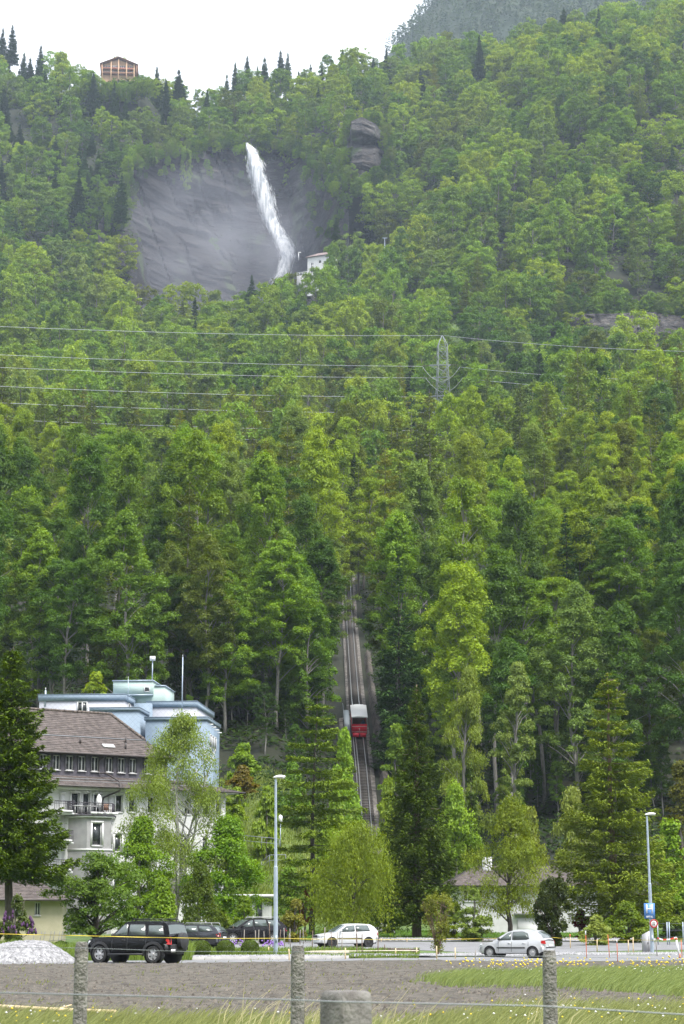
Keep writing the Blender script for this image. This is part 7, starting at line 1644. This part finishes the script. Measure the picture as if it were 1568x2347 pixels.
HB = dict(W=1.66, ra=.345, wr=.29, xf=1.22, xr=-1.22, rear=-1.92, front=1.92, sill=.22, belt=.88, top=[(-1.92, .84), (-1.7, .92), (-.8, .90), (.8, .86), (1.1, .82), (1.6, .70), (1.85, .58), (1.92, .45)], cabin=[(-1.86, .92), (-1.66, 1.18), (-1.35, 1.38), (-.7, 1.435), (-.1, 1.42), (.25, 1.33), (1.08, .84)],
          windows=[[(.02, .93), (.74, .91), (.22, 1.26), (.02, 1.32)], [(-1.0, 1.0), (-.85, .95), (-.08, .93), (-.08, 1.33), (-.62, 1.35), (-.9, 1.26)]], ws=(1.05, .30), rw=(-1.80, -1.42), rub=.52, seams=[.72, -.03, -.98], handles=[.08, -.74], mirror=.66, head=(.56, .72), tail=(.72, .90), tlen=.36, tw=.02,
          plz=.62, paint=SILVER, spokes=9, spw=(.03, .045), mirm=M['plastic'], tumble=.74)
make_car('hatchback', 'silver five-door hatchback seen from behind its left side near the yew', spot(1184, 112.5), PI - math.radians(26), HB)
GOLF = dict(W=1.73, ra=.355, wr=.305, xf=1.30, xr=-1.22, rear=-1.98, front=2.10, sill=.24, belt=.92, top=[(-1.98, .90), (-1.8, .96), (-.8, .93), (.85, .91), (1.2, .88), (1.8, .78), (2.03, .66), (2.10, .5)], cabin=[(-1.94, .95), (-1.72, 1.22), (-1.45, 1.40), (-.8, 1.44), (-.05, 1.43), (.28, 1.36), (1.05, .90)],
            windows=[[(-.28, .98), (.78, .96), (.24, 1.30), (-.28, 1.35)], [(-1.34, 1.02), (-.40, .98), (-.40, 1.35), (-1.2, 1.35)]], ws=(1.02, .32), rw=(-1.88, -1.5), rub=.55, seams=[.78, -.36], handles=[-.22], mirror=.70, head=(.60, .77), tail=(.74, .95), tlen=.14, tw=.16, plz=.62, paint=WHITEP, spokes=8, spw=(.04, .06), hubm=M['plastic'], tumble=.76)
make_car('hatchback', 'white three-door hatchback with dark wheels under the weeping birch', spot(793, 134.5), PI + math.radians(22), GOLF)
EST = dict(W=1.80, ra=.365, wr=.32, xf=1.42, xr=-1.38, rear=-2.40, front=2.36, sill=.26, belt=.95, top=[(-2.40, .90), (-2.2, .97), (-.8, .96), (.85, .92), (1.3, .88), (2.0, .78), (2.28, .66), (2.36, .5)], cabin=[(-2.36, .95), (-2.05, 1.28), (-1.7, 1.42), (-.6, 1.47), (-.05, 1.46), (.25, 1.39), (1.08, .92)],
           windows=[[(.0, 1.0), (.80, .98), (.24, 1.31), (.0, 1.37)], [(-.98, 1.02), (-.10, 1.0), (-.10, 1.38), (-.86, 1.38)], [(-2.0, 1.07), (-1.1, 1.03), (-1.0, 1.37), (-1.7, 1.34)]], ws=(1.05, .30), rw=(-2.26, -1.85), seams=[.80, -.05, -1.02], handles=[.05, -.85], mirror=.72, head=(.62, .79), tail=(.74, .95), tlen=.22, tw=.2, plz=.66, paint=NAVY, spokes=7, spw=(.03, .05), rails=(.0, -1.9, M['alloy']), tumble=.76)
make_car('estate_car', 'dark estate car half hidden behind the black off-roader', spot(432, 131), PI - math.radians(20), EST)
Q7 = dict(W=1.94, ra=.43, wr=.375, xf=1.50, xr=-1.48, rear=-2.52, front=2.50, sill=.33, belt=1.10, top=[(-2.52, 1.04), (-2.3, 1.12), (-.8, 1.11), (.95, 1.09), (1.4, 1.06), (2.1, .98), (2.42, .82), (2.50, .6)], cabin=[(-2.46, 1.10), (-2.15, 1.45), (-1.75, 1.64), (-.6, 1.71), (-.05, 1.70), (.28, 1.62), (1.22, 1.09)],
          windows=[[(.02, 1.16), (.90, 1.14), (.26, 1.54), (.02, 1.60)], [(-1.02, 1.18), (-.09, 1.16), (-.09, 1.61), (-.92, 1.61)], [(-2.02, 1.24), (-1.14, 1.19), (-1.04, 1.60), (-1.72, 1.55)]], ws=(1.18, .34), rw=(-2.38, -1.9), seams=[.92, -.04, -1.07], handles=[.05, -.88], mirror=.84, head=(.76, .93), tail=(.86, 1.08), tlen=.2, tw=.3, plz=.72, paint=DKGREY, spokes=7, spw=(.03, .05), rails=(.0, -2.0, M['alloy']), tumble=.76)
make_car('family_suv', 'dark sport utility car with chrome roof rails left of the street lamp', spot(570, 143), PI + math.radians(24), Q7)
# ------------------------------------------------------------------ street furniture, fences, stakes, gravel heap
def street_lamp(label, u, vt, Y, head_len, lean, rz):
    x, _, z = spot(u, Y); H = P(u, vt, Y)[2] - z
    o = thing('street_lamp', label, 'street lamp', (x, Y, z), rz, 'grey street lamps'); o.rotation_euler = (0, lean, rz)
    mb = MB(); mb.tube([(0, 0, -.3), (0, 0, H * .5)], [.115, .10], 12); mb.tube([(0, 0, H * .5), (0, 0, H - .05)], [.075, .055], 12); mb.lathe([(.10, H * .5 - .02), (.075, H * .5 + .06)], 12); mb.build('pole', M['galv'], o, smooth=40)
    mb = MB(); t = np.linspace(0, 1, 9); th = np.arange(14) * 2 * PI / 14
    G = np.array([[(-.12 + head_len * q, .17 * math.sin(PI * min(.97, q * .9 + .08)) ** .5 * math.cos(a), H + .02 + .10 * math.sin(PI * min(.97, q * .85 + .1)) * math.sin(a) * (1 if math.sin(a) > 0 else .5) + .06 * q) for a in list(th) + [0]] for q in t])
    mb.grid(G); hd = mb.build('lamp_head', M['lampw'], o, smooth=True)
    mb = MB(); mb.box((head_len * .45, 0, H + .0), (head_len * .55, .2, .03)); mb.build('lamp_glass', mat('lamp_lens', (.7, .7, .68), .2) if 'lamp_lens' not in bpy.data.materials else bpy.data.materials['lamp_lens'], hd)
    mb = MB(); mb.box((0, -.112, .9), (.09, .02, .35)); mb.build('service_door', M['galv'], o)
    return o, H
street_lamp('tall grey street lamp standing on the gravel bed left of the white hatchback', 632, 1783, 103, .62, -.006, math.radians(12))
lamp2, H2 = street_lamp('grey street lamp carrying the blue hospital sign at the right', 1495.5, 1868, 124, .68, -.012, math.radians(10))
def text(parent, body, size, loc, rot, m, name='lettering', bold=.0):
    c = bpy.data.curves.new(name, 'FONT'); c.body = body; c.size = size; c.align_x = 'CENTER'; c.align_y = 'CENTER'; c.extrude = .003; c.offset = bold; c.materials.append(m)
    o = text_mesh(name, c); o.parent = parent; o.location = loc; o.rotation_euler = rot; return o
def signs():
    k = 124 / FPX; bx, by, bz = lamp2.location
    z = P(1491, 2088, 124)[2]; o = thing('hospital_sign', 'blue hospital sign with a white letter on the right street lamp', 'sign', (bx - 4.6 * k, by - .14, z), math.radians(-4))
    w, h = 24 * k, 34 * k
    mb = MB(); mb.bb(-w / 2, w / 2, -.012, .012, -h / 2, h / 2); mb.build('board', M['blue_sign'], o)
    mb = MB(); mb.bb(-.05, .05, .012, .10, .1, .16); mb.bb(-.05, .05, .012, .10, -.2, -.14); mb.build('bracket', M['galv'], o)
    t = .062; hh = .52; ww = .40; zc = .115
    mb = MB(); mb.bb(-ww / 2, -ww / 2 + t * 1.3, -.018, -.013, zc - hh / 2, zc + hh / 2); mb.bb(ww / 2 - t * 1.3, ww / 2, -.018, -.013, zc - hh / 2, zc + hh / 2); mb.bb(-ww / 2 + t * 1.3, ww / 2 - t * 1.3, -.018, -.013, zc - t * .6, zc + t * .6); mb.build('letter', M['white'], o)
    text(o, 'SPITAL', .135, (0, -.016, -.34), (PI / 2, 0, 0), M['white'], bold=.003)
    z = P(1498, 2117, 124)[2]; o = thing('speed_limit_sign', 'round red-rimmed speed limit sign turned sideways below the blue sign', 'sign', (bx + 2.6 * k + .04, by - .17, z), math.radians(8))
    R = 9.6 * k
    mb = MB(); mb.lathe([(0, -.008), (R, -.008), (R, .012), (0, .012)], 28, (0, 0, 0), 'y'); mb.build('disc', M['white'], o)
    mb = MB(); mb.lathe([(R * .70, -.010), (R * .70, -.016), (R, -.016), (R + .004, .0)], 28, (0, 0, 0), 'y'); mb.build('rim', mat('sign_red', (.38, .02, .02), .4), o)
    text(o, '25', R * .82, (0, -.012, 0), (PI / 2, -PI / 2, 0), M['black'], bold=.004)
    # grey switch cabinet with slanted top
    Y = 126; xa, xb = PX(1475, Y), PX(1492, Y); zg = spot(1483, Y)[2]; za, zb = P(1475, 2143, Y)[2] - zg, P(1492, 2134, Y)[2] - zg
    o = thing('switch_cabinet', 'grey slant-topped switch cabinet beside the right street lamp', 'cabinet', ((xa + xb) / 2, Y, zg)); w = (xb - xa) / 2
    mb = MB(); mb.slab([(-w, 0, -.1), (w, 0, -.1), (w, 0, zb), (-w, 0, za)], .55); mb.build('housing', mat('cabinet_grey', (.36, .36, .38), .5), o)
    mb = MB(); mb.box((.12, -.008, za * .5), (.014, .012, za * .9)); mb.box((w - .1, -.008, za * .5), (.014, .012, za * .9)); mb.build('door_seam', M['wire'], o)
    mb = MB(); mb.box((.06, -.02, za * .55), (.03, .03, .14)); mb.build('handle', M['pipe'], o)
signs()

def gravel_heap():
    Y0 = 92.5; xc = PX(72, Y0); rng = np.random.default_rng(14)
    prof = lambda u: np.interp(u, [-140, -60, 0, 40, 80, 110, 140, 165, 182], [0, .55, .80, .92, .96, .86, .55, .22, 0])
    us = np.linspace(-140, 182, 60); t = np.linspace(-1, 1, 26); G = []
    for u in us:
        h = prof(u); G.append([(PX(u, Y0), Y0 + q * (.4 + 1.9 * h), -.05 + h * (1 - q * q) ** .8 + .05 * float(fbm(u / 6, q * 5, 3))) for q in t])
    G = np.array(G); o = thing('gravel_heap', 'heap of pale grey gravel left of the black off-roader', 'gravel heap', (0, 0, 0))
    mb = MB(); mb.grid(G, flip=True); mb.build('core', M['gravel'], o, smooth=True)
    n = 13000; i, j = rng.uniform(0, 58.9, n), rng.uniform(0, 16, n); a, b = i.astype(int), j.astype(int); fi, fj = (i - a)[:, None], (j - b)[:, None]
    p = G[a, b] * (1 - fi) * (1 - fj) + G[a + 1, b] * fi * (1 - fj) + G[a, b + 1] * (1 - fi) * fj + G[a + 1, b + 1] * fi * fj
    base = np.array([[1, 0, -.4], [-.5, .87, -.4], [-.5, -.87, -.4], [.1, .1, .8]])
    th = rng.uniform(0, 6.28, n); c, s = np.cos(th), np.sin(th); bb = base[None] * rng.uniform(.5, 1.4, (n, 4, 3)); sz = .035 + .05 * rng.random(n) ** 2
    V = np.stack([bb[..., 0] * c[:, None] - bb[..., 1] * s[:, None], bb[..., 0] * s[:, None] + bb[..., 1] * c[:, None], bb[..., 2]], -1) * sz[:, None, None] + p[:, None]
    q = (np.arange(n) * 4)[:, None]; F = np.concatenate([q + np.array([[0, 1, 3]]), q + np.array([[1, 2, 3]]), q + np.array([[2, 0, 3]])])
    st = mat('gravel_stones', (.13, .13, .14), .9, (.42, .42, .43), 6, lo=.3, hi=.7); so = link('stones', make_mesh('stones', V.reshape(-1, 3), [F], mats=[st]), o); so['kind'] = 'stuff'
gravel_heap()
def stone_scatter(name, label, poly, n, seed, s0, h):
    rng = np.random.default_rng(seed); near, far = poly
    u = rng.uniform(near[0][0], near[-1][0], n); t = rng.random(n)
    Y = np.interp(u, [p[0] for p in near], [p[1] for p in near]) * (1 - t) + np.interp(u, [p[0] for p in far], [p[1] for p in far]) * t; X = PX(u, Y); Z = near_rise(Y) + near_dip(X, Y) + h
    base = np.array([[1, 0, -.4], [-.5, .87, -.4], [-.5, -.87, -.4], [.1, .1, .9]]); sz = s0 * rng.uniform(.5, 1.5, n)
    V = base[None] * rng.uniform(.6, 1.3, (n, 4, 3)) * sz[:, None, None] + np.stack([X, Y, Z], -1)[:, None]
    q = (np.arange(n) * 4)[:, None]; F = np.concatenate([q + np.array([[0, 1, 3]]), q + np.array([[1, 2, 3]]), q + np.array([[2, 0, 3]])])
    tag(link(name, make_mesh(name, V.reshape(-1, 3), [F], mats=[bpy.data.materials['gravel_stones']])), label, 'gravel', kind='stuff')
stone_scatter('gravel', 'white gravel along the kerb beneath the clipped box balls', ([(430, 97.5), (640, 98.8), (1000, 105.7)], [(430, 100), (640, 102), (1000, 108)]), 7000, 1, .05, .14)
stone_scatter('gravel', 'white gravel verge beneath and beside the silver hatchback', ([(960, 106.5), (1100, 113.5), (1310, 122.5)], [(960, 112), (1100, 121), (1310, 125)]), 4500, 2, .055, .07)
stone_scatter('gravel', 'white gravel edge between parking road and lawn', ([(840, 151.5), (1250, 151), (1500, 150)], [(840, 155), (1250, 155), (1500, 154)]), 5000, 3, .08, .12)
stone_scatter('gravel', 'white gravel around the grey cabinet and sign pole', ([(1290, 122), (1560, 122)], [(1290, 124.5), (1530, 125)]), 2200, 4, .06, .06)

def fence():
    o = thing('wire_fence', 'wire fence on three weathered concrete posts across the foreground', 'fence', (0, 0, 0))
    rng = np.random.default_rng(4)
    for u, vt, hwid, lab in ((186.5, 2159, 15, 0), (682.5, 2167.5, 15, 0), (1259, 2178.5, 15.5, 0)):
        Y = 20.0; x = PX(u, Y, 1.4); zt = P(u, vt, Y)[2]; w = hwid / FPX * Y; mb = MB(); G = []
        zz = np.linspace(-.3, zt, 46); k = 26
        for i, z in enumerate(zz):
            rr = w * (1 + .04 * (1 - z / zt)) * (.80 if i == 45 else (.93 if i == 44 else 1))
            G.append([(rr * (1 + .06 * float(fbm(a * 3, z * 9, 7 + int(u)))) * math.copysign(abs(math.cos(a)) ** .7, math.cos(a)), rr * math.copysign(abs(math.sin(a)) ** .7, math.sin(a)), z + (.012 * float(fbm(a, z, 3)) if i > 43 else 0)) for a in np.linspace(0, 2 * PI, k)])
        mb.grid(np.array(G)); mb.add([g for g in G[-1][:-1]], [tuple(range(k - 1))])
        p = mb.build('post', M['concrete'], o, smooth=40); p.location = (x, Y, 0)
        mb = MB(); mb.lathe([(w * 1.06, -.006), (w * 1.06, .006)], 16, (0, 0, zt * .68)); mb.build('wire_tie', M['wire'], p)
    def strand(pts, r):
        q = np.array([P(u, v, Y) for u, v, Y in pts]); t = np.linspace(0, len(q) - 1, 80); k = np.arange(len(q))
        mb = MB(); mb.tube(np.stack([np.interp(t, k, q[:, i]) for i in range(3)], -1), r, 6); mb.build('wire', M['wire'], o)
    strand([(-40, 2172, 19.85), (200, 2173, 19.85), (420, 2181, 19.86), (684, 2182, 19.85), (980, 2190, 19.86), (1258, 2192, 19.85), (1610, 2200, 19.85)], .0028)
    o2 = thing('wire_fence', 'near square timber-grey post carrying a blurred wire, bottom centre', 'fence', (0, 0, 0))
    Y = 8.9; x = PX(793, Y, 1.3); zt = P(793, 2271, Y)[2]; w = .083
    mb = MB(); G = []
    for z, s in ((0, 1), (zt * .7, 1), (zt - .035, 1), (zt - .008, .93), (zt, .80)):
        ring = []
        for cx, cy_ in ((1, 1), (-1, 1), (-1, -1), (1, -1)):
            for q in (-.05, .05):
                a = math.atan2(cy_, cx) + q; ring.append((s * w * 1.32 * math.cos(a), s * w * 1.32 * math.sin(a), z))
        G.append(ring + [ring[0]])
    mb.grid(np.array(G), flip=False); mb.add(G[-1][:-1], [tuple(range(8))])
    p = mb.build('post', mat('concrete_near', (.11, .10, .092), .95, (.21, .20, .185), 12, bump=.45, bscale=60, detail=8), o2); p.location = (x, Y, 0); p.rotation_euler = (0, 0, math.radians(38))
    q = np.array([P(u, v, Yq) for u, v, Yq in ((-60, 2274, 8.8), (640, 2291, 8.75), (770, 2296, 8.75), (1240, 2306, 8.8), (1640, 2330, 8.8))]); t = np.linspace(0, 4, 60)
    mb = MB(); mb.tube(np.stack([np.interp(t, np.arange(5), q[:, i]) for i in range(3)], -1), .0034, 6); mb.build('wire', M['wire'], o2)
fence()
def plank():
    q = [P(-60, 2311, 41), P(120, 2327, 39), P(265, 2331, 38.2)]; q = [(p[0], p[1], .12) for p in q]
    o = thing('wooden_pole', 'pale weathered pole lying on the soil behind the left fence post', 'pole', q[1]); mb = MB(); mb.tube([np.array(p) - np.array(q[1]) for p in q], [.05, .045, .035], 8); mb.build('shaft', M['wood_pale'], o)
    mb = MB(); mb.tube([np.array((0.05, 0, .0)), np.array((.35, .02, .09))], [.022, .012], 5); mb.build('branch_stub', M['wood_pale'], o)
plank()

def stakes():
    L = []
    z3 = lambda x, a, b: (457.4 + x * .3333, 1837.6 + a * .3333, 1837.6 + b * .3333)
    for x, a, b, m in ((165, 900, 978, 'g'), (225, 855, 1000, 'b'), (305, 880, 1010, 'g'), (328, 868, 985, 'g'), (386, 885, 1010, 'g'), (405, 880, 1020, 'g'), (445, 890, 1000, 'g'), (485, 835, 1015, 'b'), (550, 880, 1005, 'b'), (587, 868, 1020, 'g'), (614, 905, 1000, 'g'), (626, 872, 1015, 'g'), (675, 875, 990, 'b'), (690, 880, 1000, 'g'), (715, 866, 1000, 'g'), (728, 880, 985, 'b'),
                       (773, 885, 1032, 'b'), (858, 863, 1040, 'g'), (912, 895, 1040, 'b'), (948, 895, 1035, 'g'), (978, 900, 1050, 'g'), (1082, 885, 1052, 'b'), (1118, 910, 1055, 'b'), (1227, 895, 1050, 'b'), (475, 1000, 1042, 'p'), (618, 1012, 1080, 'p'), (1003, 1005, 1072, 'p'), (1274, 982, 1045, 'b'), (1348, 1008, 1060, 'p'), (1492, 1003, 1060, 'p'), (1427, 940, 972, 'p'), (1250, 938, 966, 'p')):
        L.append((*z3(x, a, b), m))
    z4 = lambda x, a, b: (963.7 + x * .3854, 1837.6 + a * .3854, 1837.6 + b * .3854)
    for x, a, b, m in ((97, 858, 920, 'p'), (208, 868, 918, 'p'), (325, 882, 918, 'g'), (372, 813, 852, 'p'), (295, 808, 840, 'p'), (893, 790, 872, 'o'), (989, 770, 905, 'r'), (1051, 818, 880, 'p'), (1125, 790, 900, 'r'), (1173, 822, 928, 'r'), (1237, 822, 885, 'p'), (1266, 805, 885, 'p'), (1408, 812, 892, 'g'), (1556, 820, 900, 'r')):
        L.append((*z4(x, a, b), m))
    L.sort(); mats = {'g': ('wood_grey', 'grey'), 'b': ('wood_dark', 'brown'), 'p': ('wood_pale', 'pale'), 'o': ('wood_pale', 'orange-tipped pale'), 'r': ('orange', 'orange')}
    marks = [(545, 'before the dark sport utility car'), (632, 'left of the street lamp'), (718, 'between street lamp and white hatchback'), (872, 'in front of the white hatchback'), (1100, 'between white and silver cars'), (1300, 'behind the silver hatchback'), (1700, 'near the right street lamp')]
    sets = {}
    for s in L:
        ph = next(p for u, p in marks if s[0] < u); sets.setdefault((mats[s[3]][1], ph), []).append(s)
    o_ = ['first', 'second', 'third', 'fourth', 'fifth', 'sixth', 'seventh', 'eighth', 'ninth']
    rng = np.random.default_rng(2)
    for (col, ph), ss in sets.items():
        for i, (u, va, vb, m) in enumerate(ss):
            vb = max(vb, 2158); Y = min(1.7 * FPX / (vb - 2115) * .99, 150); x, _, z = spot(u, Y); H = P(u, va, Y)[2] - z; r = .028 if m in 'gb' else (.035 if m in 'po' else .02)
            lab = f'{col} stake {ph}' if len(ss) == 1 else f'{o_[i]} {col} stake from the left {ph}'
            o = thing('wooden_stake' if m != 'r' else 'marker_rod', lab, 'stake', (x, Y, z), rng.uniform(0, 3), 'stakes in the beds and along the roads')
            mb = MB(); lx_, ly_ = rng.normal(0, .03, 2); mb.tube([(0, 0, -.2), (lx_ * H * .5, ly_ * H * .5, H * .5), (lx_ * H, ly_ * H, H)], [r, r * .95, r * .85], 6); mb.build('shaft', M[mats[m][0]], o)
            if m == 'o' or (m == 'r' and i % 2 == 0): mb = MB(); mb.tube([(lx_ * H * .86, ly_ * H * .86, H * .86), (lx_ * H, ly_ * H, H + .01)], r * 1.25, 6); mb.build('painted_tip', M['orange'] if m == 'o' else M['white'], o)
    # timber edging of the raised bed
    for (u0, Y0, u1, Y1), lb in (((868, 118, 960, 112), 'brown edging board right of the white hatchback'), ((712, 104.4, 800, 106.2), 'brown edging board at the front of the bed')):
        a, b = spot(u0, Y0), spot(u1, Y1); c = [(p + q) / 2 for p, q in zip(a, b)]; ln = math.hypot(b[0] - a[0], b[1] - a[1])
        mb = MB(); mb.box((0, 0, .15), (ln, .05, .34)); o = mb.build('edging_board', M['sand' if Y0 < 110 else 'wood_dark']); o.location = c; o.rotation_euler = (0, 0, math.atan2(b[1] - a[1], b[0] - a[0])); tag(o, lb, 'board')
stakes()
def tapes():
    q = np.array([P(u, v, Y) for u, v, Y in ((-60, 2139, 84), (60, 2142, 84), (180, 2144.5, 84), (320, 2148, 84.5), (457, 2150.5, 88), (560, 2151, 95), (640, 2150.5, 101), (720, 2152.5, 108), (800, 2152, 118), (870, 2154, 126), (960, 2153, 130), (1020, 2153.5, 133), (1100, 2151.5, 136), (1190, 2150, 138), (1265, 2148.5, 138), (1310, 2152.5, 138), (1370, 2156, 136), (1452, 2154.5, 127), (1505, 2155, 122), (1560, 2152, 118), (1640, 2150, 116))])
    t = np.linspace(0, len(q) - 1, 160); k = np.arange(len(q)); p = np.stack([np.interp(t, k, q[:, i]) for i in range(3)], -1)
    rng = np.random.default_rng(8); G = []
    for i, c in enumerate(p):
        a = .5 * math.sin(i * .9) + .4 * math.sin(i * .37); hw = .014; d = np.array([0, math.sin(a), math.cos(a)]) * hw; G.append([c - d, c + d])
    G = np.array(G); mb = MB(); mb.grid(G); mb.grid(G + np.array([0, .004, 0]), flip=True); tag(mb.build('barrier_tape', M['yellow']), 'long yellow barrier tape stretched across the road edge', 'tape')
    rw = []
    m, tt, b = nodes('tape_red_white'); N, L = tt.nodes, tt.links; tc = N.new('ShaderNodeTexCoord'); wv = N.new('ShaderNodeTexWave'); wv.inputs['Scale'].default_value = .75; wv.wave_profile = 'SAW'
    r = N.new('ShaderNodeValToRGB'); r.color_ramp.interpolation = 'CONSTANT'; r.color_ramp.elements[1].position = .5; r.color_ramp.elements[0].color = (.8, .8, .8, 1); r.color_ramp.elements[1].color = (.6, .05, .03, 1)
    L.new(tc.outputs['Object'], wv.inputs['Vector']); L.new(wv.outputs['Fac'], r.inputs[0]); L.new(r.outputs[0], b.inputs['Base Color'])
    q = np.array([P(u, v, 119) for u, v in ((1507, 2150), (1520, 2154), (1535, 2153), (1550, 2148.5), (1553, 2151))]); t = np.linspace(0, 4, 30); p = np.stack([np.interp(t, np.arange(5), q[:, i]) for i in range(3)], -1)
    G = np.array([[c - (0, 0, .04), c + (0, 0, .04)] for c in p]); mb = MB(); mb.grid(G); mb.grid(G + np.array([0, .004, 0]), flip=True); tag(mb.build('warning_tape', m), 'red and white striped tape sagging at the right edge', 'tape')
    x, Y, z = spot(1556, 112); o = thing('warning_post', 'leaning post wrapped in white and red tape at the right edge', 'post', (x, Y, z)); H = P(1552, 2150, 112)[2] - z
    mb = MB(); mb.tube([(0.05, 0, 0), (-.12, 0, H)], .055, 6); mb.build('shaft', M['white'], o); mb = MB(); mb.tube([(.05, 0, 0), (.03, 0, H * .2)], .058, 6); mb.tube([(-.105, 0, H * .9), (-.12, 0, H + .01)], .062, 6); mb.build('red_band', M['orange'], o)
tapes()
def misc():
    # thin grey wire fence on the lawn at the right
    o = thing('mesh_fence', 'low grey post and wire fence on the lawn at the right edge', 'fence', (0, 0, 0)); Y = 142
    for u in (1509, 1530.5, 1535.5, 1567, 1600):
        x = PX(u, Y); mb = MB(); mb.tube([(x, Y, .1), (x, Y, 1.75)], .04, 6); mb.build('post', M['galv'], o)
    mb = MB()
    for z in (1.65, 1.2, .75): mb.bar((PX(1509, Y), Y, z), (PX(1620, Y), Y, z), .008, 4)
    mb.build('wire', M['wire'], o)
    # trellis of leaning canes before the cream house
    o = thing('bean_trellis', 'leaning metal canes and rails before the cream house', 'trellis', (PX(105, 131), 131, .12)); x0 = PX(105, 131)
    for u in (72, 88, 96, 110, 118, 130, 136):
        mb = MB(); x = PX(u, 131) - x0; mb.bar((x, 0, -.1), (x + .16, .1, 1.05), .018); mb.build('cane', M['wire'], o)
    mb = MB(); mb.bar((PX(60, 131) - x0, 0, .35), (PX(180, 131) - x0, 0, .62), .014); mb.bar((PX(60, 131) - x0, 0, .1), (PX(180, 131) - x0, 0, .15), .014); mb.build('rail', M['wire'], o)
    # hydrant with red cap seen beside the apple tree
    x, Y, z = spot(307, 150); o = thing('hydrant', 'grey hydrant with red cap between apple tree and off-roader', 'hydrant', (x, Y, z))
    h = P(307, 2117, Y)[2] - z
    mb = MB(); mb.lathe([(.14, 0), (.14, h * .72), (.2, h * .74), (.2, h * .8)], 14); mb.build('barrel', M['wood_grey'], o); mb = MB(); mb.lathe([(.2, h * .8), (.2, h * .93), (.12, h), (0, h)], 14); mb.build('cap', mat('cap_red', (.5, .03, .025), .4), o)
    for sx in (-1, 1): mb = MB(); mb.tube([(sx * .12, 0, h * .5), (sx * .26, 0, h * .5)], .06, 8); mb.build('outlet', M['wood_grey'], o)
    # handrails up the bank path
    def hr(name, pts, Y, lb):
        q = [P(u, v, Y) for u, v in pts]; c = q[0]; o = thing(name, lb, 'handrail', tuple(c)); q = [p - c for p in q]
        mb = MB(); mb.tube(q, .035, 5); mb.tube([p - (0, 0, .5) for p in q], .025, 5); mb.build('rail', M['wire'], o)
        for i, p in enumerate(q): mb = MB(); mb.bar(p, p - (0, 0, 1.1), .03); mb.build('post', M['wire'], o)
    hr('handrail', [(600, 1974), (618, 1960), (655, 1959)], 200, 'pale handrail with a bend on the bank right of the lamp')
    hr('handrail', [(560, 1915), (600, 1919), (634, 1922), (640, 1924)], 205, 'dark level handrail across the bank left of the lamp')
    hr('handrail', [(516, 1848), (545, 1862), (552, 1866)], 214, 'short handrail beside the white building corner')
    q = P(643, 1884, 212); o = thing('path_lamp', 'small white path lamp on the bank right of the street lamp', 'lamp', (q[0], 212, q[2] - 3))
    mb = MB(); mb.tube([(0, 0, 0), (0, 0, 3)], .05, 6); mb.build('pole', M['galv'], o); mb = MB(); mb.lathe([(0, 2.9), (.2, 2.95), (.2, 3.6), (0, 3.75)], 10); mb.build('lantern', M['lampw'], o)
    # garden hedge left, low
    rng = np.random.default_rng(33)
    for u, Y, w, h, lb in ((40, 108, 2.0, .75, 'low green garden shrub at the left edge behind the gravel heap'), (140, 112, 1.6, .7, 'low green garden shrub behind the top of the gravel heap'), (265, 118, 1.9, .75, 'low dark green shrub left of the hydrant'), (330, 121, 1.6, .8, 'low dark green shrub behind the bonnet of the off-roader'), (185, 101, .45, .5, 'small clipped shrub right of the gravel heap')):
        me = broadleaf('garden_shrub', 600 + int(u), 1.0, .6, .0, 30, 5200, .06 if w > 1 else .045, .9, limbs=4, split=True, inner=.3)
        x, _, z = spot(u, Y); o = thing('garden_shrub', lb, 'bush', (x, Y, z), rng.uniform(0, 6)); o.scale = (w, w * .7, h); c = link('crown', me[0], o); c.color = (.075, .13, .022, 1); link('trunk', me[1], o)
misc()
